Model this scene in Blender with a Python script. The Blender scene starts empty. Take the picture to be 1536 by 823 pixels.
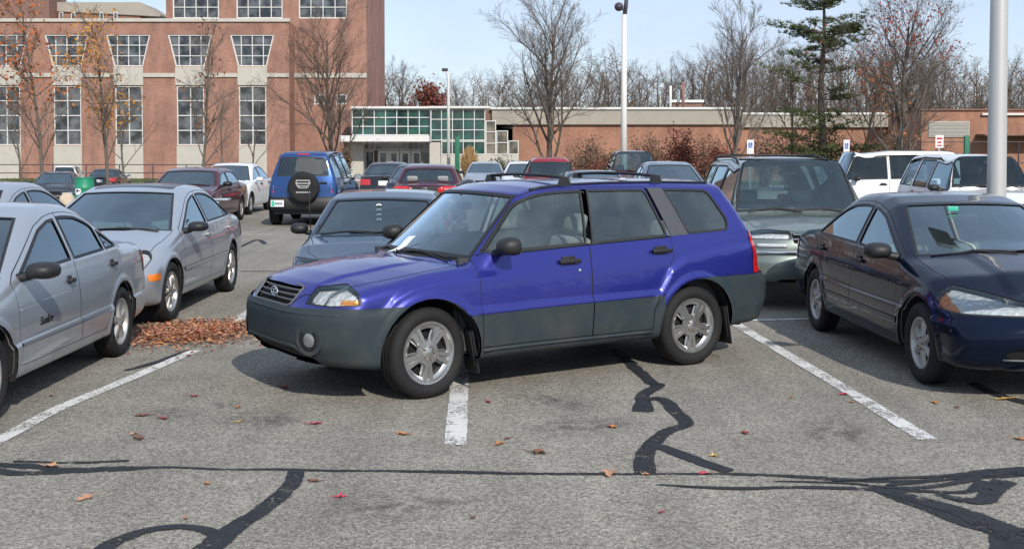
import bpy, bmesh, math, random
import numpy as np
from mathutils import Vector, Matrix, Quaternion
R = math.radians
SC = bpy.context.scene
COL = SC.collection
random.seed(7)

# ---------------------------------------------------------------- camera, sky, sun, exposure
cam_d = bpy.data.cameras.new('camera')
cam = bpy.data.objects.new('camera', cam_d)
COL.objects.link(cam)
cam.location = (0, 0, 1.80)
cam.rotation_euler = (R(90 - 2.1), 0, 0)
cam_d.sensor_width = 36.0
cam_d.lens = 1780 / 1536 * 36.0
cam_d.shift_y = -(411.5 - (226 + 1780 * math.tan(R(2.1)))) / 1536
cam_d.clip_start = 0.1
cam_d.clip_end = 3000
SC.camera = cam

SUN_AZ, SUN_EL = R(159), R(35)          # azimuth measured from +Y towards +X
world = bpy.data.worlds.new('World')
SC.world = world
world.use_nodes = True
wn, wl = world.node_tree.nodes, world.node_tree.links
bg = wn['Background']
sky = wn.new('ShaderNodeTexSky')
sky.sky_type = 'NISHITA'
sky.sun_disc = False
sky.sun_elevation = SUN_EL
sky.sun_rotation = SUN_AZ
sky.air_density = 1.0
sky.dust_density = 0.4
sky.ozone_density = 1.2
tc = wn.new('ShaderNodeTexCoord')
mp = wn.new('ShaderNodeMapping')
mp.inputs['Scale'].default_value = (1.0, 1.6, 4.0)
mp.inputs['Rotation'].default_value = (0.1, 0.25, 0.3)
nz = wn.new('ShaderNodeTexNoise')
nz.inputs['Scale'].default_value = 2.3
nz.inputs['Detail'].default_value = 9
nz.inputs['Roughness'].default_value = 0.58
nz.inputs['Distortion'].default_value = 0.3
cr = wn.new('ShaderNodeMapRange')
cr.inputs['From Min'].default_value = 0.36
cr.inputs['From Max'].default_value = 0.72
cr.inputs['To Min'].default_value = 0.62
cr.inputs['To Max'].default_value = 0.95
mx = wn.new('ShaderNodeMix')
mx.data_type = 'RGBA'
mx.inputs['B'].default_value = (3.85, 4.6, 5.85, 1)      # thin bright cirrus, in the units of the sky texture
wl.new(tc.outputs['Generated'], mp.inputs['Vector'])
wl.new(mp.outputs['Vector'], nz.inputs['Vector'])
wl.new(nz.outputs['Fac'], cr.inputs['Value'])
wl.new(cr.outputs['Result'], mx.inputs['Factor'])
wl.new(sky.outputs['Color'], mx.inputs['A'])
wl.new(mx.outputs['Result'], bg.inputs['Color'])
bg.inputs['Strength'].default_value = 0.128

sun_d = bpy.data.lights.new('sun', 'SUN')
sun_d.energy = 3.45
sun_d.angle = R(0.53)
sun_d.color = (1.0, 0.93, 0.83)
sun = bpy.data.objects.new('sun', sun_d)
COL.objects.link(sun)
TO_SUN = Vector((math.sin(SUN_AZ) * math.cos(SUN_EL), math.cos(SUN_AZ) * math.cos(SUN_EL), math.sin(SUN_EL)))
sun.rotation_euler = (-TO_SUN).to_track_quat('-Z', 'Y').to_euler()
sun.location = TO_SUN * 60

SC.view_settings.view_transform = 'Standard'
SC.view_settings.look = 'None'
SC.view_settings.exposure = 0.35
SC.view_settings.gamma = 1.0
SC.view_settings.use_curve_mapping = False
try:
    SC.cycles.max_bounces = 8
    SC.cycles.transparent_max_bounces = 24
    SC.cycles.caustics_reflective = False
    SC.cycles.caustics_refractive = False
    SC.cycles.sample_clamp_indirect = 6.0
except Exception:
    pass

# ---------------------------------------------------------------- materials
MATS = {}

def M_(name):
    return MATS[name]

def new_mat(name):
    m = bpy.data.materials.new(name)
    m.use_nodes = True
    nt = m.node_tree
    return m, nt, nt.nodes['Principled BSDF'], nt.nodes['Material Output']

def node(nt, typ, **kw):
    n = nt.nodes.new(typ)
    for k, v in kw.items():
        if k in n.inputs.keys():
            n.inputs[k].default_value = v
        else:
            setattr(n, k, v)
    return n

def c4(c):
    return (c[0], c[1], c[2], 1.0)

def simple(name, color, rough=0.5, metal=0.0, var=0.12, scale=12.0, bump=0.0, coat=0.0, spec=0.5, bscale=None):
    """a plain material whose colour varies a little with a noise"""
    if name in MATS:
        return MATS[name]
    m, nt, b, out = new_mat(name)
    tcn = node(nt, 'ShaderNodeTexCoord')
    n = node(nt, 'ShaderNodeTexNoise', Scale=scale, Detail=5.0, Roughness=0.6)
    nt.links.new(tcn.outputs['Object'], n.inputs['Vector'])
    mr = node(nt, 'ShaderNodeMix', data_type='RGBA')
    mr.inputs['A'].default_value = c4([max(0, v * (1 - var)) for v in color])
    mr.inputs['B'].default_value = c4([min(1, v * (1 + var)) for v in color])
    nt.links.new(n.outputs['Fac'], mr.inputs['Factor'])
    nt.links.new(mr.outputs['Result'], b.inputs['Base Color'])
    b.inputs['Roughness'].default_value = rough
    b.inputs['Metallic'].default_value = metal
    b.inputs['Coat Weight'].default_value = coat
    b.inputs['Specular IOR Level'].default_value = spec
    if bump:
        bn = node(nt, 'ShaderNodeBump', Strength=bump, Distance=0.01)
        n2 = node(nt, 'ShaderNodeTexNoise', Scale=bscale or scale * 6, Detail=4.0)
        nt.links.new(tcn.outputs['Object'], n2.inputs['Vector'])
        nt.links.new(n2.outputs['Fac'], bn.inputs['Height'])
        nt.links.new(bn.outputs['Normal'], b.inputs['Normal'])
    MATS[name] = m
    return m

def car_paint(name, color, metal=0.35, rough=0.32, dirt=0.25, dirt_col=(0.16, 0.14, 0.12), spec=0.12, coat_ior=1.40):
    if name in MATS:
        return MATS[name]
    m, nt, b, out = new_mat(name)
    tcn = node(nt, 'ShaderNodeTexCoord')
    fl = node(nt, 'ShaderNodeTexNoise', Scale=900.0, Detail=1.0)
    nt.links.new(tcn.outputs['Object'], fl.inputs['Vector'])
    mr = node(nt, 'ShaderNodeMix', data_type='RGBA')
    mr.inputs['A'].default_value = c4([v * 0.78 for v in color])
    mr.inputs['B'].default_value = c4([min(1, v * 1.22) for v in color])
    nt.links.new(fl.outputs['Fac'], mr.inputs['Factor'])
    # road dust: more of it low on the body, in uneven patches
    sx = node(nt, 'ShaderNodeSeparateXYZ')
    nt.links.new(tcn.outputs['Object'], sx.inputs['Vector'])
    zr = node(nt, 'ShaderNodeMapRange')
    zr.inputs['From Min'].default_value = 0.85
    zr.inputs['From Max'].default_value = 0.2
    nt.links.new(sx.outputs['Z'], zr.inputs['Value'])
    dn = node(nt, 'ShaderNodeTexNoise', Scale=5.0, Detail=8.0, Roughness=0.65)
    nt.links.new(tcn.outputs['Object'], dn.inputs['Vector'])
    dr = node(nt, 'ShaderNodeMapRange')
    dr.inputs['From Min'].default_value = 0.35
    dr.inputs['From Max'].default_value = 0.75
    nt.links.new(dn.outputs['Fac'], dr.inputs['Value'])
    mu = node(nt, 'ShaderNodeMath', operation='MULTIPLY')
    nt.links.new(zr.outputs['Result'], mu.inputs[0])
    nt.links.new(dr.outputs['Result'], mu.inputs[1])
    m2 = node(nt, 'ShaderNodeMath', operation='MULTIPLY')
    m2.inputs[1].default_value = dirt * 2
    nt.links.new(mu.outputs[0], m2.inputs[0])
    m3 = node(nt, 'ShaderNodeMath', operation='MULTIPLY_ADD')
    nt.links.new(dr.outputs['Result'], m3.inputs[0])
    m3.inputs[1].default_value = dirt * 0.16
    nt.links.new(m2.outputs[0], m3.inputs[2])
    m3.use_clamp = True
    md = node(nt, 'ShaderNodeMix', data_type='RGBA')
    md.inputs['B'].default_value = c4(dirt_col)
    nt.links.new(m3.outputs[0], md.inputs['Factor'])
    nt.links.new(mr.outputs['Result'], md.inputs['A'])
    nt.links.new(md.outputs['Result'], b.inputs['Base Color'])
    rm = node(nt, 'ShaderNodeMapRange')
    rm.inputs['To Min'].default_value = rough
    rm.inputs['To Max'].default_value = 0.75
    nt.links.new(m3.outputs[0], rm.inputs['Value'])
    nt.links.new(rm.outputs['Result'], b.inputs['Roughness'])
    b.inputs['Metallic'].default_value = metal
    b.inputs['Specular IOR Level'].default_value = spec
    b.inputs['Coat IOR'].default_value = coat_ior
    cw = node(nt, 'ShaderNodeMapRange')
    cw.inputs['To Min'].default_value = 1.0
    cw.inputs['To Max'].default_value = 0.1
    nt.links.new(m3.outputs[0], cw.inputs['Value'])
    nt.links.new(cw.outputs['Result'], b.inputs['Coat Weight'])
    b.inputs['Coat Roughness'].default_value = 0.035
    bn = node(nt, 'ShaderNodeBump', Strength=0.05, Distance=0.02)
    on = node(nt, 'ShaderNodeTexNoise', Scale=7.0, Detail=2.0)
    nt.links.new(tcn.outputs['Object'], on.inputs['Vector'])
    nt.links.new(on.outputs['Fac'], bn.inputs['Height'])
    nt.links.new(bn.outputs['Normal'], b.inputs['Coat Normal'])
    MATS[name] = m
    return m

def glass(name, tint=(0.55, 0.70, 0.70), refl=1.0, ior=1.5, dust_haze=0.035):
    """thin sheet: tinted see-through plus a mirror reflection by angle"""
    if name in MATS:
        return MATS[name]
    m, nt, b, out = new_mat(name)
    nt.nodes.remove(b)
    tr = node(nt, 'ShaderNodeBsdfTransparent', Color=c4(tint))
    gl = node(nt, 'ShaderNodeBsdfGlossy', Roughness=0.015)
    gl.inputs['Color'].default_value = (0.74, 0.90, 1.0, 1)
    df = node(nt, 'ShaderNodeBsdfDiffuse')
    df.inputs['Color'].default_value = (0.40, 0.49, 0.49, 1)  # dusty teal film, also painted in for haze and reflection on the glass
    fr = node(nt, 'ShaderNodeFresnel', IOR=ior)
    mu = node(nt, 'ShaderNodeMath', operation='MULTIPLY_ADD')
    mu.inputs[1].default_value = 1.15 * refl
    mu.inputs[2].default_value = 0.005
    mu.use_clamp = True
    nt.links.new(fr.outputs[0], mu.inputs[0])
    tcn = node(nt, 'ShaderNodeTexCoord')
    dn = node(nt, 'ShaderNodeTexNoise', Scale=3.0, Detail=6.0)
    nt.links.new(tcn.outputs['Object'], dn.inputs['Vector'])
    dr = node(nt, 'ShaderNodeMapRange')
    dr.inputs['From Min'].default_value = 0.4
    dr.inputs['From Max'].default_value = 0.8
    dr.inputs['To Max'].default_value = dust_haze
    dr.inputs['To Min'].default_value = dust_haze * .35
    nt.links.new(dn.outputs['Fac'], dr.inputs['Value'])
    md = node(nt, 'ShaderNodeMixShader')
    nt.links.new(dr.outputs['Result'], md.inputs[0])
    nt.links.new(tr.outputs[0], md.inputs[1])
    nt.links.new(df.outputs[0], md.inputs[2])
    mix = node(nt, 'ShaderNodeMixShader')
    nt.links.new(mu.outputs[0], mix.inputs[0])
    nt.links.new(md.outputs[0], mix.inputs[1])
    nt.links.new(gl.outputs[0], mix.inputs[2])
    nt.links.new(mix.outputs[0], out.inputs['Surface'])
    MATS[name] = m
    return m

def brick_mat(name, c1, c2, mortar, bw=0.22, bh=0.075, scale=1.0, big=0.36):
    if name in MATS:
        return MATS[name]
    m, nt, b, out = new_mat(name)
    tcn = node(nt, 'ShaderNodeTexCoord')
    sx = node(nt, 'ShaderNodeSeparateXYZ')
    nt.links.new(tcn.outputs['Object'], sx.inputs[0])
    ad = node(nt, 'ShaderNodeMath', operation='ADD')
    nt.links.new(sx.outputs['X'], ad.inputs[0])
    nt.links.new(sx.outputs['Y'], ad.inputs[1])
    cx = node(nt, 'ShaderNodeCombineXYZ')
    nt.links.new(ad.outputs[0], cx.inputs['X'])
    nt.links.new(sx.outputs['Z'], cx.inputs['Y'])
    bt = node(nt, 'ShaderNodeTexBrick', Scale=1.0)
    bt.inputs['Color1'].default_value = c4(c1)
    bt.inputs['Color2'].default_value = c4(c2)
    bt.inputs['Mortar'].default_value = c4(mortar)
    bt.inputs['Brick Width'].default_value = bw * scale
    bt.inputs['Row Height'].default_value = bh * scale
    bt.inputs['Mortar Size'].default_value = 0.010 * scale
    nt.links.new(cx.outputs[0], bt.inputs['Vector'])
    mpb = node(nt, 'ShaderNodeMapping')
    mpb.inputs['Scale'].default_value = (1, 1, .45)
    nt.links.new(tcn.outputs['Object'], mpb.inputs['Vector'])
    n = node(nt, 'ShaderNodeTexNoise', Scale=0.8, Detail=10.0, Roughness=0.72)
    nt.links.new(mpb.outputs[0], n.inputs['Vector'])
    hv = node(nt, 'ShaderNodeMapRange')
    hv.inputs['From Min'].default_value = 0.3
    hv.inputs['From Max'].default_value = 0.7
    hv.inputs['To Min'].default_value = 1 - big
    hv.inputs['To Max'].default_value = 1 + big
    nt.links.new(n.outputs['Fac'], hv.inputs['Value'])
    mm = node(nt, 'ShaderNodeVectorMath', operation='SCALE')
    nt.links.new(bt.outputs['Color'], mm.inputs[0])
    nt.links.new(hv.outputs['Result'], mm.inputs['Scale'])
    nt.links.new(mm.outputs[0], b.inputs['Base Color'])
    b.inputs['Roughness'].default_value = 0.85
    MATS[name] = m
    return m

# ---------------------------------------------------------------- object helpers
def tag(o, label=None, cat=None, group=None, kind=None):
    if label:
        o['label'] = label
    if cat:
        o['category'] = cat
    if group:
        o['group'] = group
    if kind:
        o['kind'] = kind
    return o

def empty(name, loc=(0, 0, 0), rz=0.0, label=None, cat=None, group=None):
    o = bpy.data.objects.new(name, None)
    o.empty_display_size = 0.2
    COL.objects.link(o)
    o.location = loc
    o.rotation_euler = (0, 0, rz)
    return tag(o, label, cat, group)

def link_mesh(name, me, mats, parent=None, loc=None):
    o = bpy.data.objects.new(name, me)
    COL.objects.link(o)
    for m in (mats if isinstance(mats, (list, tuple)) else [mats]):
        me.materials.append(m)
    if parent:
        o.parent = parent
    if loc:
        o.location = loc
    return o

def copy_tree(o, parent=None):
    c = o.copy()
    COL.objects.link(c)
    c.parent = parent
    for ch in list(o.children):
        copy_tree(ch, c)
    return c

class MB:
    """collects shapes into one mesh"""
    def __init__(s):
        s.v, s.f, s.m, s.sm = [], [], [], []
        s.cur = 0
        s.smooth = False
    def add(s, vs, fs, M=None):
        o = len(s.v)
        for p in vs:
            p = Vector(p)
            if M is not None:
                p = M @ p
            s.v.append(tuple(p))
        for f in fs:
            s.f.append(tuple(i + o for i in f))
            s.m.append(s.cur)
            s.sm.append(s.smooth)
    def box(s, c, d, M=None, bev=0.0):
        x, y, z = d[0] / 2, d[1] / 2, d[2] / 2
        if bev <= 0:
            vs = [(c[0] + a * x, c[1] + b * y, c[2] + e * z) for a in (-1, 1) for b in (-1, 1) for e in (-1, 1)]
            fs = [(0, 1, 3, 2), (4, 6, 7, 5), (0, 4, 5, 1), (2, 3, 7, 6), (0, 2, 6, 4), (1, 5, 7, 3)]
            s.add(vs, fs, M)
            return
        bm = bmesh.new()
        bmesh.ops.create_cube(bm, size=1)
        bmesh.ops.scale(bm, vec=d, verts=bm.verts)
        bmesh.ops.bevel(bm, geom=bm.edges[:], offset=min(bev, x * .95, y * .95, z * .95), segments=3, profile=0.5, affect='EDGES')
        bmesh.ops.translate(bm, vec=c, verts=bm.verts)
        s.add_bm(bm, M)
    def add_bm(s, bm, M=None):
        bm.verts.index_update()
        s.add([v.co.copy() for v in bm.verts], [[v.index for v in f.verts] for f in bm.faces], M)
        bm.free()
    def tube(s, pts, rad, n=8, cap=True, M=None):
        pts = [Vector(p) for p in pts]
        rs = rad if isinstance(rad, (list, tuple)) else [rad] * len(pts)
        vs, fs = [], []
        ref = None
        for i, p in enumerate(pts):
            if i == 0:
                t = pts[1] - p
            elif i == len(pts) - 1:
                t = p - pts[i - 1]
            else:
                t = (pts[i + 1] - pts[i - 1])
            t = t.normalized() if t.length > 1e-9 else Vector((0, 0, 1))
            if ref is None:
                ref = Vector((0, 0, 1)) if abs(t.z) < 0.9 else Vector((1, 0, 0))
            a = t.cross(ref).normalized()
            b = t.cross(a).normalized()
            ref = -b if False else ref
            for k in range(n):
                th = 2 * math.pi * k / n
                vs.append(p + (a * math.cos(th) + b * math.sin(th)) * rs[i])
        for i in range(len(pts) - 1):
            for k in range(n):
                k2 = (k + 1) % n
                fs.append((i * n + k, i * n + k2, (i + 1) * n + k2, (i + 1) * n + k))
        if cap:
            fs.append(tuple(range(n - 1, -1, -1)))
            o = (len(pts) - 1) * n
            fs.append(tuple(o + k for k in range(n)))
        s.add(vs, fs, M)
    def lathe(s, prof, n=40, M=None, closed=False):
        """profile of (axial, radius), turned about local Y"""
        vs, fs = [], []
        m = len(prof)
        for k in range(n):
            th = 2 * math.pi * k / n
            for (a, r) in prof:
                vs.append((r * math.cos(th), a, r * math.sin(th)))
        rng = range(m) if closed else range(m - 1)
        for k in range(n):
            k2 = (k + 1) % n
            for i in rng:
                j = (i + 1) % m
                fs.append((k * m + i, k * m + j, k2 * m + j, k2 * m + i))
        s.add(vs, fs, M)
    def prism(s, poly, h0, h1, axis='z', M=None):
        """polygon extruded between two heights on an axis"""
        n = len(poly)
        def P(a, b, h):
            return {'z': (a, b, h), 'y': (a, h, b), 'x': (h, a, b)}[axis]
        vs = [P(a, b, h0) for a, b in poly] + [P(a, b, h1) for a, b in poly]
        fs = [tuple(range(n - 1, -1, -1)), tuple(range(n, 2 * n))]
        for i in range(n):
            j = (i + 1) % n
            fs.append((i, j, n + j, n + i))
        s.add(vs, fs, M)
    def mesh(s, name):
        me = bpy.data.meshes.new(name)
        me.from_pydata(s.v, [], s.f)
        if any(s.m):
            me.polygons.foreach_set('material_index', s.m)
        me.polygons.foreach_set('use_smooth', s.sm)
        bm = bmesh.new()
        bm.from_mesh(me)
        bmesh.ops.recalc_face_normals(bm, faces=bm.faces)
        bm.to_mesh(me)
        bm.free()
        return me
    def build(s, name, mats, parent=None, sharp=None):
        me = s.mesh(name)
        if sharp is not None:
            me.polygons.foreach_set('use_smooth', [True] * len(me.polygons))
            me.set_sharp_from_angle(angle=R(sharp))
        return link_mesh(name, me, mats, parent)

def sstep(x, a, b):
    t = np.clip((x - a) / (b - a), 0, 1)
    return t * t * (3 - 2 * t)

def gz(x, y):
    """ground height: the lot falls away gently at its far end"""
    t = min(1, max(0, (y - 44) / 28.0))
    u = min(1, max(0, (y - 39) / 8.0)) ; w = min(1, max(0, (-8 - x) / 5.0))
    return -max(0.65 * t * t * (3 - 2 * t), 0.45 * u * u * (3 - 2 * u) * w * w * (3 - 2 * w))

def in_poly(p, poly):
    x, y = p
    c = False
    n = len(poly)
    j = n - 1
    for i in range(n):
        xi, yi = poly[i]
        xj, yj = poly[j]
        if (yi > y) != (yj > y) and x < (xj - xi) * (y - yi) / (yj - yi) + xi:
            c = not c
        j = i
    return c

def inset(poly, d):
    """move a polygon's outline inwards by d"""
    n = len(poly)
    A = sum(poly[i][0] * poly[(i + 1) % n][1] - poly[(i + 1) % n][0] * poly[i][1] for i in range(n))
    sg = 1 if A > 0 else -1
    out = []
    for i in range(n):
        p0, p1, p2 = Vector(poly[i - 1]), Vector(poly[i]), Vector(poly[(i + 1) % n])
        a = (p1 - p0).normalized()
        b = (p2 - p1).normalized()
        na = Vector((-a.y, a.x)) * sg
        nb = Vector((-b.y, b.x)) * sg
        m = na + nb
        l = max(0.25, m.dot(na))
        q = p1 + m * (d / l)
        out.append((q.x, q.y))
    return out

def roundp(poly, r, n=4):
    """round a polygon's corners; r may be a list, one per corner"""
    out = []
    k = len(poly)
    for i in range(k):
        ri = r[i] if isinstance(r, (list, tuple)) else r
        p0, p1, p2 = Vector(poly[i - 1]), Vector(poly[i]), Vector(poly[(i + 1) % k])
        if ri <= 0:
            out.append(tuple(p1))
            continue
        a, b = (p0 - p1), (p2 - p1)
        l = min(ri, a.length * .45, b.length * .45)
        s, e = p1 + a.normalized() * l, p1 + b.normalized() * l
        for t in range(n + 1):
            t /= n
            q = s * (1 - t) ** 2 + p1 * 2 * t * (1 - t) + e * t * t
            out.append((q.x, q.y))
    return out


# ---------------------------------------------------------------- the place
FPX, YH = 1780.0, 226.0
def at(px, py, Y):
    """world point at depth Y for a spot measured on the photograph"""
    p = R(2.1)
    cy = YH + FPX * math.tan(p)
    u, v = (px - 768) / FPX, (cy - py) / FPX
    d = Vector((u, math.cos(p) + v * math.sin(p), -math.sin(p) + v * math.cos(p)))
    t = Y / d.y
    return Vector((d.x * t, Y, 1.8 + d.z * t))
def AX_(px, Y):
    return at(px, 300, Y).x
def AZ_(py, Y):
    return at(768, py, Y).z

# ---- asphalt
def asphalt_material():
    m, nt, b, out = new_mat('asphalt')
    L = nt.links.new
    tcn = node(nt, 'ShaderNodeTexCoord')
    P = tcn.outputs['Object']
    def tex(kind, **kw):
        n = node(nt, kind, **kw)
        L(P, n.inputs['Vector'])
        return n
    def rng(src, a, b_, c, d):
        n = node(nt, 'ShaderNodeMapRange')
        n.inputs['From Min'].default_value = a; n.inputs['From Max'].default_value = b_
        n.inputs['To Min'].default_value = c; n.inputs['To Max'].default_value = d
        L(src, n.inputs['Value'])
        return n.outputs['Result']
    def mul(a, b_):
        n = node(nt, 'ShaderNodeMath', operation='MULTIPLY')
        L(a, n.inputs[0]); L(b_, n.inputs[1])
        return n.outputs[0]
    v1 = tex('ShaderNodeTexVoronoi', Scale=74.0)            # stones of about a centimetre
    v2 = tex('ShaderNodeTexVoronoi', Scale=190.0)
    s1 = node(nt, 'ShaderNodeSeparateColor'); L(v1.outputs['Color'], s1.inputs[0])
    s2 = node(nt, 'ShaderNodeSeparateColor'); L(v2.outputs['Color'], s2.inputs[0])
    g1 = rng(s1.outputs[0], 0, 1, .58, 1.42)
    g2 = rng(s2.outputs[1], 0, 1, .68, 1.32)
    big = rng(tex('ShaderNodeTexNoise', Scale=.22, Detail=6.0, Roughness=.6).outputs['Fac'], .3, .7, .87, 1.11)
    mid = rng(tex('ShaderNodeTexNoise', Scale=1.7, Detail=7.0, Roughness=.65).outputs['Fac'], .3, .75, 1.09, .84)
    # stretched streaks where cars roll
    mpn = node(nt, 'ShaderNodeMapping'); mpn.inputs['Scale'].default_value = (2.6, .28, 1)
    L(P, mpn.inputs['Vector'])
    st = node(nt, 'ShaderNodeTexNoise', Scale=1.0, Detail=5.0); L(mpn.outputs[0], st.inputs['Vector'])
    stk = rng(st.outputs['Fac'], .35, .7, 1.08, .86)
    # a few round drips of oil
    vo = tex('ShaderNodeTexVoronoi', Scale=.55)
    oil = rng(vo.outputs['Distance'], .03, .20, .74, 1.0)
    k = mul(mul(mul(g1, g2), mul(big, mid)), mul(stk, oil))
    cm = node(nt, 'ShaderNodeVectorMath', operation='SCALE')
    cmix = node(nt, 'ShaderNodeMix', data_type='RGBA')
    cmix.inputs['A'].default_value = (.256, .236, .196, 1)
    cmix.inputs['B'].default_value = (.232, .220, .192, 1)
    L(s2.outputs[2], cmix.inputs['Factor'])
    L(cmix.outputs['Result'], cm.inputs[0]); L(k, cm.inputs['Scale'])
    L(cm.outputs[0], b.inputs['Base Color'])
    b.inputs['Roughness'].default_value = .92
    b.inputs['Specular IOR Level'].default_value = .25
    bn = node(nt, 'ShaderNodeBump', Strength=.75, Distance=.006)
    L(g1, bn.inputs['Height']); L(bn.outputs[0], b.inputs['Normal'])
    MATS['asphalt'] = m
    return m

def worn(name, color, amount, scale, rough=.8, var=.2, spec=.3):
    """a thin coat on the asphalt, worn through in spots so the asphalt below shows"""
    m, nt, b, out = new_mat(name)
    L = nt.links.new
    tcn = node(nt, 'ShaderNodeTexCoord')
    n1 = node(nt, 'ShaderNodeTexNoise', Scale=scale, Detail=8.0, Roughness=.7); L(tcn.outputs['Object'], n1.inputs['Vector'])
    v1 = node(nt, 'ShaderNodeTexVoronoi', Scale=85.0); L(tcn.outputs['Object'], v1.inputs['Vector'])
    sc = node(nt, 'ShaderNodeSeparateColor'); L(v1.outputs['Color'], sc.inputs[0])
    ad = node(nt, 'ShaderNodeMath', operation='MULTIPLY_ADD'); L(sc.outputs[0], ad.inputs[0]); ad.inputs[1].default_value = .22; L(n1.outputs['Fac'], ad.inputs[2])
    mr = node(nt, 'ShaderNodeMapRange'); L(ad.outputs[0], mr.inputs['Value'])
    mr.inputs['From Min'].default_value = amount; mr.inputs['From Max'].default_value = amount + .07
    mr.inputs['To Min'].default_value = 1.0; mr.inputs['To Max'].default_value = .12
    cmn = node(nt, 'ShaderNodeMix', data_type='RGBA')
    cmn.inputs['A'].default_value = c4([v * (1 - var) for v in color]); cmn.inputs['B'].default_value = c4([min(1, v * (1 + var)) for v in color])
    n2 = node(nt, 'ShaderNodeTexNoise', Scale=9.0, Detail=6.0); L(tcn.outputs['Object'], n2.inputs['Vector'])
    L(n2.outputs['Fac'], cmn.inputs['Factor']); L(cmn.outputs['Result'], b.inputs['Base Color'])
    b.inputs['Roughness'].default_value = rough
    b.inputs['Specular IOR Level'].default_value = spec
    bn = node(nt, 'ShaderNodeBump', Strength=.5, Distance=.004); L(sc.outputs[1], bn.inputs['Height']); L(bn.outputs[0], b.inputs['Normal'])
    L(mr.outputs['Result'], b.inputs['Alpha'])
    MATS[name] = m
    return m

asphalt_material()
worn('line_paint', (.62, .62, .60), .64, 4.5, .8, .16)
worn('tar', (.026, .029, .034), .69, 6.0, .72, .45, .22)
simple('grass', (.060, .085, .022), .9, var=.45, scale=3, bump=.3)
simple('concrete', (.40, .385, .35), .85, var=.15, scale=3)
simple('white_coping', (.62, .62, .60), .6, var=.05, scale=2)
simple('fascia_concrete', (.32, .295, .25), .85, var=.16, scale=1.2)
simple('limestone', (.45, .425, .38), .85, var=.16, scale=1.6)
simple('white_frame', (.60, .60, .58), .5, var=.06)
brick_mat('red_brick', (.315, .128, .084), (.235, .092, .062), (.30, .24, .20))
brick_mat('orange_brick', (.33, .135, .075), (.26, .10, .06), (.30, .22, .17))
brick_mat('brown_brick', (.20, .085, .062), (.17, .075, .055), (.22, .18, .15))

def facade_glass(name, c1, c2, cell=1.2):
    m, nt, b, out = new_mat(name)
    L = nt.links.new
    tcn = node(nt, 'ShaderNodeTexCoord')
    v = node(nt, 'ShaderNodeTexNoise', Scale=cell, Detail=3.0); L(tcn.outputs['Object'], v.inputs['Vector'])
    mr = node(nt, 'ShaderNodeMapRange'); L(v.outputs['Fac'], mr.inputs['Value'])
    mr.inputs['From Min'].default_value = .38; mr.inputs['From Max'].default_value = .62
    mi = node(nt, 'ShaderNodeMix', data_type='RGBA')
    mi.inputs['A'].default_value = c4(c1); mi.inputs['B'].default_value = c4(c2)  # paler blotches in the base colour stand in for reflections
    L(mr.outputs['Result'], mi.inputs['Factor']); L(mi.outputs['Result'], b.inputs['Base Color'])
    b.inputs['Roughness'].default_value = .06
    b.inputs['Specular IOR Level'].default_value = .7
    MATS[name] = m
facade_glass('dark_pane', (.014, .018, .022), (.12, .13, .14), 1.1)
facade_glass('tan_pane', (.05, .05, .04), (.20, .17, .13), .9)  # tan base colour painted in for brick showing in clear glass
facade_glass('green_pane', (.006, .026, .025), (.022, .095, .078), .8)

def ground_sheet(name, mat, x0, x1, ys, dz, kind='structure', nx=6):
    m = MB()
    xs = [-500, -100, -40, -25, -16, -14.5, -13, -12, -11, -10, -9, -8, -4, 0, 20, 100, 500]
    nx = len(xs) - 1
    vs = [(x, y, gz(x, y) + dz) for y in ys for x in xs]
    w = nx + 1
    fs = [(j * w + i, j * w + i + 1, (j + 1) * w + i + 1, (j + 1) * w + i) for j in range(len(ys) - 1) for i in range(nx)]
    m.add(vs, fs)
    o = m.build(name, M_(mat))
    return tag(o, kind=kind)

YS = [-60, -20, 0, 20, 36, 38] + [39 + i for i in range(9)] + [48 + i * 2 for i in range(13)] + [80, 100, 160, 300, 700]
ground_sheet('ground', 'asphalt', -500, 500, YS, 0.0, nx=10)

def kerbed_bed(name, x0, x1, y0, y1):
    z = gz(0, y0)
    m = MB()
    m.box(((x0 + x1) / 2, (y0 + y1) / 2, z + .03), (x1 - x0, y1 - y0, .22), None, .03)
    tag(m.build(name + '_kerb', M_('concrete')), kind='structure')
    m = MB()
    m.box(((x0 + x1) / 2, (y0 + y1) / 2, z + .09), (x1 - x0 - .4, y1 - y0 - .4, .16))
    tag(m.build(name, M_('grass')), kind='structure')
kerbed_bed('lawn', -75, -13, 84, 97.2)
kerbed_bed('verge', 2, 80, 80, 90)
def clumps_grass(x0, x1, y0, y1, n, name):
    rn = random.Random(4)
    m = MB()
    for _ in range(n):
        x, y = rn.uniform(x0, x1), rn.uniform(y0, y1)
        z = gz(0, y0) + .16
        for k in range(3):
            a = rn.uniform(0, 6.28); h = rn.uniform(.06, .16)
            m.add([(x - .03 * math.cos(a), y - .03 * math.sin(a), z), (x + .03 * math.cos(a), y + .03 * math.sin(a), z), (x + rn.uniform(-.06, .06), y + rn.uniform(-.06, .06), z + h)], [(0, 1, 2)])
    tag(m.build(name, M_('grass')), 'short green lawn grass in front of the brick building', 'grass', kind='stuff')
clumps_grass(-74, -14, 84.4, 96.8, 2500, 'lawn_grass')

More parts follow.
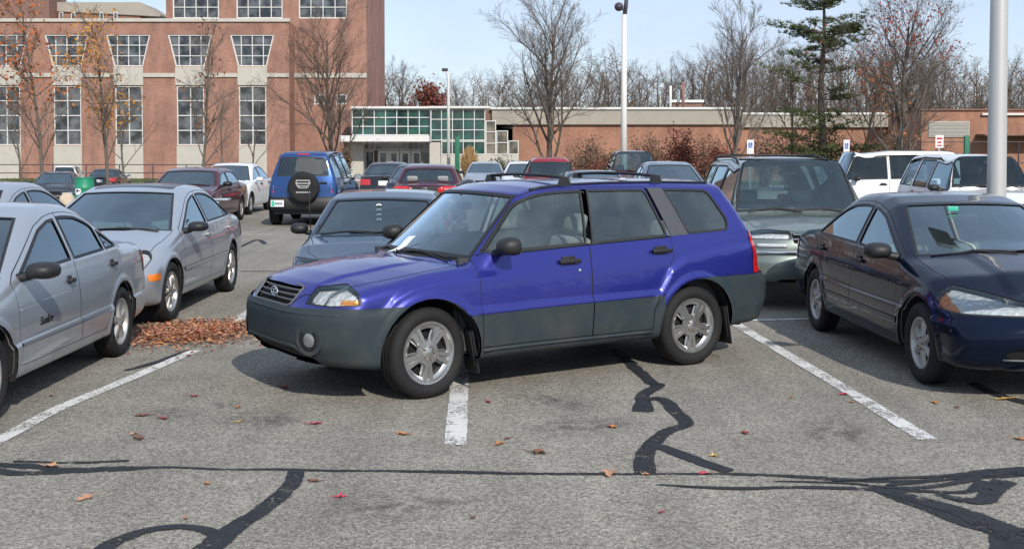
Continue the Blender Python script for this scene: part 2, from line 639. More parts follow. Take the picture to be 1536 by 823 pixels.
# ---- painted stall lines and sealed cracks (centre line points with half widths, in metres)
def ribbon(name, pts, mat, z, jag=0.0, seed=1, sub=0.03):
    rn = random.Random(seed)
    P = [Vector((p[0], p[1])) for p in pts]
    Wd = [p[2] for p in pts]
    # resample, Catmull-Rom between the points
    out = []
    for i in range(len(P) - 1):
        p0 = P[max(0, i - 1)]; p1 = P[i]; p2 = P[i + 1]; p3 = P[min(len(P) - 1, i + 2)]
        n = max(2, int((p2 - p1).length / sub))
        for k in range(n + (1 if i == len(P) - 2 else 0)):
            t = k / n
            q = 0.5 * ((2 * p1) + (p2 - p0) * t + (2 * p0 - 5 * p1 + 4 * p2 - p3) * t * t + (3 * p1 - p0 - 3 * p2 + p3) * t ** 3)
            out.append((q, Wd[i] * (1 - t) + Wd[i + 1] * t))
    vs, fs = [], []
    a1 = a2 = 0.0
    for i, (q, w) in enumerate(out):
        a = out[max(0, i - 1)][0]; c = out[min(len(out) - 1, i + 1)][0]
        t = (c - a).normalized()
        nn = Vector((-t.y, t.x))
        a1 += rn.uniform(-.45, .45); a2 += rn.uniform(-.45, .45); a1 *= .8; a2 *= .8
        wl_ = max(.004, w * (1 + jag * 2.2 * a1)); wr_ = max(.004, w * (1 + jag * 2.2 * a2))
        if jag > .08 and (i == 0 or i == len(out) - 1):
            wl_ *= .35; wr_ *= .35
        vs.append((q.x + nn.x * wl_, q.y + nn.y * wl_, z)); vs.append((q.x - nn.x * wr_, q.y - nn.y * wr_, z))
    for i in range(len(out) - 1):
        fs.append((2 * i, 2 * i + 1, 2 * i + 3, 2 * i + 2))
    m = MB(); m.add(vs, fs)
    return tag(m.build(name, M_(mat)), kind='structure')

ribbon('parking_line', [(-3.214, 6.848, 0.055), (-3.183, 7.413, 0.055), (-3.167, 8.192, 0.055), (-3.026, 9.26, 0.055), (-2.852, 10.628, 0.055)], 'line_paint', 0.006, 0.04, 1)
ribbon('parking_line', [(-2.86, 11.643, 0.055), (-2.952, 13.414, 0.055), (-3.073, 15.661, 0.055)], 'line_paint', 0.006, 0.04, 2)
ribbon('parking_line', [(-0.346, 7.193, 0.068), (-0.408, 9.26, 0.068), (-0.467, 11.643, 0.068)], 'line_paint', 0.006, 0.04, 3)
ribbon('parking_line', [(2.59, 7.326, 0.065), (2.493, 9.343, 0.06), (2.318, 12.369, 0.06), (2.154, 16.472, 0.06)], 'line_paint', 0.006, 0.04, 4)
ribbon('parking_line', [(2.27, 12.491, 0.05), (3.189, 12.64, 0.05), (4.59, 12.871, 0.05)], 'line_paint', 0.006, 0.04, 5)
ribbon('parking_line', [(-6.261, 25.397, 0.05), (-5.118, 25.397, 0.05)], 'line_paint', 0.006, 0.04, 6)
ribbon('crack_seal', [(-3.052, 6.746, 0.05), (-2.772, 6.717, 0.05), (-2.512, 6.632, 0.045), (-2.22, 6.66, 0.04), (-1.926, 6.688, 0.022), (-1.613, 6.646, 0.016), (-1.311, 6.646, 0.02), (-0.931, 6.618, 0.022), (-0.442, 6.604, 0.024), (0.007, 6.563, 0.022), (0.49, 6.549, 0.02), (0.862, 6.549, 0.018), (1.233, 6.549, 0.022)], 'tar', 0.004, 0.25, 11)
ribbon('crack_seal', [(-3.013, 6.66, 0.05), (-2.752, 6.576, 0.05), (-2.427, 6.604, 0.035), (-2.107, 6.66, 0.03)], 'tar', 0.0045, 0.25, 12)
ribbon('crack_seal', [(-2.891, 6.819, 0.02), (-2.532, 6.789, 0.016), (-2.22, 6.834, 0.015)], 'tar', 0.005, 0.4, 13)
ribbon('crack_seal', [(-1.212, 6.618, 0.045), (-1.188, 6.325, 0.05), (-1.251, 5.908, 0.055), (-1.315, 5.673, 0.06), (-1.362, 5.409, 0.07), (-1.402, 5.159, 0.08), (-1.454, 4.84, 0.08)], 'tar', 0.0052, 0.12, 14)
ribbon('crack_seal', [(-1.345, 5.466, 0.05), (-1.45, 5.572, 0.035), (-1.59, 5.622, 0.034), (-1.732, 5.563, 0.04), (-1.829, 5.381, 0.045), (-1.856, 5.117, 0.05)], 'tar', 0.0056, 0.12, 15)
ribbon('crack_seal', [(0.955, 10.773, 0.06), (0.999, 9.991, 0.055), (1.078, 9.207, 0.06), (1.116, 9.049, 0.06), (0.964, 8.652, 0.055), (0.905, 8.118, 0.07)], 'tar', 0.0048, 0.15, 16)
ribbon('crack_seal', [(0.917, 8.444, 0.04), (1.075, 8.558, 0.05), (1.135, 8.118, 0.05), (1.151, 7.759, 0.05), (0.99, 7.537, 0.05), (0.844, 7.193, 0.055), (0.772, 6.878, 0.06), (0.741, 6.535, 0.06)], 'tar', 0.0052, 0.12, 17)
ribbon('crack_seal', [(0.884, 7.193, 0.05), (1.028, 6.924, 0.055), (1.222, 6.59, 0.05)], 'tar', 0.0056, 0.12, 18)
ribbon('crack_seal', [(1.214, 6.549, 0.022), (1.521, 6.508, 0.03), (1.83, 6.429, 0.035), (2.077, 6.402, 0.022), (2.419, 6.442, 0.02), (2.713, 6.535, 0.06), (2.997, 6.59, 0.07)], 'tar', 0.0048, 0.15, 19)
ribbon('crack_seal', [(0.78, 6.338, 0.008), (1.006, 6.287, 0.02), (1.215, 6.262, 0.03), (1.541, 6.287, 0.025), (1.886, 6.25, 0.03), (2.157, 6.212, 0.03), (2.399, 6.2, 0.03), (2.586, 6.402, 0.06)], 'tar', 0.0052, 0.15, 20)
ribbon('crack_seal', [(1.424, 6.402, 0.008), (1.707, 6.376, 0.016), (1.909, 6.325, 0.02), (1.969, 6.176, 0.05), (2.112, 5.886, 0.055), (2.242, 5.622, 0.06), (2.477, 5.504, 0.07)], 'tar', 0.0056, 0.12, 21)
ribbon('crack_seal', [(2.328, 5.523, 0.08), (2.257, 5.246, 0.12), (2.159, 4.916, 0.12)], 'tar', 0.0064, 0.1, 23)
ribbon('crack_seal', [(3.582, 9.153, 0.05), (3.573, 8.748, 0.05), (3.715, 8.289, 0.06)], 'tar', 0.0048, 0.1, 24)
ribbon('crack_seal', [(-5.061, 21.759, 0.03), (-5.148, 23.877, 0.05), (-4.76, 22.85, 0.05)], 'tar', 0.0048, 0.1, 25)
ribbon('crack_seal', [(-4.06, 17.659, 0.04), (-3.165, 17.659, 0.03)], 'tar', 0.0048, 0.1, 26)
ribbon('crack_seal', [(-3.166, 9.656, 0.03), (-3.01, 10.087, 0.04), (-2.919, 10.7, 0.03)], 'tar', 0.0048, 0.1, 27)


ribbon('crack_seal', [(2.016, 6.325, 0.02), (2.259, 6.402, 0.03), (2.48, 6.508, 0.05), (2.735, 6.59, 0.07), (2.972, 6.618, 0.09)], 'tar', 0.0068, 0.15, 41)
ribbon('crack_seal', [(1.905, 6.312, 0.015), (2.103, 6.262, 0.03), (2.339, 6.325, 0.025), (2.581, 6.482, 0.04)], 'tar', 0.0072, 0.15, 42)
ribbon('crack_seal', [(1.981, 6.212, 0.05), (2.113, 6.033, 0.06), (2.25, 5.81, 0.07), (2.306, 5.622, 0.09), (2.376, 5.381, 0.1)], 'tar', 0.0076, 0.12, 43)
ribbon('crack_seal', [(2.224, 6.152, 0.03), (2.31, 6.057, 0.045), (2.421, 6.033, 0.06), (2.562, 6.237, 0.06), (2.695, 6.402, 0.07)], 'tar', 0.008, 0.12, 44)
ribbon('crack_seal', [(1.75, 6.402, 0.014), (2.057, 6.455, 0.02), (2.323, 6.482, 0.02), (2.528, 6.535, 0.03)], 'tar', 0.0084, 0.2, 45)
def oil_material():
    m, nt, b, out = new_mat('oil')
    L = nt.links.new
    tcn = node(nt, 'ShaderNodeTexCoord')
    ln = node(nt, 'ShaderNodeVectorMath', operation='LENGTH'); L(tcn.outputs['Object'], ln.inputs[0])
    mr = node(nt, 'ShaderNodeMapRange'); L(ln.outputs['Value'], mr.inputs['Value'])
    mr.inputs['From Min'].default_value = 1.0; mr.inputs['From Max'].default_value = .1
    gi = node(nt, 'ShaderNodeObjectInfo')
    ad = node(nt, 'ShaderNodeVectorMath', operation='ADD'); L(tcn.outputs['Object'], ad.inputs[0]); L(gi.outputs['Location'], ad.inputs[1])
    n = node(nt, 'ShaderNodeTexNoise', Scale=2.6, Detail=7.0, Roughness=.65); L(ad.outputs[0], n.inputs['Vector'])
    m2 = node(nt, 'ShaderNodeMapRange'); L(n.outputs['Fac'], m2.inputs['Value'])
    m2.inputs['From Min'].default_value = .44; m2.inputs['From Max'].default_value = .66; m2.inputs['To Max'].default_value = .58
    mu = node(nt, 'ShaderNodeMath', operation='MULTIPLY'); L(mr.outputs['Result'], mu.inputs[0]); L(m2.outputs['Result'], mu.inputs[1])
    L(mu.outputs[0], b.inputs['Alpha'])
    b.inputs['Base Color'].default_value = (.045, .042, .038, 1)
    b.inputs['Roughness'].default_value = .7
    MATS['oil'] = m
oil_material()
def oil_stain(x, y, sx, sy, rz):
    m = MB()
    m.add([(0, 0, 0)] + [(math.cos(k * .2618), math.sin(k * .2618), 0) for k in range(24)], [(0, 1 + k, 1 + (k + 1) % 24) for k in range(24)])
    o = m.build('oil_stain', M_('oil'))
    o.location = (x, y, .0085); o.scale = (sx, sy, 1); o.rotation_euler = (0, 0, rz)
    tag(o, kind='structure')
oil_stain(-1.774, 7.915, 0.34, 0.26, 0.3)
oil_stain(-1.566, 7.836, 0.30, 0.20, 1.2)
oil_stain(-2.018, 8.333, 0.22, 0.16, 2.0)
oil_stain(0.487, 7.684, 0.50, 0.30, 0.5)
oil_stain(0.250, 8.512, 0.60, 0.25, 2.2)
oil_stain(2.048, 7.501, 0.50, 0.30, 1.1)
oil_stain(-0.567, 5.942, 0.50, 0.30, 0.2)
oil_stain(-2.368, 8.077, 0.40, 0.20, 2.6)

# ---- facades
def wall_mesh(outline, holes, Y, depth=.28):
    """a wall face in the plane y = Y with openings, each with its reveal"""
    bm = bmesh.new()
    from mathutils.geometry import delaunay_2d_cdt
    co, ed = [], []
    for loop in [outline] + holes:
        o = len(co)
        co += [Vector(p) for p in loop]
        ed += [(o + i, o + (i + 1) % len(loop)) for i in range(len(loop))]
    vo, eo, fo = delaunay_2d_cdt(co, ed, [], 1, 1e-6)[:3]
    vv = [bm.verts.new((p.x, Y, p.y)) for p in vo]
    for f in fo:
        c = sum((vo[i] for i in f), Vector((0, 0))) / len(f)
        if in_poly(c, outline) and not any(in_poly(c, h_) for h_ in holes):
            bm.faces.new([vv[i] for i in reversed(f)])
    for loop in holes:
        a = [bm.verts.new((x, Y, z)) for x, z in loop]
        b = [bm.verts.new((x, Y + depth, z)) for x, z in loop]
        for i in range(len(loop)):
            j = (i + 1) % len(loop)
            bm.faces.new((a[i], a[j], b[j], b[i]))
    # top and end returns
    x0 = min(p[0] for p in outline); x1 = max(p[0] for p in outline)
    return bm

def bars_window(parent, outline, Y, cols, rows, t=.09, frame='white_frame', pane='dark_pane', dep=.20, vt=None):
    """a window: frame and glazing bars in one mesh, its panes as a child"""
    m = MB()
    xs = [p[0] for p in outline]; zs = [p[1] for p in outline]
    x0, x1, z0, z1 = min(xs), max(xs), min(zs), max(zs)
    n = len(outline)
    yy = Y + .06
    def bar(a, b, w):
        a, b = Vector((a[0], a[1])), Vector((b[0], b[1]))
        d = (b - a).normalized(); nn = Vector((-d.y, d.x)) * w / 2
        q = [a + nn, b + nn, b - nn, a - nn]
        m.prism([(p.x, p.y) for p in q], yy, yy + .10, 'y')
    ins = inset(outline, t * .5)
    for i in range(n):
        a, b = Vector(ins[i]), Vector(ins[(i + 1) % n])
        d = (b - a).normalized() * t * .5
        bar(a - d * (1 if i % 2 else -1), b + d * (1 if i % 2 else -1), t)
    def span(axis, v):
        hits = []
        for i in range(n):
            a, b = outline[i], outline[(i + 1) % n]
            if (a[axis] - v) * (b[axis] - v) < 0:
                k = (v - a[axis]) / (b[axis] - a[axis])
                hits.append(a[1 - axis] + (b[1 - axis] - a[1 - axis]) * k)
        return (min(hits) + t * .8, max(hits) - t * .8) if len(hits) >= 2 else None
    yy = Y + .065
    bt = vt or t * .7
    for c in range(1, cols):
        v = x0 + (x1 - x0) * c / cols
        s_ = span(0, v)
        if s_ and s_[1] - s_[0] > .1:
            bar((v, s_[0]), (v, s_[1]), bt)
    yy = Y + .068
    for r in range(1, rows):
        v = z0 + (z1 - z0) * r / rows
        s_ = span(1, v)
        if s_:
            bar((s_[0], v), (s_[1], v), bt)
    o = m.build('window', M_(frame), parent)
    g = MB()
    g.prism(outline, Y + dep - .02, Y + dep + .02, 'y')
    g.build('pane', M_(pane), o)
    return o

def X(px, Y): return AX_(px, Y)
def Z(py, Y): return AZ_(py, Y)
def quad(px0, px1, py0, py1, Y):
    return [(X(px0, Y), Z(py1, Y)), (X(px1, Y), Z(py1, Y)), (X(px1, Y), Z(py0, Y)), (X(px0, Y), Z(py0, Y))]

def brick_hall():
    Y = 98.0
    root = empty('brick_building', (X(215, Y), Y, -.65), 0, 'large red brick building with flared white framed windows behind the left row of cars', 'building')
    inv = Matrix.Translation(-Vector(root.location))
    def put(mb_or_bm, nm, mt, par=root):
        me = mb_or_bm.mesh(nm) if isinstance(mb_or_bm, MB) else None
        if me is None:
            me = bpy.data.meshes.new(nm); mb_or_bm.to_mesh(me); mb_or_bm.free()
        me.transform(inv)
        return link_mesh(nm, me, M_(mt), par)
    zt, zg = Z(33, Y), -.9
    xl, xr = X(-190, Y), X(435, Y)
    out = [(xl, zg), (xr, zg), (xr, zt), (xl, zt)]
    cs = [-172, -80, 12, 103, 195, 287, 380]
    holes, trap, tall, pan = [], [], [], []
    for c in cs:
        t_ = [(X(c - 21.5, Y), Z(100, Y)), (X(c + 21.5, Y), Z(100, Y)), (X(c + 33, Y), Z(52, Y)), (X(c - 33, Y), Z(52, Y))]
        w_ = quad(c - 20.5, c + 20.5, 129, 218, Y)
        trap.append(t_); tall.append(w_); holes += [t_, w_]
    put(wall_mesh(out, holes, Y), 'wall', 'red_brick')
    m = MB()      # roof slab, right return and back of the wing
    m.box(((xl + xr) / 2, Y + 6.2, zt - .3), (xr - xl - .1, 12, .3))
    put(m, 'roof', 'concrete')
    m = MB()
    m.box((xr - .152, Y + 1.2, (zt + zg) / 2 - .01), (.3, 2.38, zt - zg - .02))
    put(m, 'side_wall', 'red_brick')
    for o_, c in zip(trap, cs):
        w = bars_window(root, o_, Y, 4, 3, .10, vt=.065)
        w.data.transform(inv); w.children[0].data.transform(inv)
    for o_, c in zip(tall, cs):
        w = bars_window(root, o_, Y, 2, 4, .09, vt=.08)
        w.data.transform(inv); w.children[0].data.transform(inv)
    # stone: panels between and below the windows, bands, parapet cap
    for c in cs:
        m = MB()
        q = quad(c - 22, c + 22, 101, 128, Y)
        m.box(((q[0][0] + q[1][0]) / 2, Y - .02, (q[0][1] + q[2][1]) / 2), (q[1][0] - q[0][0], .10, q[2][1] - q[0][1]))
        put(m, 'stone_panel', 'limestone')
        m = MB()
        q = quad(c - 21, c + 21, 219, 268, Y)
        m.box(((q[0][0] + q[1][0]) / 2, Y - .02, (q[0][1] + q[2][1]) / 2), (q[1][0] - q[0][0], .10, q[2][1] - q[0][1]))
        put(m, 'stone_base', 'limestone')
        for px, sg in ((c - 24.5, 1), (c + 24.5, -1)):
            pass
    edges_ = [-190] + [v for c in cs for v in (c - 22.2, c + 22.2)] + [435]
    for a, b in zip(edges_[0::2], edges_[1::2]):
        m = MB()
        q = quad(a, b, 110, 116, Y)
        m.box(((q[0][0] + q[1][0]) / 2, Y - .05, (q[0][1] + q[2][1]) / 2), (q[1][0] - q[0][0], .16, q[2][1] - q[0][1]))
        put(m, 'stone_band', 'limestone')
    m = MB()
    m.box(((xl + xr) / 2, Y + .10, zt + .12), (xr - xl + .2, .5, .28), None, .03)
    put(m, 'parapet_cap', 'limestone')
    # tower behind
    Y2 = 100.4
    ztt = Z(-70, Y2)
    tx0, tx1 = X(252, Y2), X(551, Y2)
    ups = [quad(262, 331, -40, 28, Y2), quad(357, 426, -40, 28, Y2), quad(450, 522, -40, 28, Y2)]
    sq = [quad(472, 488, 141, 157, Y2), quad(505, 521, 141, 157, Y2)]
    put(wall_mesh([(tx0, zg), (tx1, zg), (tx1, ztt), (tx0, ztt)], ups + sq, Y2), 'tower_wall', 'red_brick')
    m = MB()
    m.prism([(tx1, Y2 + .01), (X(578, 113), 113), (tx0, 113), (tx0, Y2 + .01)], zg, ztt - .02, 'z')
    bmx = bmesh.new()
    for quad_ in ([(tx1, Y2, zg), (X(578, 113), 113, zg), (X(578, 113), 113, ztt), (tx1, Y2, ztt)], [(tx0, Y2, zg), (tx0, 113, zg), (tx0, 113, ztt), (tx0, Y2, ztt)], [(tx0, Y2, ztt), (tx1, Y2, ztt), (X(578, 113), 113, ztt), (tx0, 113, ztt)]):
        bmx.faces.new([bmx.verts.new(p) for p in quad_])
    put(bmx, 'side_wall', 'red_brick')
    for o_ in ups:
        w = bars_window(root, o_, Y2, 4, 4, .10, vt=.065)
        w.data.transform(inv); w.children[0].data.transform(inv)
    for o_ in sq:
        w = bars_window(root, o_, Y2, 1, 1, .13)
        w.data.transform(inv); w.children[0].data.transform(inv)
    m = MB()
    q = quad(436, 551, 110, 117, Y2)
    m.box(((q[0][0] + q[1][0]) / 2, Y2 - .05, (q[0][1] + q[2][1]) / 2), (q[1][0] - q[0][0], .16, q[2][1] - q[0][1]), None, .02)
    put(m, 'stone_band', 'limestone')
    # rooftop block behind the parapet
    Y3 = 104
    m = MB()
    a, b = X(-60, Y3), X(78, Y3)
    m.box(((a + b) / 2, Y3 + 2, (Z(-20, Y3) + zt) / 2), (b - a, 4, Z(-20, Y3) - zt))
    put(m, 'roof_block', 'brown_brick')
    Y3 = 106
    m = MB()
    a, b = X(76, Y3), X(214, Y3)
    zz = Z(17, Y3)
    m.box(((a + b) / 2, Y3 + 2, (zz + zt) / 2), (b - a, 4, zz - zt))
    put(m, 'roof_block', 'red_brick')
    m = MB()
    z2 = Z(4, Y3)
    m.prism([(a, zz), (X(247, Y3), zz - .5), (X(214, Y3), z2), (a, z2)], Y3 - .2, Y3 + 5, 'y')
    put(m, 'roof_fascia', 'fascia_concrete')
    for px in (97, 115, 157, 178):
        q = quad(px - 3, px + 3, 19, 30, Y3)
        w = bars_window(root, q, Y3 - .30, 1, 1, .06, pane='dark_pane', dep=.10)
        w.data.transform(inv); w.children[0].data.transform(inv)
    return root
brick_hall()

def glass_entrance():
    Y = 96.0
    root = empty('glass_entrance_building', (X(640, Y), Y, -.65), 0, 'entrance pavilion with green tinted glass grid, white frames and stepped right end', 'building')
    inv = Matrix.Translation(-Vector(root.location))
    def put(m, nm, mt, par=root):
        me = m.mesh(nm); me.transform(inv)
        return link_mesh(nm, me, M_(mt), par)
    zg = -.9
    # upper left glazing (set back above the canopy), right bay, stepped end
    def win(q, Yw, c, r, t=.07, vt=.06, pane='green_pane'):
        w = bars_window(root, q, Yw, c, r, t, pane=pane, vt=vt)
        w.data.transform(inv); w.children[0].data.transform(inv)
        return w
    win(quad(528, 646, 163, 203, Y + .5), Y + .5, 7, 3)
    win(quad(646, 728, 163, 211, Y), Y, 5, 3)
    win(quad(662, 728, 211.5, 232, Y), Y, 4, 1)
    for a, b, top in ((728.5, 744, 181), (744.5, 762, 196), (762.5, 778, 211)):
        win(quad(a, b, top, 232, Y), Y, 1, {181: 3, 196: 2, 211: 1}[top], pane='tan_pane')
    m = MB()
    for a, b, t0 in ((526, 646, Y + .4), (645, 736, Y - .1)):
        q = quad(a, b, 159.5, 162.5, Y)
        m.box(((q[0][0] + q[1][0]) / 2, t0 + .3, (q[0][1] + q[2][1]) / 2), (q[1][0] - q[0][0], .9, q[2][1] - q[0][1]))
    put(m, 'roof_fascia', 'white_coping')
    q = quad(516, 647, 204, 213, Y)
    m = MB()
    m.box(((q[0][0] + q[1][0]) / 2, Y - .9, (q[0][1] + q[2][1]) / 2), (q[1][0] - q[0][0], 3.0, q[2][1] - q[0][1]), None, .03)
    put(m, 'canopy', 'white_coping')
    for a, b in ((527, 546), (645, 661)):
        q = quad(a, b, 213.5, 285, Y)
        m = MB()
        m.box(((q[0][0] + q[1][0]) / 2, Y + .2, (q[0][1] + q[2][1]) / 2), (q[1][0] - q[0][0], 1.0, q[2][1] - q[0][1]))
        put(m, 'stone_pillar', 'limestone')
    q = quad(661.5, 778, 232.5, 285, Y)
    m = MB()
    m.box(((q[0][0] + q[1][0]) / 2, Y + .3, (q[0][1] + q[2][1]) / 2), (q[1][0] - q[0][0], .9, q[2][1] - q[0][1]))
    put(m, 'stone_base', 'limestone')
    # doors under the canopy
    Yd = Y + 1.2
    q = quad(546, 645, 206, 225, Yd)
    w = bars_window(root, q, Yd, 6, 1, .08)
    w.data.transform(inv); w.children[0].data.transform(inv)
    for a in (548, 567, 583, 600, 617, 632):
        b = a + (16 if a not in (548, 632) else 13)
        q = quad(a, b, 226, 268, Yd)
        w = bars_window(root, q, Yd, 1, 1, .22 if a not in (548, 632) else .08)
        w.name = 'door'
        w.data.transform(inv); w.children[0].data.transform(inv)
    m = MB()
    m.box((X(640, Y + 8), Y + 8.3, (Z(160, Y) + zg) / 2), (X(778, Y + 8) - X(520, Y + 8), 10, Z(160, Y) - zg - .3))
    put(m, 'back_wall', 'brown_brick')
glass_entrance()

def long_low_building():
    Y = 99.0
    root = empty('low_brick_building', (X(1000, Y), Y, -.65), 0, 'long low brick building with pale concrete fascia behind the bare trees', 'building')
    inv = Matrix.Translation(-Vector(root.location))
    def put(m, nm, mt, par=root):
        me = m.mesh(nm); me.transform(inv)
        return link_mesh(nm, me, M_(mt), par)
    def slab(a, b, t, bt, y0, d, nm, mt, bev=0):
        q = quad(a, b, t, bt, Y)
        m = MB()
        m.box(((q[0][0] + q[1][0]) / 2, y0 + d / 2, (q[0][1] + q[2][1]) / 2), (q[1][0] - q[0][0], d, q[2][1] - q[0][1]), None, bev)
        return put(m, nm, mt)
    slab(738, 1110, 187, 285, Y + .3, 8, 'wall', 'orange_brick')
    slab(738, 1112, 164.5, 186.8, Y, 8.6, 'fascia', 'fascia_concrete')
    slab(736, 1114, 161, 164.3, Y - .15, 9, 'coping', 'white_coping')
    slab(1112.5, 1352, 191, 285, Y + 1, 8, 'wall', 'orange_brick')
    slab(1114.5, 1354, 172, 190.8, Y + .7, 8.6, 'fascia', 'fascia_concrete')
    slab(1114.5, 1356, 168.5, 171.8, Y + .6, 9, 'coping', 'white_coping')
    slab(1018, 1064, 151, 160.8, Y + 4, 3, 'roof_block', 'brown_brick')
    slab(1016, 1066, 147, 150.8, Y + 3.8, 3.4, 'roof_cap', 'white_coping')
    for px, t, mt, r in ((1005, 129, 'white_coping', .11), (1024, 123, 'brown_brick', .13), (750, 145, 'concrete', .06), (990, 143, 'concrete', .05)):
        m = MB(); m.smooth = True
        m.tube([(X(px, Y + 3), Y + 3, Z(162, Y)), (X(px, Y + 3), Y + 3, Z(t, Y + 3))], r, 10)
        put(m, 'vent_pipe', mt)
long_low_building()

def right_building():
    Y = 90.0
    root = empty('brick_annex', (X(1460, Y), Y, -.65), 0, 'flat roofed brick annex with a grey louvred panel at the right edge', 'building')
    inv = Matrix.Translation(-Vector(root.location))
    def put(m, nm, mt, par=root):
        me = m.mesh(nm); me.transform(inv)
        return link_mesh(nm, me, M_(mt), par)
    q = quad(1381, 1640, 166, 285, Y)
    m = MB()
    m.box(((q[0][0] + q[1][0]) / 2, Y + 4, (q[0][1] + q[2][1]) / 2), (q[1][0] - q[0][0], 8, q[2][1] - q[0][1]))
    put(m, 'wall', 'orange_brick')
    q = quad(1379, 1642, 163.5, 165.8, Y)
    m = MB()
    m.box(((q[0][0] + q[1][0]) / 2, Y + 4, (q[0][1] + q[2][1]) / 2), (q[1][0] - q[0][0], 8.3, q[2][1] - q[0][1]))
    put(m, 'roof_cap', 'brown_brick')
    q = quad(1470, 1640, 170, 173, Y)
    m = MB()
    m.box(((q[0][0] + q[1][0]) / 2, Y - .1, (q[0][1] + q[2][1]) / 2), (q[1][0] - q[0][0], .3, q[2][1] - q[0][1]))
    put(m, 'stone_band', 'white_coping')
    m = MB()
    for k in range(11):
        q = quad(1391, 1452, 183 + k * 2.1, 184.5 + k * 2.1, Y)
        m.box(((q[0][0] + q[1][0]) / 2, Y - .06, (q[0][1] + q[2][1]) / 2), (q[1][0] - q[0][0], .10, q[2][1] - q[0][1]), None)
    q = quad(1391, 1452, 182, 206.5, Y)
    m.box(((q[0][0] + q[1][0]) / 2, Y - .005, (q[0][1] + q[2][1]) / 2), (q[1][0] - q[0][0] + .1, .02, q[2][1] - q[0][1]))
    put(m, 'louvre', 'concrete')
    q = quad(1462, 1640, 201.5, 204, Y)
    m = MB()
    m.box(((q[0][0] + q[1][0]) / 2, Y - .9, (q[0][1] + q[2][1]) / 2), (q[1][0] - q[0][0], 1.78, q[2][1] - q[0][1]))
    put(m, 'awning', 'brown_brick')
right_building()

# ---------------------------------------------------------------- trees
simple('bark_grey', (.115, .098, .082), .9, var=.3, scale=2, bump=.4)
simple('bark_brown', (.085, .066, .052), .9, var=.3, scale=2, bump=.4)
simple('twig_grey', (.135, .112, .096), .9, var=.25, scale=1)
simple('twig_brown', (.125, .096, .080), .9, var=.25, scale=1)
simple('leaf_orange', (.36, .115, .035), .8, var=.5, scale=6)
simple('leaf_yellow', (.42, .20, .04), .8, var=.4, scale=6)
simple('leaf_red', (.26, .045, .028), .8, var=.5, scale=6)
simple('leaf_brown', (.17, .085, .045), .85, var=.4, scale=6)
simple('pine_needles', (.075, .098, .030), .75, var=.5, scale=4)
simple('bush_red', (.155, .042, .028), .8, var=.6, scale=4)
simple('bush_brown', (.14, .085, .055), .85, var=.45, scale=5)
simple('bush_green', (.050, .062, .022), .8, var=.5, scale=5)
simple('dry_grass', (.44, .29, .13), .85, var=.3, scale=9)

class TM:
    """fast mesh of tapered limbs"""
    def __init__(s):
        s.v, s.f = [], []
    def limb(s, pts, rs, n):
        o = len(s.v)
        for i, p in enumerate(pts):
            t = (pts[min(i + 1, len(pts) - 1)] - pts[max(0, i - 1)])
            t.normalize()
            ref = Vector((1, 0, 0)) if abs(t.x) < .8 else Vector((0, 1, 0))
            a = t.cross(ref).normalized(); b = t.cross(a)
            for k in range(n):
                th = 2 * math.pi * k / n
                s.v.append(tuple(p + (a * math.cos(th) + b * math.sin(th)) * rs[i]))
        for i in range(len(pts) - 1):
            for k in range(n):
                k2 = (k + 1) % n
                s.f.append((o + i * n + k, o + i * n + k2, o + (i + 1) * n + k2, o + (i + 1) * n + k))
    def quad(s, c, a, b):
        o = len(s.v)
        s.v += [tuple(c - a - b), tuple(c + a - b), tuple(c + a + b), tuple(c - a + b)]
        s.f.append((o, o + 1, o + 2, o + 3))
    def leaf(s, rn, c, size):
        a = Vector((rn.gauss(0, 1), rn.gauss(0, 1), rn.gauss(0, 1))).normalized()
        b = a.cross(Vector((rn.gauss(0, 1), rn.gauss(0, 1), rn.gauss(0, 1)))).normalized()
        o = len(s.v)
        s.v += [tuple(c - a * size), tuple(c + b * size * .55), tuple(c + a * size * 1.1), tuple(c - b * size * .55)]
        s.f.append((o, o + 1, o + 2, o + 3))
    def mesh(s, name, mat, smooth=True):
        me = bpy.data.meshes.new(name)
        me.from_pydata(s.v, [], s.f)
        me.polygons.foreach_set('use_smooth', [smooth] * len(s.f))
        me.materials.append(M_(mat))
        return me

def rand_perp(rn, d):
    v = Vector((rn.gauss(0, 1), rn.gauss(0, 1), rn.gauss(0, 1)))
    v = v - d * v.dot(d)
    return v.normalized()

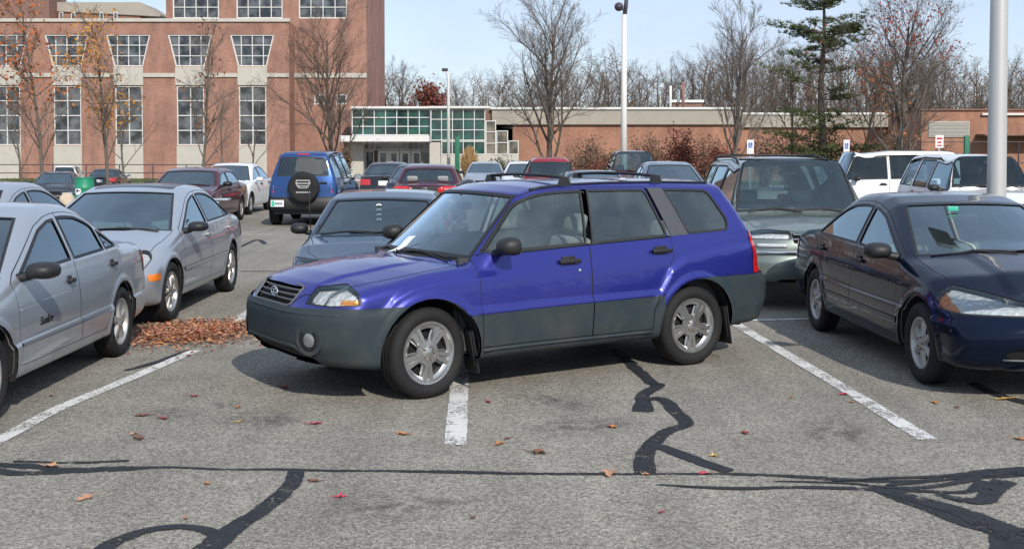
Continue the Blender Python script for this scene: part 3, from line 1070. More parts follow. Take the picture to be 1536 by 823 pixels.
def bare_tree(seed, h, spread, r0, fork=.25, levels=4, nl=(9, 7, 6, 4), up=.35, leaves=None, nleaf=0, leafsize=.09, leaf_zone=(0, 1), stems=1, crown_shape=.6, open_=.75):
    """limbs grown recursively: returns (trunk mesh data, crown mesh data, leaf mesh data)"""
    rn = random.Random(seed)
    big, fine, lv = TM(), TM(), TM()
    tips = []
    def grow(p, d, L, r, lev):
        n = 6 if lev == 0 else (5 if lev == 1 else 4 if lev == 2 else 2)
        pts, rs = [p.copy()], [r]
        for i in range(n):
            d = (d + rand_perp(rn, d) * ((.05 if lev == 0 else .10) + .07 * lev) + Vector((0, 0, up * (.085 if lev else .02)))).normalized()
            p = p + d * (L / n)
            pts.append(p.copy())
            rs.append(max(.004, r * (1 - (.82 if lev else .75) * (i + 1) / n)))
        (big if lev <= 1 else fine).limb(pts, rs, 7 if lev == 0 else 5 if lev == 1 else 3)
        if lev >= 2:
            tips.append(pts[-1])
            if lev >= 3:
                tips.append(pts[len(pts) // 2])
        if lev < levels:
            k = nl[lev]
            f0 = fork if lev == 0 else .22
            for i in range(k):
                t = f0 + (1 - f0) * (i + rn.random() * .8) / k
                t = min(t, .985)
                j = min(n - 1, int(t * n)); fr = t * n - j
                q = pts[j].lerp(pts[j + 1], fr)
                rr = rs[j] * (1 - fr) + rs[j + 1] * fr
                dd = (pts[j + 1] - pts[j]).normalized()
                ang = rn.uniform(.45, .95) * open_ * 1.25
                if lev == 0:
                    az = 2.4 * i + rn.uniform(-.5, .5)
                    out = Vector((math.cos(az), math.sin(az), 0))
                    nd = (dd * math.cos(ang) + out * math.sin(ang)).normalized()
                    LL = h * spread * (1 - crown_shape * (t - f0) / (1 - f0)) * rn.uniform(.8, 1.15)
                else:
                    nd = (dd * math.cos(ang) + rand_perp(rn, dd) * math.sin(ang) + Vector((0, 0, up * .35))).normalized()
                    LL = L * rn.uniform(.38, .62) * (1 - .45 * t)
                grow(q, nd, LL, max(.0045, min(rr * .62, r * (.42 if lev == 0 else .55))), lev + 1)
    for s_ in range(stems):
        a = 2.1 * s_ + rn.random()
        lean = .0 if stems == 1 else rn.uniform(.16, .42)
        grow(Vector((.15 * math.cos(a) * (stems > 1), .15 * math.sin(a) * (stems > 1), -.15)), Vector((lean * math.cos(a), lean * math.sin(a), 1)).normalized(), h * .93, r0, 0)
    if leaves and nleaf:
        zs = [t for t in tips if leaf_zone[0] * h <= t.z <= leaf_zone[1] * h]
        # leaves hang on in clusters
        cen = [rn.choice(zs) for _ in range(max(4, nleaf // 40))] if zs else []
        for _ in range(nleaf):
            if not zs:
                break
            if rn.random() < .75:
                c0 = rn.choice(cen)
                q = c0 + Vector((rn.gauss(0, .5), rn.gauss(0, .5), rn.gauss(0, .4)))
            else:
                q = rn.choice(zs) + Vector((rn.gauss(0, .15), rn.gauss(0, .15), rn.gauss(0, .15)))
            lv.leaf(rn, q, leafsize * rn.uniform(.7, 1.4))
    return big, fine, lv

def plant_tree(name, px, py_base, Y, h, label, group=None, bark='bark_grey', twig='twig_grey', leaves=None, rz=0.0, **kw):
    x = AX_(px, Y)
    root = empty(name, (x, Y, gz(x, Y)), rz, label, 'tree', group)
    big, fine, lv = bare_tree(h=h, leaves=leaves, **kw)
    link_mesh('trunk', big.mesh('trunk', bark), [], root)
    link_mesh('crown', fine.mesh('crown', twig), [], root)
    if lv.f:
        link_mesh('leaves', lv.mesh('leaves', leaves, False), [], root)
    return root

# small planted trees in front of the brick hall, with the last autumn leaves
def hz(py, Y):          # height above the ground of a spot at depth Y
    return AZ_(py, Y) - gz(0, Y)
kw = dict(levels=3, fork=.18, open_=.70)
plant_tree('leafy_tree', 66, 0, 58, hz(-12, 58), 'slender tree at the far left with orange leaves high up and straight grey trunk', 'young trees before the brick building', leaves='leaf_orange', nleaf=700, leafsize=.10, leaf_zone=(.45, 1), seed=11, spread=.30, r0=.10, nl=(19, 10, 8), **kw)
plant_tree('leafy_tree', 163, 0, 60, hz(8, 60), 'slender tree with yellow leaves hanging before the third flared window', 'young trees before the brick building', leaves='leaf_yellow', nleaf=820, leafsize=.09, leaf_zone=(.25, .95), seed=12, spread=.34, r0=.10, nl=(19, 10, 8), **kw)
plant_tree('bare_tree', 187, 0, 72, hz(118, 72), 'low bare tree with a short dark trunk under the yellow leaved tree', 'young trees before the brick building', seed=13, spread=.60, r0=.08, nl=(10, 6, 5), **kw)
plant_tree('bare_tree', 33, 0, 74, hz(108, 74), 'low spreading bare tree at the left margin, before the stone base of the brick building', 'young trees before the brick building', seed=14, spread=.6, r0=.08, nl=(10, 6, 5), **kw)
plant_tree('leafy_tree', 303, 0, 66, hz(36, 66), 'mostly bare tree with a few red and brown leaves before the fourth flared window', 'young trees before the brick building', leaves='leaf_brown', nleaf=160, leafsize=.10, leaf_zone=(.3, 1), seed=15, spread=.36, r0=.10, nl=(19, 10, 8), **kw)
plant_tree('bare_tree', 336, 0, 76, hz(150, 76), 'little bare tree with dark trunk between the stone bases of the brick building', 'young trees before the brick building', seed=16, spread=.6, r0=.06, nl=(9, 6, 5), **kw)
plant_tree('bare_tree', 379, 0, 76, hz(128, 76), 'little bare tree standing before the last tall window left of the brick tower', 'young trees before the brick building', seed=17, spread=.55, r0=.065, nl=(9, 6, 5), **kw)
plant_tree('bare_tree', -40, 0, 62, hz(20, 62), 'orange leaved tree cut off by the left margin', 'young trees before the brick building', leaves='leaf_orange', nleaf=400, leafsize=.10, leaf_zone=(.5, 1), seed=18, spread=.36, r0=.10, nl=(12, 7, 5), **kw)

plant_tree('bare_tree', 498, 0, 70, hz(40, 70), 'wide bare tree with many low limbs before the blank wall of the brick tower', bark='bark_brown', twig='twig_brown', leaves='leaf_brown', nleaf=260, leafsize=.07, leaf_zone=(.4, 1), seed=21, spread=.60, r0=.17, fork=.12, nl=(19, 11, 8, 3), levels=4, open_=.62, crown_shape=.6)
plant_tree('bare_tree', 822, 0, 64, hz(12, 64), 'large bare tree with a broad open crown left of the white lamp post', bark='bark_brown', seed=22, spread=.66, r0=.19, fork=.10, nl=(19, 11, 8, 4), levels=4, open_=.62, crown_shape=.60)
plant_tree('bare_tree', 1103, 0, 66, hz(30, 66), 'tall grey bare tree with fine upright twigs right of the white lamp post', seed=29, spread=.54, r0=.15, fork=.13, nl=(20, 11, 8, 3), levels=4, open_=.50, crown_shape=.6)
plant_tree('bare_tree', 1345, 0, 66, hz(18, 66), 'large many limbed tree with red leaves left at its top beside the pine', leaves='leaf_red', nleaf=650, leafsize=.085, leaf_zone=(.72, 1), seed=24, spread=.66, r0=.19, fork=.10, nl=(20, 11, 8, 4), levels=4, open_=.62, crown_shape=.5)
plant_tree('leafy_tree', 1292, 0, 72, hz(95, 72), 'rusty orange leaved tree between the pine and the red topped tree', leaves='leaf_orange', nleaf=420, leafsize=.11, leaf_zone=(.35, 1), bark='bark_brown', twig='twig_brown', seed=25, spread=.55, r0=.11, nl=(13, 8, 6), levels=3, fork=.15, open_=.6)
plant_tree('bare_tree', 1188, 0, 75, hz(82, 75), 'brown twigged tree in front of the lower pine trunk', leaves='leaf_brown', nleaf=900, leafsize=.07, leaf_zone=(.4, 1), bark='bark_brown', twig='twig_brown', seed=26, spread=.6, r0=.11, nl=(15, 9, 7), levels=3, fork=.15, open_=.8)
plant_tree('leafy_tree', 640, 0, 118, hz(126, 118), 'round dark red tree crown showing above the glass pavilion roof', leaves='bush_red', nleaf=1900, leafsize=.17, leaf_zone=(.35, 1), seed=27, spread=.42, r0=.25, nl=(13, 8, 5), levels=3, fork=.2)

# the pine
def pine(px, Y, h):
    rn = random.Random(31)
    x = AX_(px, Y)
    root = empty('pine_tree', (x, Y, gz(x, Y)), 0, 'tall white pine with layered green branches against the sky', 'tree')
    t, b, nd = TM(), TM(), TM()
    pts = [Vector((math.sin(i * .8) * .10, math.cos(i * .7) * .08, -.1 + (h + .1) * i / 14)) for i in range(15)]
    t.limb(pts, [.30 * (1 - .93 * i / 14) for i in range(15)], 8)
    z = h * .10
    while z < h * .97:
        f = z / h
        reach = (2.35 * min(1, .25 + (1 - f) * 2.6)) * rn.uniform(.75, 1.2)
        sparse = .20 < f < .55
        n = rn.randint(2, 5) if not sparse else rn.randint(1, 3)
        a0 = rn.uniform(0, 6.28)
        for k in range(n):
            a = a0 + 6.283 * k / n + rn.uniform(-.5, .5)
            d = Vector((math.cos(a), math.sin(a), rn.uniform(-.15, .38)))
            L = reach * rn.uniform(.4, 1.25)
            p0 = Vector((0, 0, z + rn.uniform(-.4, .4)))
            bp = [p0 + d * L * q + Vector((0, 0, .10 * L * q * q)) for q in (0, .35, .7, 1)]
            b.limb(bp, [.05, .035, .022, .008], 4)
            for j in range(int(30 * L) + 8):
                q = rn.uniform(.35, 1.08)
                c = p0 + d * L * q + Vector((0, 0, .10 * L * q * q)) + Vector((rn.gauss(0, .20 + .10 * L * q), rn.gauss(0, .20 + .10 * L * q), rn.uniform(-.05, .22)))
                for m in range(10):
                    e = Vector((rn.gauss(0, 1), rn.gauss(0, 1), abs(rn.gauss(0, .9)) + .15)).normalized()
                    w = rand_perp(rn, e) * .022
                    o = len(nd.v)
                    ln = rn.uniform(.16, .32)
                    nd.v += [tuple(c - w), tuple(c + w), tuple(c + e * ln)]
                    nd.f.append((o, o + 1, o + 2))
        z += rn.uniform(.5, 1.0) if not sparse else rn.uniform(.8, 1.3)
    link_mesh('trunk', t.mesh('trunk', 'bark_brown'), [], root)
    link_mesh('branches', b.mesh('branches', 'bark_brown'), [], root)
    link_mesh('crown', nd.mesh('crown', 'pine_needles', False), [], root)
pine(1232, 70, hz(-62, 70))

# wood behind the low buildings: every tree its own, copied from six
WOOD = []
for i in range(6):
    big, fine, lv = bare_tree(seed=50 + i, h=9.5, spread=[.40, .48, .36, .44, .5, .38][i], r0=.15, fork=.15, nl=(15, 9, 8), levels=3, up=.35, open_=.75, crown_shape=.45,
                              leaves='leaf_brown' if i in (1, 4) else None, nleaf=220 if i in (1, 4) else 0, leafsize=.09, leaf_zone=(.4, 1))
    WOOD.append((big.mesh('trunk', 'bark_grey'), fine.mesh('crown', ['twig_grey', 'twig_brown'][i % 2]), lv.mesh('leaves', 'leaf_brown', False) if lv.f else None))
def wood_tree(px, top, Y, k, rz, wide=1.0):
    x = AX_(px, Y)
    h = hz(top, Y)
    o = empty('bare_tree', (x, Y, gz(x, Y)), rz, 'bare grey tree in the wood behind the low flat roofed buildings', 'tree', 'bare trees of the wood behind the buildings')
    s = h / 9.5
    o.scale = (s * wide, s * wide, s)
    t, c, l = WOOD[k]
    for nm, me in (('trunk', t), ('crown', c), ('leaves', l)):
        if me:
            q = bpy.data.objects.new(nm, me); COL.objects.link(q); q.parent = o
rnw = random.Random(5)
px = 572
while px < 1630:
    top = np.interp(px, [572, 600, 640, 700, 760, 850, 920, 1000, 1060, 1150, 1200, 1260, 1380, 1440, 1470, 1540, 1640], [94, 108, 136, 126, 120, 104, 98, 106, 90, 86, 80, 74, 66, 112, 104, 99, 96])
    wood_tree(px + rnw.uniform(-6, 6), top + rnw.uniform(-8, 16), rnw.uniform(116, 150), rnw.randrange(6), rnw.uniform(0, 6.28), rnw.uniform(.9, 1.25))
    px += rnw.uniform(7, 12)

# shrubs
def shrub(name, px, Y, w, h, mat, label, n=2600, seed=1, leaf=.07, group=None, stems=True):
    rn = random.Random(seed)
    x = AX_(px, Y)
    root = empty(name, (x, Y, gz(x, Y)), 0, label, 'shrub', group)
    st, lv = TM(), TM()
    for i in range(26):
        a = rn.uniform(0, 6.28); r = rn.uniform(.1, 1) * w / 2
        tip = Vector((math.cos(a) * r, math.sin(a) * r * .7, h * rn.uniform(.6, 1.05) * (1 - .35 * (2 * r / w) ** 2)))
        st.limb([Vector((tip.x * .2, tip.y * .2, -.05)), tip * .55, tip], [.025, .016, .006], 4)
        for _ in range(n // 26):
            f = rn.uniform(.3, 1.05)
            lv.leaf(rn, tip * f + Vector((rn.gauss(0, w * .07), rn.gauss(0, w * .06), rn.gauss(0, h * .06))), leaf * rn.uniform(.6, 1.4))
    link_mesh('stems', st.mesh('stems', 'bark_brown'), [], root)
    link_mesh('foliage', lv.mesh('foliage', mat, False), [], root)
def shrub_at(name, px0, px1, ptop, Y, mat, label, **k):
    w = (px1 - px0) / FPX * Y
    shrub(name, (px0 + px1) / 2, Y, w, hz(ptop, Y), mat, label, **k)
shrub_at('shrub', 985, 1062, 194, 72, 'bush_red', 'wide red burning bush below the concrete fascia right of the lamp post', seed=2, n=4200)
shrub_at('shrub', 870, 985, 236, 70, 'bush_red', 'low red hedge shrub between the lamp post and the big bare tree', seed=3, n=3600)
shrub_at('shrub', 850, 930, 226, 74, 'bush_brown', 'dull brown shrub at the foot of the low building behind the red hedge', seed=4)
shrub_at('shrub', 1190, 1275, 196, 70, 'bush_green', 'green and yellow shrub at the foot of the pine', seed=5, n=4500)
shrub_at('shrub', 1150, 1215, 205, 76, 'bush_brown', 'brown bare shrub left of the pine foot', seed=6)
shrub_at('shrub', 1268, 1382, 206, 72, 'bush_brown', 'broad reddish brown shrub right of the pine', seed=7, n=4200)
shrub_at('shrub', 1060, 1110, 212, 75, 'bush_red', 'small red shrub below the tall grey bare tree', seed=8)
shrub_at('shrub', 1395, 1440, 208, 80, 'bush_brown', 'small brown shrub before the brick annex wall', seed=9, n=1500)
shrub_at('shrub', 712, 790, 238, 78, 'bush_green', 'low olive green shrub in front of the stepped glass end', seed=10, n=2600)
shrub_at('shrub', 780, 850, 232, 80, 'bush_brown', 'low tan shrub under the large bare tree', seed=13, n=1500)
shrub_at('shrub', 838, 925, 206, 82, 'bush_brown', 'tall brown thicket against the wall between the big bare tree and the lamp post', seed=17, n=2600)
shrub_at('shrub', 930, 1010, 200, 78, 'bush_brown', 'tall reddish brown thicket between the lamp post and the burning bush', seed=15, n=3200)
shrub_at('shrub', 1290, 1400, 190, 84, 'bush_brown', 'wide brown thicket before the annex corner behind the pine', seed=16, n=3600)
shrub_at('shrub', 1110, 1180, 204, 80, 'bush_brown', 'low brown thicket right of the tall grey bare tree', seed=18, n=2200)
shrub_at('shrub', 1020, 1100, 190, 86, 'bush_brown', 'tall brown thicket under the concrete fascia behind the burning bush', seed=19, n=2600)
shrub_at('shrub', 505, 535, 215, 88, 'bush_brown', 'narrow brown shrub at the corner of the brick tower', seed=14, n=1200)

def tuft(px, ptop, pw, Y):
    rn = random.Random(3)
    x = AX_(px, Y)
    root = empty('ornamental_grass', (x, Y, gz(x, Y)), 0, 'tan tuft of tall ornamental grass before the glass pavilion', 'plant')
    t = TM()
    h = hz(ptop, Y); w = pw / FPX * Y / 2
    for i in range(700):
        a = rn.uniform(0, 6.28); r = w * math.sqrt(rn.random()); k_ = rn.uniform(.6, 1.05)
        t.limb([Vector((math.cos(a) * r * .5, math.sin(a) * r * .5, 0)), Vector((math.cos(a) * r * .9, math.sin(a) * r * .9, h * .6 * k_)), Vector((math.cos(a) * r * 1.2, math.sin(a) * r * 1.2, h * k_ * (1 - .35 * (r / w) ** 2)))], [.016, .014, .012], 3)
    link_mesh('blades', t.mesh('blades', 'dry_grass'), [], root)
tuft(704, 218, 26, 84)

# ---------------------------------------------------------------- car bodies
class Curve:
    """piecewise-linear control points, softened over a small width"""
    def __init__(s, pts, soft=0.05, slope_ext=False):
        pts = sorted(pts)
        xs = np.array([p[0] for p in pts], float)
        ys = np.array([p[1] for p in pts], float)
        a, b = xs[0] - 0.6, xs[-1] + 0.6
        s.x = np.arange(a, b, 0.005)
        y = np.interp(s.x, xs, ys)
        if slope_ext:
            k = (ys[-1] - ys[-2]) / (xs[-1] - xs[-2])
            y = np.where(s.x > xs[-1], ys[-1] + k * (s.x - xs[-1]), y)
            k0 = (ys[1] - ys[0]) / (xs[1] - xs[0])
            y = np.where(s.x < xs[0], ys[0] + k0 * (s.x - xs[0]), y)
        w = max(1, int(soft / 0.005))
        ker = np.ones(w) / w
        for _ in range(2):
            y = np.convolve(np.pad(y, w, mode='edge'), ker, mode='same')[w:-w]
        s.y = y
    def __call__(s, x):
        return np.interp(x, s.x, s.y)

def smax(a, b, k):
    h = np.clip(k - np.abs(a - b), 0, None) / k
    return np.maximum(a, b) + h * h * k * 0.25

class Shape:
    """the outer surface of a car body as an implicit function"""
    def __init__(s, S):
        s.S = S
        s.top = Curve(S['top'], S.get('soft', 0.05))
        s.crown = Curve(S['crown'], 0.2)
        s.prof = Curve(S['prof'], 0.05)
        s.plan = Curve(S.get('plan', [(-2, 0), (2, 0)]), 0.25)
        s.belt = Curve(S['belt'], 0.1)
        s.front = Curve(S['front'], S.get('fsoft', 0.04))
        s.rear = Curve(S['rear'], S.get('fsoft', 0.04))
        s.bot = Curve(S['bot'], 0.08)
        s.hw = S['hw']
        s.xf = max(p[1] for p in S['front'])
        s.xr = min(p[1] for p in S['rear'])
    def W(s, x, z):
        S = s.S
        zb = s.belt(x)
        w = s.hw + s.plan(x) + s.prof(np.minimum(z, zb) - zb + S['belt0'])
        h = np.maximum(z - zb, 0)
        w = w - S['tum'] * h - S.get('tumc', 0.12) * h * h
        for xa in (S['xfa'], S['xra']):
            r = np.sqrt((x - xa) ** 2 + (z - S['wr']) ** 2)
            ra = S['ra']
            w = w + S.get('flare', 0.02) * sstep(r, ra + S.get('flw', 0.10), ra + 0.015) * (z < zb)
        for (pts, amt, sl, x0, x1, fade) in S.get('ledge', []):
            zc = np.interp(x, [p[0] for p in pts], [p[1] for p in pts])
            dz = (np.interp(x + .02, [p[0] for p in pts], [p[1] for p in pts]) - np.interp(x - .02, [p[0] for p in pts], [p[1] for p in pts])) / .04
            m = sstep(x, x0 - fade, x0 + fade) * sstep(x, x1 + fade, x1 - fade)
            w = w + amt * sstep((zc - z) / np.sqrt(1 + dz * dz), 0.0, sl) * m
        return w
    def T(s, x, y):
        S = s.S
        y2 = (y / s.hw) ** 2
        d = sstep(x, S['xm'] - 0.5, S['xm'] + 0.5) * S['kw'] - sstep(x, S['xm'] + 0.5, S['xm'] - 0.5) * S.get('kwr', S['kw'])
        xs = x + d * y * y
        zt = s.top(xs)
        t = zt - s.crown(x) * y2
        for (fx0, fx1, y0, y1, amt, sl) in S.get('bulge', []):
            t = t + amt * sstep(np.abs(y), y1 + sl, y1) * sstep(np.abs(y), y0 - sl, y0) * sstep(x, fx0 - .15, fx0 + .15) * sstep(x, fx1 + .15, fx1 - .15)
        return t, s.top(xs + .01) - s.top(xs - .01)
    def XF(s, y, z):
        return s.front(z) - s.S['kf'] * np.abs(y / s.hw) ** s.S['nf']
    def XR(s, y, z):
        return s.rear(z) + s.S['kr'] * np.abs(y / s.hw) ** s.S['nr']
    def f(s, p):
        x, y, z = p[:, 0], p[:, 1], p[:, 2]
        S = s.S
        t, dz = s.T(x, y)
        sl = dz / 0.02
        a = (z - t) / np.sqrt(1 + sl * sl)
        b = np.abs(y) - s.W(x, z)
        k = S.get('k_side', 0.09)
        d = smax(a, b, k)
        e = (x - s.XF(y, z)) * 0.93
        g = (s.XR(y, z) - x) * 0.93
        d = smax(d, e, S.get('k_front', 0.10))
        d = smax(d, g, S.get('k_rear', 0.10))
        d = smax(d, s.bot(x) - z, 0.05)
        return d
    def normal(s, p):
        e = 0.011
        g = np.zeros_like(p)
        for i in range(3):
            q = p.copy(); q[:, i] += e
            r = p.copy(); r[:, i] -= e
            g[:, i] = s.f(q) - s.f(r)
        n = np.linalg.norm(g, axis=1)[:, None]
        return g / np.maximum(n, 1e-9)
    def cast(s, a, b, it=18):
        a = a.copy(); b = b.copy()
        for _ in range(it):
            m = (a + b) / 2
            ins = (s.f(m) < 0)[:, None]
            a = np.where(ins, m, a)
            b = np.where(ins, b, m)
        return (a + b) / 2
    def side(s, x, z):
        p = s.cast(np.array([[x, 0.2, z]]), np.array([[x, 1.3, z]]))
        return float(p[0, 1])
    def nose(s, y, z):
        return float(s.cast(np.array([[1.0, y, z]]), np.array([[3.5, y, z]]))[0, 0])
    def tail(s, y, z):
        return float(s.cast(np.array([[-1.0, y, z]]), np.array([[-3.5, y, z]]))[0, 0])
    def over(s, x, y):
        return float(s.cast(np.array([[x, y, 0.6]]), np.array([[x, y, 2.4]]))[0, 2])
    def grid(s, h):
        """half shell (y >= 0) as quads"""
        xo = (s.xr - 0.12, s.xf + 0.12)
        xi = (s.xr + 0.45, s.xf - 0.45)
        yo, yi = 1.15, 0.4
        zo = (-0.1, s.S.get('zmax', 2.05))
        zi = (0.48, 0.64)
        nx = int((xo[1] - xo[0]) / h)
        ny = int(1.0 / h)
        nzz = int(2.0 / h)
        verts, quads, key = [], [], {}
        ins = []
        def vid(u, v, w):
            k = (u, v, w)
            if k not in key:
                key[k] = len(verts)
                fu, fv, fw = u / nx, v / ny, w / nzz
                verts.append((xo[0] + (xo[1] - xo[0]) * fu, yo * fv, zo[0] + (zo[1] - zo[0]) * fw))
                ins.append((xi[0] + (xi[1] - xi[0]) * fu, yi * fv, zi[0] + (zi[1] - zi[0]) * fw))
            return key[k]
        for i in range(nx):
            for j in range(ny):
                quads.append((vid(i, j, nzz), vid(i + 1, j, nzz), vid(i + 1, j + 1, nzz), vid(i, j + 1, nzz)))
                quads.append((vid(i, j, 0), vid(i, j + 1, 0), vid(i + 1, j + 1, 0), vid(i + 1, j, 0)))
            for w in range(nzz):
                quads.append((vid(i, ny, w), vid(i, ny, w + 1), vid(i + 1, ny, w + 1), vid(i + 1, ny, w)))
        for j in range(ny):
            for w in range(nzz):
                quads.append((vid(nx, j, w), vid(nx, j + 1, w), vid(nx, j + 1, w + 1), vid(nx, j, w + 1)))
                quads.append((vid(0, j, w), vid(0, j, w + 1), vid(0, j + 1, w + 1), vid(0, j + 1, w)))
        P = s.cast(np.array(ins, float), np.array(verts, float))
        P[np.array(verts)[:, 1] == 0, 1] = 0.0
        return P, quads

AX = {'side': (0, 2), 'front': (1, 2), 'top': (0, 1)}

class Shell:
    """the half body as convex faces, each with the name of the part it belongs to"""
    def __init__(s, shape, h):
        s.sh = shape
        P, Q = shape.grid(h)
        N = shape.normal(P)
        s.v = [tuple(p) for p in P]
        s.F = []
        for q in Q:
            s.F.append(s.mk(q, 'body', N[list(q)].mean(axis=0)))
    def mk(s, q, part, n):
        c = [sum(s.v[i][k] for i in q) / len(q) for k in range(3)]
        return [tuple(q), part, c, n]
    def cut(s, poly, proj, mp, filt=None, planes=()):
        """give the faces whose centre lies in poly (seen along proj) a new part name, splitting faces on its outline"""
        ia, ib = AX[proj]
        v = s.v
        xs = [p[0] for p in poly]; ys = [p[1] for p in poly]
        bx0, bx1, by0, by1 = min(xs) - .15, max(xs) + .15, min(ys) - .15, max(ys) + .15
        segs = []
        n = len(poly)
        for i in range(n):
            a, b = poly[i], poly[(i + 1) % n]
            dx, dy = b[0] - a[0], b[1] - a[1]
            L = math.hypot(dx, dy)
            if L < 1e-6:
                continue
            nx_, ny_ = -dy / L, dx / L
            segs.append((min(a[0], b[0]) - 1e-4, max(a[0], b[0]) + 1e-4, min(a[1], b[1]) - 1e-4, max(a[1], b[1]) + 1e-4, nx_, ny_, nx_ * a[0] + ny_ * a[1]))
        cache = {}
        keep, cand = [], []
        for f in s.F:
            c = f[2]
            if f[1] in mp and bx0 < c[ia] < bx1 and by0 < c[ib] < by1 and (filt is None or filt(c, f[3])):
                cand.append(f)
            else:
                keep.append(f)
        def split(f, dist, key):
            q = f[0]
            d = [dist(v[i]) for i in q]
            if min(d) > -1e-5 or max(d) < 1e-5:
                return [f]
            A, B = [], []
            m = len(q)
            for i in range(m):
                j = (i + 1) % m
                if d[i] >= 0:
                    A.append(q[i])
                if d[i] <= 0:
                    B.append(q[i])
                if (d[i] > 0 and d[j] < 0) or (d[i] < 0 and d[j] > 0):
                    lo, hi = (q[i], q[j]) if q[i] < q[j] else (q[j], q[i])
                    kk = (key, lo, hi)
                    if kk not in cache:
                        t = d[i] / (d[i] - d[j])
                        p, r = v[q[i]], v[q[j]]
                        v.append(tuple(p[k] + (r[k] - p[k]) * t for k in range(3)))
                        cache[kk] = len(v) - 1
                    A.append(cache[kk]); B.append(cache[kk])
            out = []
            for g in (A, B):
                if len(g) >= 3:
                    out.append(s.mk(g, f[1], f[3]))
            return out
        for pi, (ax, val) in enumerate(planes):
            nc = []
            for f in cand:
                nc += split(f, lambda p: p[ax] - val, ('p', pi))
            cand = nc
        for si, (x0, x1, y0, y1, nx_, ny_, off) in enumerate(segs):
            nc = []
            for f in cand:
                fa = [v[i][ia] for i in f[0]]; fb = [v[i][ib] for i in f[0]]
                if max(fa) < x0 or min(fa) > x1 or max(fb) < y0 or min(fb) > y1:
                    nc.append(f)
                else:
                    nc += split(f, lambda p: nx_ * p[ia] + ny_ * p[ib] - off, si)
            cand = nc
        for f in cand:
            c = f[2]
            if in_poly((c[ia], c[ib]), poly) and (filt is None or filt(c, f[3])):
                f[1] = mp[f[1]]
        s.F = keep + cand
    def drop(s, part):
        s.F = [f for f in s.F if f[1] != part]
    def build(s, parts, table, name, parent, split=False):
        """parts: list of (part name, material slot). Makes one object (mirrored) or two (one per side)"""
        fs, ms = [], []
        off = table.get('off', 0.0)
        for pn, slot in parts:
            for f in s.F:
                if f[1] == pn:
                    fs.append(f[0]); ms.append(slot)
        if not fs:
            return []
        used = sorted({i for q in fs for i in q})
        idx = {k: i for i, k in enumerate(used)}
        P = np.array([s.v[i] for i in used])
        N = s.sh.normal(P)
        centre = np.abs(P[:, 1]) < 1e-6
        N[centre, 1] = 0
        fs = [[idx[i] for i in q] for q in fs]
        n0 = len(P)
        P0 = P + N * off
        V, NN, FF, MM = [P0], [N], list(fs), list(ms)
        cnt = n0
        skirt = table.get('skirt', 0.0)
        if skirt:
            ed = {}
            for q in fs:
                for i in range(len(q)):
                    a, b = q[i], q[(i + 1) % len(q)]
                    ed.setdefault((min(a, b), max(a, b)), []).append((a, b))
            sv, sn = [], []
            for k, l in ed.items():
                if len(l) == 1:
                    a, b = l[0]
                    if P[a, 1] < 1e-6 and P[b, 1] < 1e-6:
                        continue
                    pa, pb = P0[a], P0[b]
                    qa, qb = P[a] + N[a] * (off - skirt), P[b] + N[b] * (off - skirt)
                    nn = np.cross(pb - pa, -(N[a] + N[b]))
                    ln = np.linalg.norm(nn)
                    nn = nn / ln if ln > 1e-9 else N[a]
                    sv += [pa, pb, qb, qa]
                    sn += [nn] * 4
                    FF.append([cnt + 1, cnt, cnt + 3, cnt + 2]); MM.append(table.get('skirt_slot', 0))
                    cnt += 4
            if sv:
                V.append(np.array(sv)); NN.append(np.array(sn))
        lin = table.get('lining')
        if lin is not None:
            V.append(P - N * 0.035); NN.append(-N)
            for q in fs:
                FF.append([cnt + i for i in reversed(q)]); MM.append(lin)
            cnt += n0
        V = np.concatenate(V); NN = np.concatenate(NN)
        objs = []
        mats = table['mats']
        def emit(V, NN, FF, MM, nm):
            me = bpy.data.meshes.new(nm)
            me.from_pydata(V.tolist(), [], FF)
            me.polygons.foreach_set('material_index', MM)
            me.polygons.foreach_set('use_smooth', [True] * len(FF))
            me.normals_split_custom_set_from_vertices(NN.tolist())
            return link_mesh(nm, me, mats, parent)
        Vm = V.copy(); Vm[:, 1] *= -1
        Nm = NN.copy(); Nm[:, 1] *= -1
        Fm = [list(reversed(q)) for q in FF]
        if split:
            objs.append(emit(V, NN, FF, MM, name))
            objs.append(emit(Vm, Nm, Fm, MM, name))
        else:
            k = len(V)
            objs.append(emit(np.concatenate([V, Vm]), np.concatenate([NN, Nm]), FF + [[i + k for i in q] for q in Fm], MM + MM, name))
        return objs

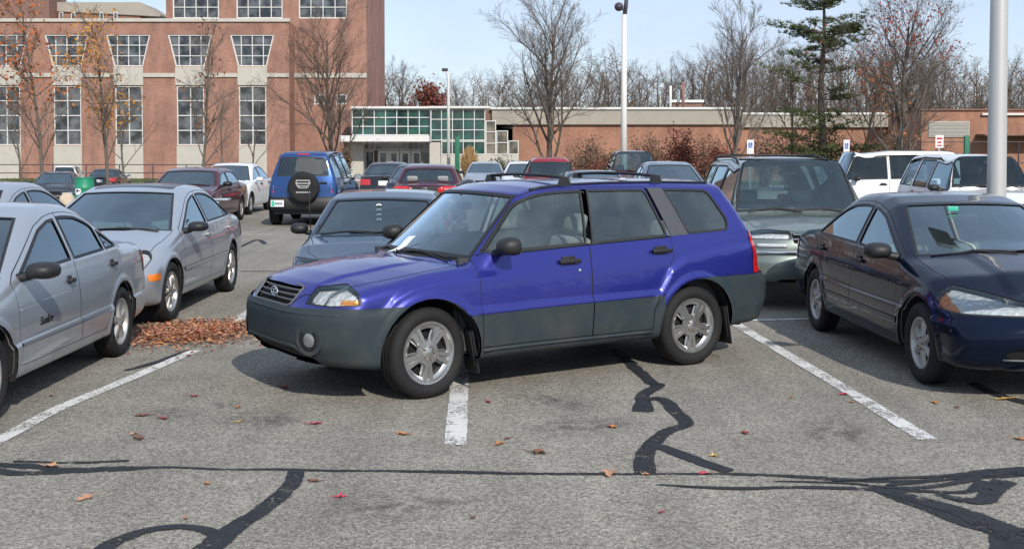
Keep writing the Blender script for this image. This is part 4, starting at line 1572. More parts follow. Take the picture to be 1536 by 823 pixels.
# ---------------------------------------------------------------- car details
def car_materials():
    simple('black_plastic', (0.013, 0.0135, 0.015), 0.55, var=0.25, scale=30, bump=0.05)
    simple('black_rubber', (0.017, 0.017, 0.018), 0.75, var=0.35, scale=9, bump=0.15, bscale=90, spec=.25)
    simple('panel_gap', (0.006, 0.006, 0.007), 0.9)
    simple('wheel_well', (0.008, 0.008, 0.009), 0.95, var=0.3)
    simple('interior_grey', (0.26, 0.27, 0.265), 0.85, var=0.15, scale=6)
    simple('interior_dark', (0.045, 0.047, 0.05), 0.8, var=0.2, scale=6)
    simple('interior_tan', (0.30, 0.26, 0.19), 0.8, var=0.15, scale=6)
    simple('alloy', (0.46, 0.46, 0.455), 0.27, 0.85, var=0.22, scale=14)
    simple('old_alloy', (0.42, 0.42, 0.41), 0.42, 0.6, var=0.25, scale=14)
    simple('chrome', (0.75, 0.76, 0.78), 0.10, 1.0, var=0.06, scale=20)
    simple('rust_brown', (0.23, 0.15, 0.09), 0.8, 0.3, var=0.35, scale=60)
    simple('white_plate', (0.72, 0.73, 0.74), 0.45, var=0.06)
    simple('plate_ink', (0.02, 0.06, 0.18), 0.5)
    simple('green_sticker', (0.05, 0.45, 0.30), 0.4)
    simple('white_paper', (0.80, 0.80, 0.77), 0.7, var=0.04)
    simple('amber_lens', (0.75, 0.20, 0.02), 0.18, var=0.25, scale=40, coat=1.0)
    simple('red_lens', (0.50, 0.012, 0.012), 0.16, var=0.4, scale=45, coat=1.0)
    simple('dark_red_lens', (0.22, 0.008, 0.01), 0.2, var=0.4, scale=45, coat=1.0)
    simple('clear_lens', (0.62, 0.64, 0.65), 0.12, 0.3, var=0.3, scale=45, coat=1.0)
    # a reflector bowl: bright faceted metal
    m, nt, b, out = new_mat('reflector')
    tcn = node(nt, 'ShaderNodeTexCoord')
    vo = node(nt, 'ShaderNodeTexVoronoi', Scale=22.0)
    nt.links.new(tcn.outputs['Object'], vo.inputs['Vector'])
    bn = node(nt, 'ShaderNodeBump', Strength=0.45, Distance=0.03)
    nt.links.new(vo.outputs['Distance'], bn.inputs['Height'])
    nt.links.new(bn.outputs['Normal'], b.inputs['Normal'])
    b.inputs['Base Color'].default_value = (0.82, 0.84, 0.86, 1)
    b.inputs['Metallic'].default_value = 0.30
    b.inputs['Roughness'].default_value = 0.30
    MATS['reflector'] = m
    glass('lens_glass', (0.86, 0.88, 0.88), 1.0)
    glass('amber_glass', (0.85, 0.42, 0.12), 0.8)
    glass('car_glass', (0.60, 0.76, 0.77), 1.8, dust_haze=.05)
    glass('wagon_glass', (0.74, 0.84, 0.83), 1.6, dust_haze=.16)  # stronger film lightens the side windows in place of light through them
    glass('screen_glass', (0.50, 0.66, 0.68), 2.0, dust_haze=.06)
    glass('wagon_screen', (0.62, 0.76, 0.78), 2.6, dust_haze=.10)
    glass('dark_glass', (0.22, 0.31, 0.33), 1.15)
    glass('privacy_glass', (0.07, 0.085, 0.10), 1.25)

WHEEL_CACHE = {}

def wheel_meshes(r, rim_r, w, style, alloy):
    key = (r, rim_r, w, style, alloy)
    if key in WHEEL_CACHE:
        return WHEEL_CACHE[key]
    # axis is local Y; outer face at +Y
    t = MB(); t.smooth = True
    h = w / 2
    t.lathe([(h * .72, rim_r), (h * .93, rim_r + .02), (h * 1.0, (r + rim_r) / 2), (h * .96, r - .035), (h * .82, r - .010),
             (h * .6, r), (h * .22, r), (h * .2, r - .008), (h * .12, r - .008), (h * .1, r), (-h * .1, r), (-h * .12, r - .008), (-h * .2, r - .008), (-h * .22, r),
             (-h * .6, r), (-h * .82, r - .010), (-h * .96, r - .035), (-h, (r + rim_r) / 2), (-h * .9, rim_r)], 48)
    tm = t.mesh('tyre')
    tm.set_sharp_from_angle(angle=R(50))
    m = MB(); m.smooth = True
    # outer lip and barrel
    m.lathe([(h * .72, rim_r + .004), (h * .80, rim_r - .001), (h * .78, rim_r - .016), (h * .60, rim_r - .028), (-h * .6, rim_r - .05)], 48)
    d = h * .62
    hubr = 0.062
    def spoke(th, half0, half1, r0, r1, y0, y1, th2=None, dep=0.025):
        # a raised bar with a sloped top
        c, s_ = math.cos(th), math.sin(th)
        def P(rr, lat, yy):
            return (rr * c - lat * s_, yy, rr * s_ + lat * c)
        vs = [P(r0, -half0, y0 - dep), P(r0, -half0 * .6, y0), P(r0, half0 * .6, y0), P(r0, half0, y0 - dep),
              P(r1, -half1, y1 - dep), P(r1, -half1 * .6, y1), P(r1, half1 * .6, y1), P(r1, half1, y1 - dep)]
        m.add(vs, [(0, 1, 5, 4), (1, 2, 6, 5), (2, 3, 7, 6), (0, 3, 2, 1), (4, 5, 6, 7)])
    if style == 'split5':
        for k in range(5):
            th = math.pi * 1.5 + k * 2 * math.pi / 5
            for sgn in (-1, 1):
                o = 0.155 * sgn
                spoke(th + o, .021, .026, .055, rim_r - .010, d + .014, d + .004)
            # the web between the two bars of a pair
            spoke(th, .034, .070, .05, rim_r - .012, d + .004, d - .006)
        m.lathe([(d - .01, rim_r - .05), (d + .003, rim_r - .03), (d + .006, rim_r - .006)], 48)
        m.lathe([(d + .012, .05), (d + .008, .088), (d - .01, .098)], 32)
    elif style == 'five':
        for k in range(5):
            spoke(math.pi / 2 + k * 2 * math.pi / 5, .032, .042, .05, rim_r - .010, d + .012, d)
    elif style == 'six':
        for k in range(6):
            spoke(math.pi / 2 + k * 2 * math.pi / 6, .026, .030, .05, rim_r - .010, d + .010, d)
    elif style == 'cap':
        m.lathe([(d + .015, .001), (d + .015, .05), (d + .006, .08), (d + .010, rim_r * .72), (d - .002, rim_r - .01)], 48)
        for k in range(9):
            spoke(k * 2 * math.pi / 9, .010, .022, .085, rim_r * .9, d + .016, d + .012, dep=.012)
    elif style == 'multi':
        for k in range(10):
            spoke(k * 2 * math.pi / 10, .014, .016, .05, rim_r - .010, d + .010, d, dep=.03)
    m.lathe([(d + .022, .001), (d + .022, .030), (d + .016, .040), (d + .008, .060), (d - .02, .064)], 32)
    m.cur = 1
    for k in range(5):
        th = k * 2 * math.pi / 5 + .6
        m.tube([(.046 * math.cos(th), d + .0, .046 * math.sin(th)), (.046 * math.cos(th), d + .026, .046 * math.sin(th))], .008, 6)
    m.cur = 0
    rm = m.mesh('rim')
    rm.set_sharp_from_angle(angle=R(35))
    b = MB(); b.smooth = True
    b.lathe([(h * .1, .001), (h * .1, rim_r * .75), (0, rim_r * .8), (-h * .5, rim_r * .85), (-h * .5, .001)], 32)
    bmn = b.mesh('wheel')
    bmn.set_sharp_from_angle(angle=R(35))
    WHEEL_CACHE[key] = (bmn, tm, rm)
    for me, mt in ((bmn, 'wheel_well'), (tm, 'black_rubber'), (rm, alloy)):
        me.materials.append(M_(mt))
    rm.materials.append(M_('rust_brown'))
    return WHEEL_CACHE[key]

def add_wheel(parent, loc, left, dims, steer=0.0, detail=True):
    bmn, tm, rm = wheel_meshes(*dims)
    w = bpy.data.objects.new('wheel', bmn)
    COL.objects.link(w)
    w.parent = parent
    w.location = loc
    w.rotation_euler = (0, random.uniform(0, 0) , (0 if left else math.pi) + steer)
    for nmn, me in (('tyre', tm), ('rim', rm)):
        c = bpy.data.objects.new(nmn, me)
        COL.objects.link(c)
        c.parent = w
    return w

def wheel_well(sh, S, parent):
    for xa in (S['xfa'], S['xra']):
        for sg in (1, -1):
            b = MB()
            ra = S['ra'] + .012
            n = 24
            ring = []
            for k in range(n + 1):
                th = -0.35 + (math.pi + 0.7) * k / n
                x, z = xa + ra * math.cos(th), S['wr'] + ra * math.sin(th)
                ring.append((x, max(z, S['sill'] - .02)))
            vs, fs = [], []
            for (x, z) in ring:
                yo = sh.side(x, max(z, S['sill'] + .03)) - 0.012
                vs.append((x, sg * yo, z)); vs.append((x, sg * .42, z))
            for k in range(n):
                a = 2 * k
                fs.append((a, a + 2, a + 3, a + 1))
            b.add(vs, fs)
            b.add([(x, sg * .42, z) for x, z in ring], [tuple(range(n + 1))])
            b.build('wheel_well', M_('wheel_well'), parent)

def seat_mb(b, x, y, w, tall=0.62, lean=14, z0=.34, head=True):
    Mx = Matrix.Translation((x, y, z0))
    b.box((.0, 0, .10), (.50, w, .17), Mx, .05)
    Mb = Mx @ Matrix.Translation((-.22, 0, .15)) @ Matrix.Rotation(R(-lean), 4, 'Y')
    b.box((0, 0, tall / 2), (.14, w, tall), Mb, .06)
    if head:
        for dy in ([0] if w < .8 else [-w * .3, w * .3]):
            b.box((.0, dy, tall + .11), (.09, .26, .17), Mb, .04)
            b.tube([(0, dy - .06, tall - .05), (0, dy - .06, tall + .1)], .007, 5, M=Mb)
            b.tube([(0, dy + .06, tall - .05), (0, dy + .06, tall + .1)], .007, 5, M=Mb)

def add_cabin(sh, S, parent, seat_m='interior_grey', dash_m='interior_dark', head=True):
    belt = float(sh.belt(0))
    xc = S['xcowl']
    b = MB(); b.smooth = False
    hwid = sh.hw - .17
    # floor and the inside of the doors up to the belt
    x1, x0 = xc - .12, S['cab0']
    b.box(((x0 + x1) / 2, 0, .30), (x1 - x0, hwid * 2, .04))
    b.box((xc - .12, 0, .55), (.05, hwid * 2, .5))
    b.box((x0, 0, .55), (.05, hwid * 2, .55))
    b.box(((x0 + x1) / 2, hwid, .3 + (belt - .36) / 2), (x1 - x0, .04, belt - .36))
    b.box(((x0 + x1) / 2, -hwid, .3 + (belt - .36) / 2), (x1 - x0, .04, belt - .36))
    b.build('cabin_trim', M_(dash_m), parent)
    d = MB()
    zc = float(sh.top(np.array([xc]))[0])
    d.box((xc - .22, 0, zc - .20), (.46, hwid * 2 - .06, .22), None, .07)
    d.box((xc - .42, .36, zc - .13), (.16, .36, .12), None, .05)
    d.build('dashboard', M_(dash_m), parent, 40)
    st = MB(); st.smooth = True
    vs = []
    Ms = Matrix.Translation((xc - .62, .36, zc - .16)) @ Matrix.Rotation(R(-62), 4, 'Y')
    ring = [(math.cos(2 * math.pi * k / 24) * .18, math.sin(2 * math.pi * k / 24) * .18, 0) for k in range(25)]
    st.tube(ring, .014, 6, False, Ms)
    for th in (0, 2.2, 4.1):
        st.tube([(0, 0, .0), (math.cos(th) * .18, math.sin(th) * .18, 0)], .015, 6, True, Ms)
    st.tube([(0, 0, -.25), (0, 0, .02)], .035, 8, True, Ms)
    st.build('steering_wheel', M_('black_plastic'), parent)
    for y in (.36, -.36):
        s_ = MB()
        seat_mb(s_, S.get('xseat', .05), y, .50, head=head)
        s_.build('seat', M_(seat_m), parent, 45)
    s_ = MB()
    seat_mb(s_, S.get('xseat2', -.80), 0, 1.22, tall=.55, lean=20, head=head)
    s_.build('rear_seat', M_(seat_m), parent, 45)
    mi = MB()
    xh = S['xhead']
    mi.box((xh + .02, 0, float(sh.top(np.array([xh]))[0]) - .13), (.03, .22, .06), None, .015)
    mi.tube([(xh + .02, 0, float(sh.top(np.array([xh]))[0]) - .12), (xh + .05, 0, float(sh.top(np.array([xh]))[0]) - .03)], .01, 6)
    mi.build('rear_view_mirror', M_('black_plastic'), parent, 40)

def add_mirrors(sh, S, parent, mat='black_plastic', size=(.10, .20, .125), big=True):
    x, z = S['mirror']
    for sg in (1, -1):
        y = sh.side(x, z)
        b = MB()
        bm = bmesh.new()
        bmesh.ops.create_uvsphere(bm, u_segments=20, v_segments=12, radius=1)
        for v in bm.verts:
            # a rounded pod with a flat rear face
            v.co.x = max(v.co.x, -0.35)
            for k in range(3):
                pass
            sx = abs(v.co.y) ** .75 * (1 if v.co.y > 0 else -1)
            sz = abs(v.co.z) ** .75 * (1 if v.co.z > 0 else -1)
            v.co = Vector((v.co.x * size[0], sx * size[1] / 2, sz * size[2] / 2))
        b.add_bm(bm, Matrix.Translation((x, sg * (y + size[1] / 2 + .045), z + .055)))
        b.tube([(x + .01, sg * (y - .02), z - .0), (x + .005, sg * (y + .06), z + .012), (x, sg * (y + .12), z + .04)], [.035, .03, .03], 10)
        o = b.build('mirror', M_(mat), parent, 60)
        g = MB()
        g.box((x - .036, sg * (y + size[1] / 2 + .045), z + .055), (.004, size[1] * .8, size[2] * .75), None, .001)
        g.build('mirror_glass', M_('chrome'), o)

def add_handles(sh, pts, doors, mat='black_plastic', L=.19, hgt=.034):
    """doors: objects in pairs (left, right) for each point"""
    for (x, z), pair in zip(pts, doors):
        for sg, par in ((1, pair[0]), (-1, pair[1])):
            y = sh.side(x, z)
            b = MB()
            b.box((x, sg * (y + .030), z), (L, .022, hgt), None, .010)
            b.box((x + L * .42, sg * (y + .012), z), (.03, .035, hgt * .8), None, .008)
            b.box((x - L * .42, sg * (y + .012), z), (.03, .035, hgt * .8), None, .008)
            b.box((x, sg * (y + .001), z + .004), (L * .62, .012, hgt * 2.0), None, .005)
            b.build('handle', M_(mat), par, 40)

def add_wipers(sh, S, parent, n=2, spans=((-.62, .02), (-.05, .60))):
    xc = S['xcowl']
    for (ya, yb) in spans[:n]:
        b = MB()
        pts = []
        for k in range(9):
            y = ya + (yb - ya) * k / 8
            # along the foot of the windscreen, rising a little
            xx = xc + .03 - S['kw'] * y * y - .015 - .035 * math.sin(math.pi * k / 8)
            z = sh.over(xx, y) + .010
            pts.append((xx, y, z))
        b.tube(pts, .0065, 5)
        b.tube([(xc + .05 - S['kw'] * yb * yb, yb, sh.over(xc + .05 - S['kw'] * yb * yb, yb) + .004), pts[4]], .008, 5)
        b.build('wiper', M_('black_plastic'), parent)

def circle(cx, cz, r, n=30):
    return [(cx + r * math.cos(2 * math.pi * k / n), cz + r * math.sin(2 * math.pi * k / n)) for k in range(n)]

SIDE = lambda c, n: n[1] > 0.30
FRONT = lambda c, n: n[0] > 0.10
REAR = lambda c, n: n[0] < -0.15
ANY = None

def screen_poly(sh, x_low, x_up, kw, yl, yu, sgn=1, n=8):
    """outline of a windscreen (sgn 1) or rear window (sgn -1) seen from above, on the y >= 0 half"""
    pts = [(x_low - sgn * kw * (yl * k / n) ** 2, yl * k / n) for k in range(n + 1)]
    pts[0] = (pts[0][0], -.05)
    up = [(x_up - sgn * kw * (yu * k / n) ** 2, yu * k / n) for k in range(n + 1)]
    up[0] = (up[0][0], -.05)
    return pts + up[::-1]

def dlo_poly(sh, xa, xb, marg, low=.02, slant_a=0.0, slant_b=0.0, n=12, yref=.62):
    """side window between xa (front) and xb (rear): from the belt up to a margin below the roof line"""
    up, lo = [], []
    for k in range(n + 1):
        t = k / n
        x = xa + (xb - xa) * t
        zb = float(sh.belt(np.array([x]))[0]) + low
        tt = float(sh.T(np.array([x]), np.array([yref]))[0][0]) - marg
        lo.append((x, zb))
        up.append((x, tt))
    poly = []
    for (x, zt), (x2, zb) in zip(up, lo):
        poly.append((x, max(zt, zb + .002)))
    # slanted ends
    out = []
    for (x, z) in poly:
        out.append((x, z))
    zt0, zb0 = poly[0][1], lo[0][1]
    out[0] = (xa + slant_a * (zt0 - zb0), zt0)
    out[-1] = (xb + slant_b * (poly[-1][1] - lo[-1][1]), poly[-1][1])
    return out + lo[::-1]

def build_car(S, name, label, loc, rz, paint, group=None, h=0.05, category='car', simple_car=False):
    root = empty(name, loc, rz, label, category, group)
    sh = Shape(S)
    M = Shell(sh, h)
    G = S.get('glass', 'car_glass')
    mats_body = [paint, M_('panel_gap'), M_(S.get('lining', 'interior_grey')), M_('black_plastic')]
    # wheel arches
    for xa in (S['xfa'], S['xra']):
        M.cut(circle(xa, S['wr'], S['ra']), 'side', {'body': 'hole'}, lambda c, n: c[1] > .45)
    M.drop('hole')
    # glass
    sw = S.get('seal', .022)
    P = S['ws']                      # (x_low, x_up, y_low, y_up)
    poly = screen_poly(sh, P[0], P[1], S['kw'], P[2], P[3])
    fz = lambda c, n: n[2] > .12 and n[0] > .12
    M.cut(poly, 'top', {'body': 'ws_seal'}, fz)
    M.cut(inset(poly, S.get('wseal', .022)), 'top', {'ws_seal': 'ws'}, fz)
    if 'rs' in S:
        P = S['rs']
        poly = screen_poly(sh, P[0], P[1], S.get('kwr', S['kw']), P[2], P[3], -1)
        fz = lambda c, n: n[2] > .10 and n[0] < -.12
        M.cut(poly, 'top', {'body': 'rs_seal'}, fz)
        M.cut(inset(poly, .022), 'top', {'rs_seal': 'rs'}, fz)
    if 'rg' in S:
        fz = lambda c, n: n[0] < -.35
        M.cut(S['rg'], 'front', {'body': 'rs_seal'}, fz)
        M.cut(inset(S['rg'], .022), 'front', {'rs_seal': 'rs'}, fz)
    wins = S['windows'](sh) if callable(S['windows']) else S['windows']
    for i, (poly, door, gm) in enumerate(wins):
        M.cut(poly, 'side', {'body': 'seal%d' % i}, SIDE)
        M.cut(inset(poly, sw), 'side', {'seal%d' % i: 'win%d' % i}, SIDE)
    for (poly, nm) in S.get('side_trim', []):
        M.cut(poly, 'side', {'body': nm}, SIDE)
    # lamps, grille
    hl = S.get('headlight')
    if hl:
        M.cut(hl[0], 'front', {'body': 'hl_rim'}, FRONT if not hl[1] else (lambda c, n: c[0] > hl[1]), [(0, hl[1])] if hl[1] else ())
        M.cut(inset(hl[0], .012), 'front', {'hl_rim': 'hl'}, lambda c, n: c[0] > (hl[1] or -9) + .012, [(0, (hl[1] or -9) + .012)])
        if S.get('hl_amber'):
            M.cut(S['hl_amber'], 'front', {'hl': 'hl_amber'}, None)
    tl = S.get('taillight')
    if tl:
        M.cut(tl[0], 'front', {'body': 'tl'}, lambda c, n: c[0] < tl[1] and c[0] < -.5, [(0, tl[1])])
        for (pl, nm) in S.get('tl_bands', []):
            M.cut(pl, 'front', {'tl': nm}, lambda c, n: c[0] < -.5)
    if 'grille' in S:
        M.cut(S['grille'], 'front', {'body': 'grille'}, FRONT)
    for pl in S.get('intakes', []):
        M.cut(pl, 'front', {'body': 'intake'}, FRONT)
    if 'signal' in S:                # amber corner lamps
        M.cut(S['signal'][0], S['signal'][1], {'body': 'signal'}, lambda c, n: c[0] > .8 and n[1] > -.5)
    # sunroof
    if 'sunroof' in S:
        M.cut(S['sunroof'], 'top', {'body': 'sunroof'}, lambda c, n: n[2] > .6 and c[2] > 1.1)
    # doors
    doors = S['doors'](sh) if callable(S.get('doors')) else S.get('doors', [])
    gap = S.get('gap', .0055)
    for i, poly in enumerate(doors):
        M.cut(poly, 'side', {'body': 'tmp'}, lambda c, n: n[1] > .25 and c[1] > .3)
        M.cut(inset(poly, gap), 'side', {'tmp': 'door%d' % i}, lambda c, n: c[1] > .3)
        for f in M.F:
            if f[1] == 'tmp':
                f[1] = 'gap'
    if 'hood' in S:
        M.cut(S['hood'], 'top', {'body': 'tmp'}, lambda c, n: n[2] > .25 and c[0] > .3)
        M.cut(inset(S['hood'], gap), 'top', {'tmp': 'hood'}, None)
        for f in M.F:
            if f[1] == 'tmp':
                f[1] = 'gap'
    if 'cowl' in S:
        M.cut(S['cowl'], 'top', {'body': 'cowl', 'gap': 'cowl'}, lambda c, n: n[2] > .3 and c[0] > .3)
    for (ring, ax, dst) in S.get('gaps', []):
        M.cut(ring, ax, {'body': 'gap'}, SIDE if ax == 'side' else dst)
    # bumpers and cladding
    srcs = ['body', 'gap'] + ['door%d' % i for i in range(len(doors))]
    for (poly, ax, filt, dst) in S.get('clad', []):
        mp = {'body': dst}
        if dst in ('clad', 'moulding'):
            for i in range(len(doors)):
                mp['door%d' % i] = dst + '_door%d' % i
        M.cut(poly, ax, mp, filt)
    # ---- objects
    B = M.build
    D = {}
    plain = dict(mats=mats_body)
    lin = dict(mats=mats_body, lining=2) if not simple_car else plain
    B([('body', 0), ('gap', 1)], lin, 'body', root)
    for i in range(len(doors)):
        D[i] = B([('door%d' % i, 0)], dict(mats=mats_body, lining=None if simple_car else 2, skirt=.02, skirt_slot=1, off=0.0), 'door', root, True)
        cm = S.get('clad_mat', 'black_plastic')
        for o, par in zip(B([('clad_door%d' % i, 0)], dict(mats=[M_(cm)], off=.010, skirt=.02), 'cladding', root, True), D[i]):
            o.parent = par
        for o, par in zip(B([('moulding_door%d' % i, 0)], dict(mats=[M_(S.get('mould_mat', 'black_plastic'))], off=.008, skirt=.010), 'side_moulding', root, True), D[i]):
            o.parent = par
    clm = M_(S.get('clad_mat', 'black_plastic'))
    B([('clad', 0)], dict(mats=[clm], off=.010, skirt=.02), 'cladding', root)
    bmm = S.get('bumper_mat')
    B([('bumper_front', 0)], dict(mats=[M_(bmm) if bmm else paint], off=.012 if bmm else .004, skirt=.03), 'front_bumper', root)
    B([('bumper_rear', 0)], dict(mats=[M_(bmm) if bmm else paint], off=.012 if bmm else .004, skirt=.03), 'rear_bumper', root)
    B([('moulding', 0)], dict(mats=[M_(S.get('mould_mat', 'black_plastic'))], off=.008, skirt=.010), 'side_moulding', root, True)
    B([('pillar', 0)], dict(mats=[M_(S.get('pillar_mat', 'black_plastic'))], off=.003, skirt=.01), 'pillar_trim', root, True)
    if S.get('hood'):
        B([('hood', 0)], dict(mats=mats_body, skirt=.02, skirt_slot=1, off=.002), 'hood', root)
    B([('cowl', 0)], dict(mats=[M_('black_plastic')], off=-.006), 'cowl', root)
    ws = B([('ws_seal', 0)], dict(mats=[M_('black_plastic')], off=.003, skirt=.012), 'windscreen_seal', root)
    gws = B([('ws', 0)], dict(mats=[M_(S.get('ws_glass', 'screen_glass'))], off=-.004), 'windscreen', root)
    if ws and gws:
        ws[0].parent = gws[0]
    sl = B([('rs_seal', 0)], dict(mats=[M_('black_plastic')], off=.003, skirt=.012), 'window_seal', root)
    gl = B([('rs', 0)], dict(mats=[M_(S.get('rs_glass', G))], off=-.004), 'rear_window', root)
    if sl and gl:
        sl[0].parent = gl[0]
    for i, (poly, door, gm) in enumerate(wins):
        par = D.get(door)
        sm_ = S.get('seal_mat', 'black_plastic')
        a = B([('seal%d' % i, 0)], dict(mats=[M_(sm_)], off=.003, skirt=.014), 'window_frame', root, True)
        g = B([('win%d' % i, 0)], dict(mats=[M_(gm or G)], off=-.006), 'window', root, True)
        for k in range(len(g)):
            if par:
                g[k].parent = par[k]
                if k < len(a):
                    a[k].parent = par[k]
            elif k < len(a):
                a[k].parent = g[k]
    if hl:
        rr = B([('hl', 0), ('hl_amber', 0)], dict(mats=[M_('reflector')], off=-.035, skirt=.0), 'headlight', root, True)
        fr = B([('hl_rim', 0)], dict(mats=[M_('black_plastic')], off=-.002, skirt=.04), 'lamp_rim', root, True)
        le = B([('hl', 0)], dict(mats=[M_('lens_glass')], off=.001), 'lens', root, True)
        am = B([('hl_amber', 0)], dict(mats=[M_('amber_glass')], off=.001), 'amber_lens', root, True)
        for k in range(len(rr)):
            for l in (fr, le, am):
                if k < len(l):
                    l[k].parent = rr[k]
        if S.get('bulb'):
            for k, sg in enumerate((1, -1)):
                for (y, z, r) in S['bulb']:
                    x = sh.nose(y, z)
                    b = MB(); b.smooth = True
                    b.lathe([(.03, .001), (.03, r * .3), (-.01, r * .55), (.018, r), (.026, r), (.0, r * .5)], 20, Matrix.Translation((x - .035, sg * y, z)) @ Matrix.Rotation(R(-90), 4, 'Z'))
                    b.build('reflector_bowl', M_('chrome'), rr[k])
    if tl:
        t0 = B([('tl', 0)], dict(mats=[M_(S.get('tl_mat', 'red_lens'))], off=.006, skirt=.03), 'tail_light', root, True)
        for (pl, nm) in S.get('tl_bands', []):
            for o, par in zip(B([(nm, 0)], dict(mats=[M_({'tl_white': 'clear_lens', 'tl_amber': 'amber_lens', 'tl_dark': 'black_plastic', 'tl_red': 'red_lens'}[nm])], off=.006), 'lamp_band', root, True), t0):
                o.parent = par
    B([('grille', 0)], dict(mats=[M_('panel_gap')], off=-.03, skirt=-.0), 'grille', root)
    B([('intake', 0)], dict(mats=[M_('panel_gap')], off=-.02), 'air_intake', root)
    B([('signal', 0)], dict(mats=[M_('amber_lens')], off=.003, skirt=.01), 'indicator', root, True)
    B([('sunroof', 0)], dict(mats=[M_('sunroof_glass')], off=.002), 'sunroof', root)
    wheel_well(sh, S, root)
    # wheels
    dims = S['wheel']
    for xa, st in ((S['xfa'], S.get('steer', 0.0)), (S['xra'], 0.0)):
        for left in (True, False):
            y = S['track'] - dims[2] / 2
            add_wheel(root, (xa, y if left else -y, S['wr']), left, dims, st, detail=not simple_car)
    if not simple_car:
        add_cabin(sh, S, root, S.get('seat_mat', 'interior_grey'), S.get('dash_mat', 'interior_dark'))
    add_mirrors(sh, S, root, S.get('mirror_mat', 'black_plastic'), S.get('mirror_size', (.10, .20, .125)))
    if S.get('handles') and D:
        add_handles(sh, S['handles'], [D[i] for i in range(len(S['handles']))], S.get('handle_mat', 'black_plastic'), S.get('handle_len', .19))
    if not simple_car or S.get('wipers'):
        add_wipers(sh, S, root)
    # number plate holder
    if 'plate_rear' in S:
        z = S['plate_rear']
        b = MB()
        x = sh.tail(0, z) - .012
        b.box((x, 0, z), (.010, .31, .155), None, .004)
        p = b.build('licence_plate', M_('white_plate'), root, 40)
    return root, sh, D, M
car_materials()
simple('pillar_grey', (.055, .057, .064), .45, coat=.3)
simple('grey_trim', (.10, .105, .11), .5)
simple('sunroof_glass', (.018, .022, .032), .15)
cladm = simple('grey_cladding', (0.036, 0.050, 0.056), 0.55, var=0.18, scale=5, bump=0.06, bscale=200)

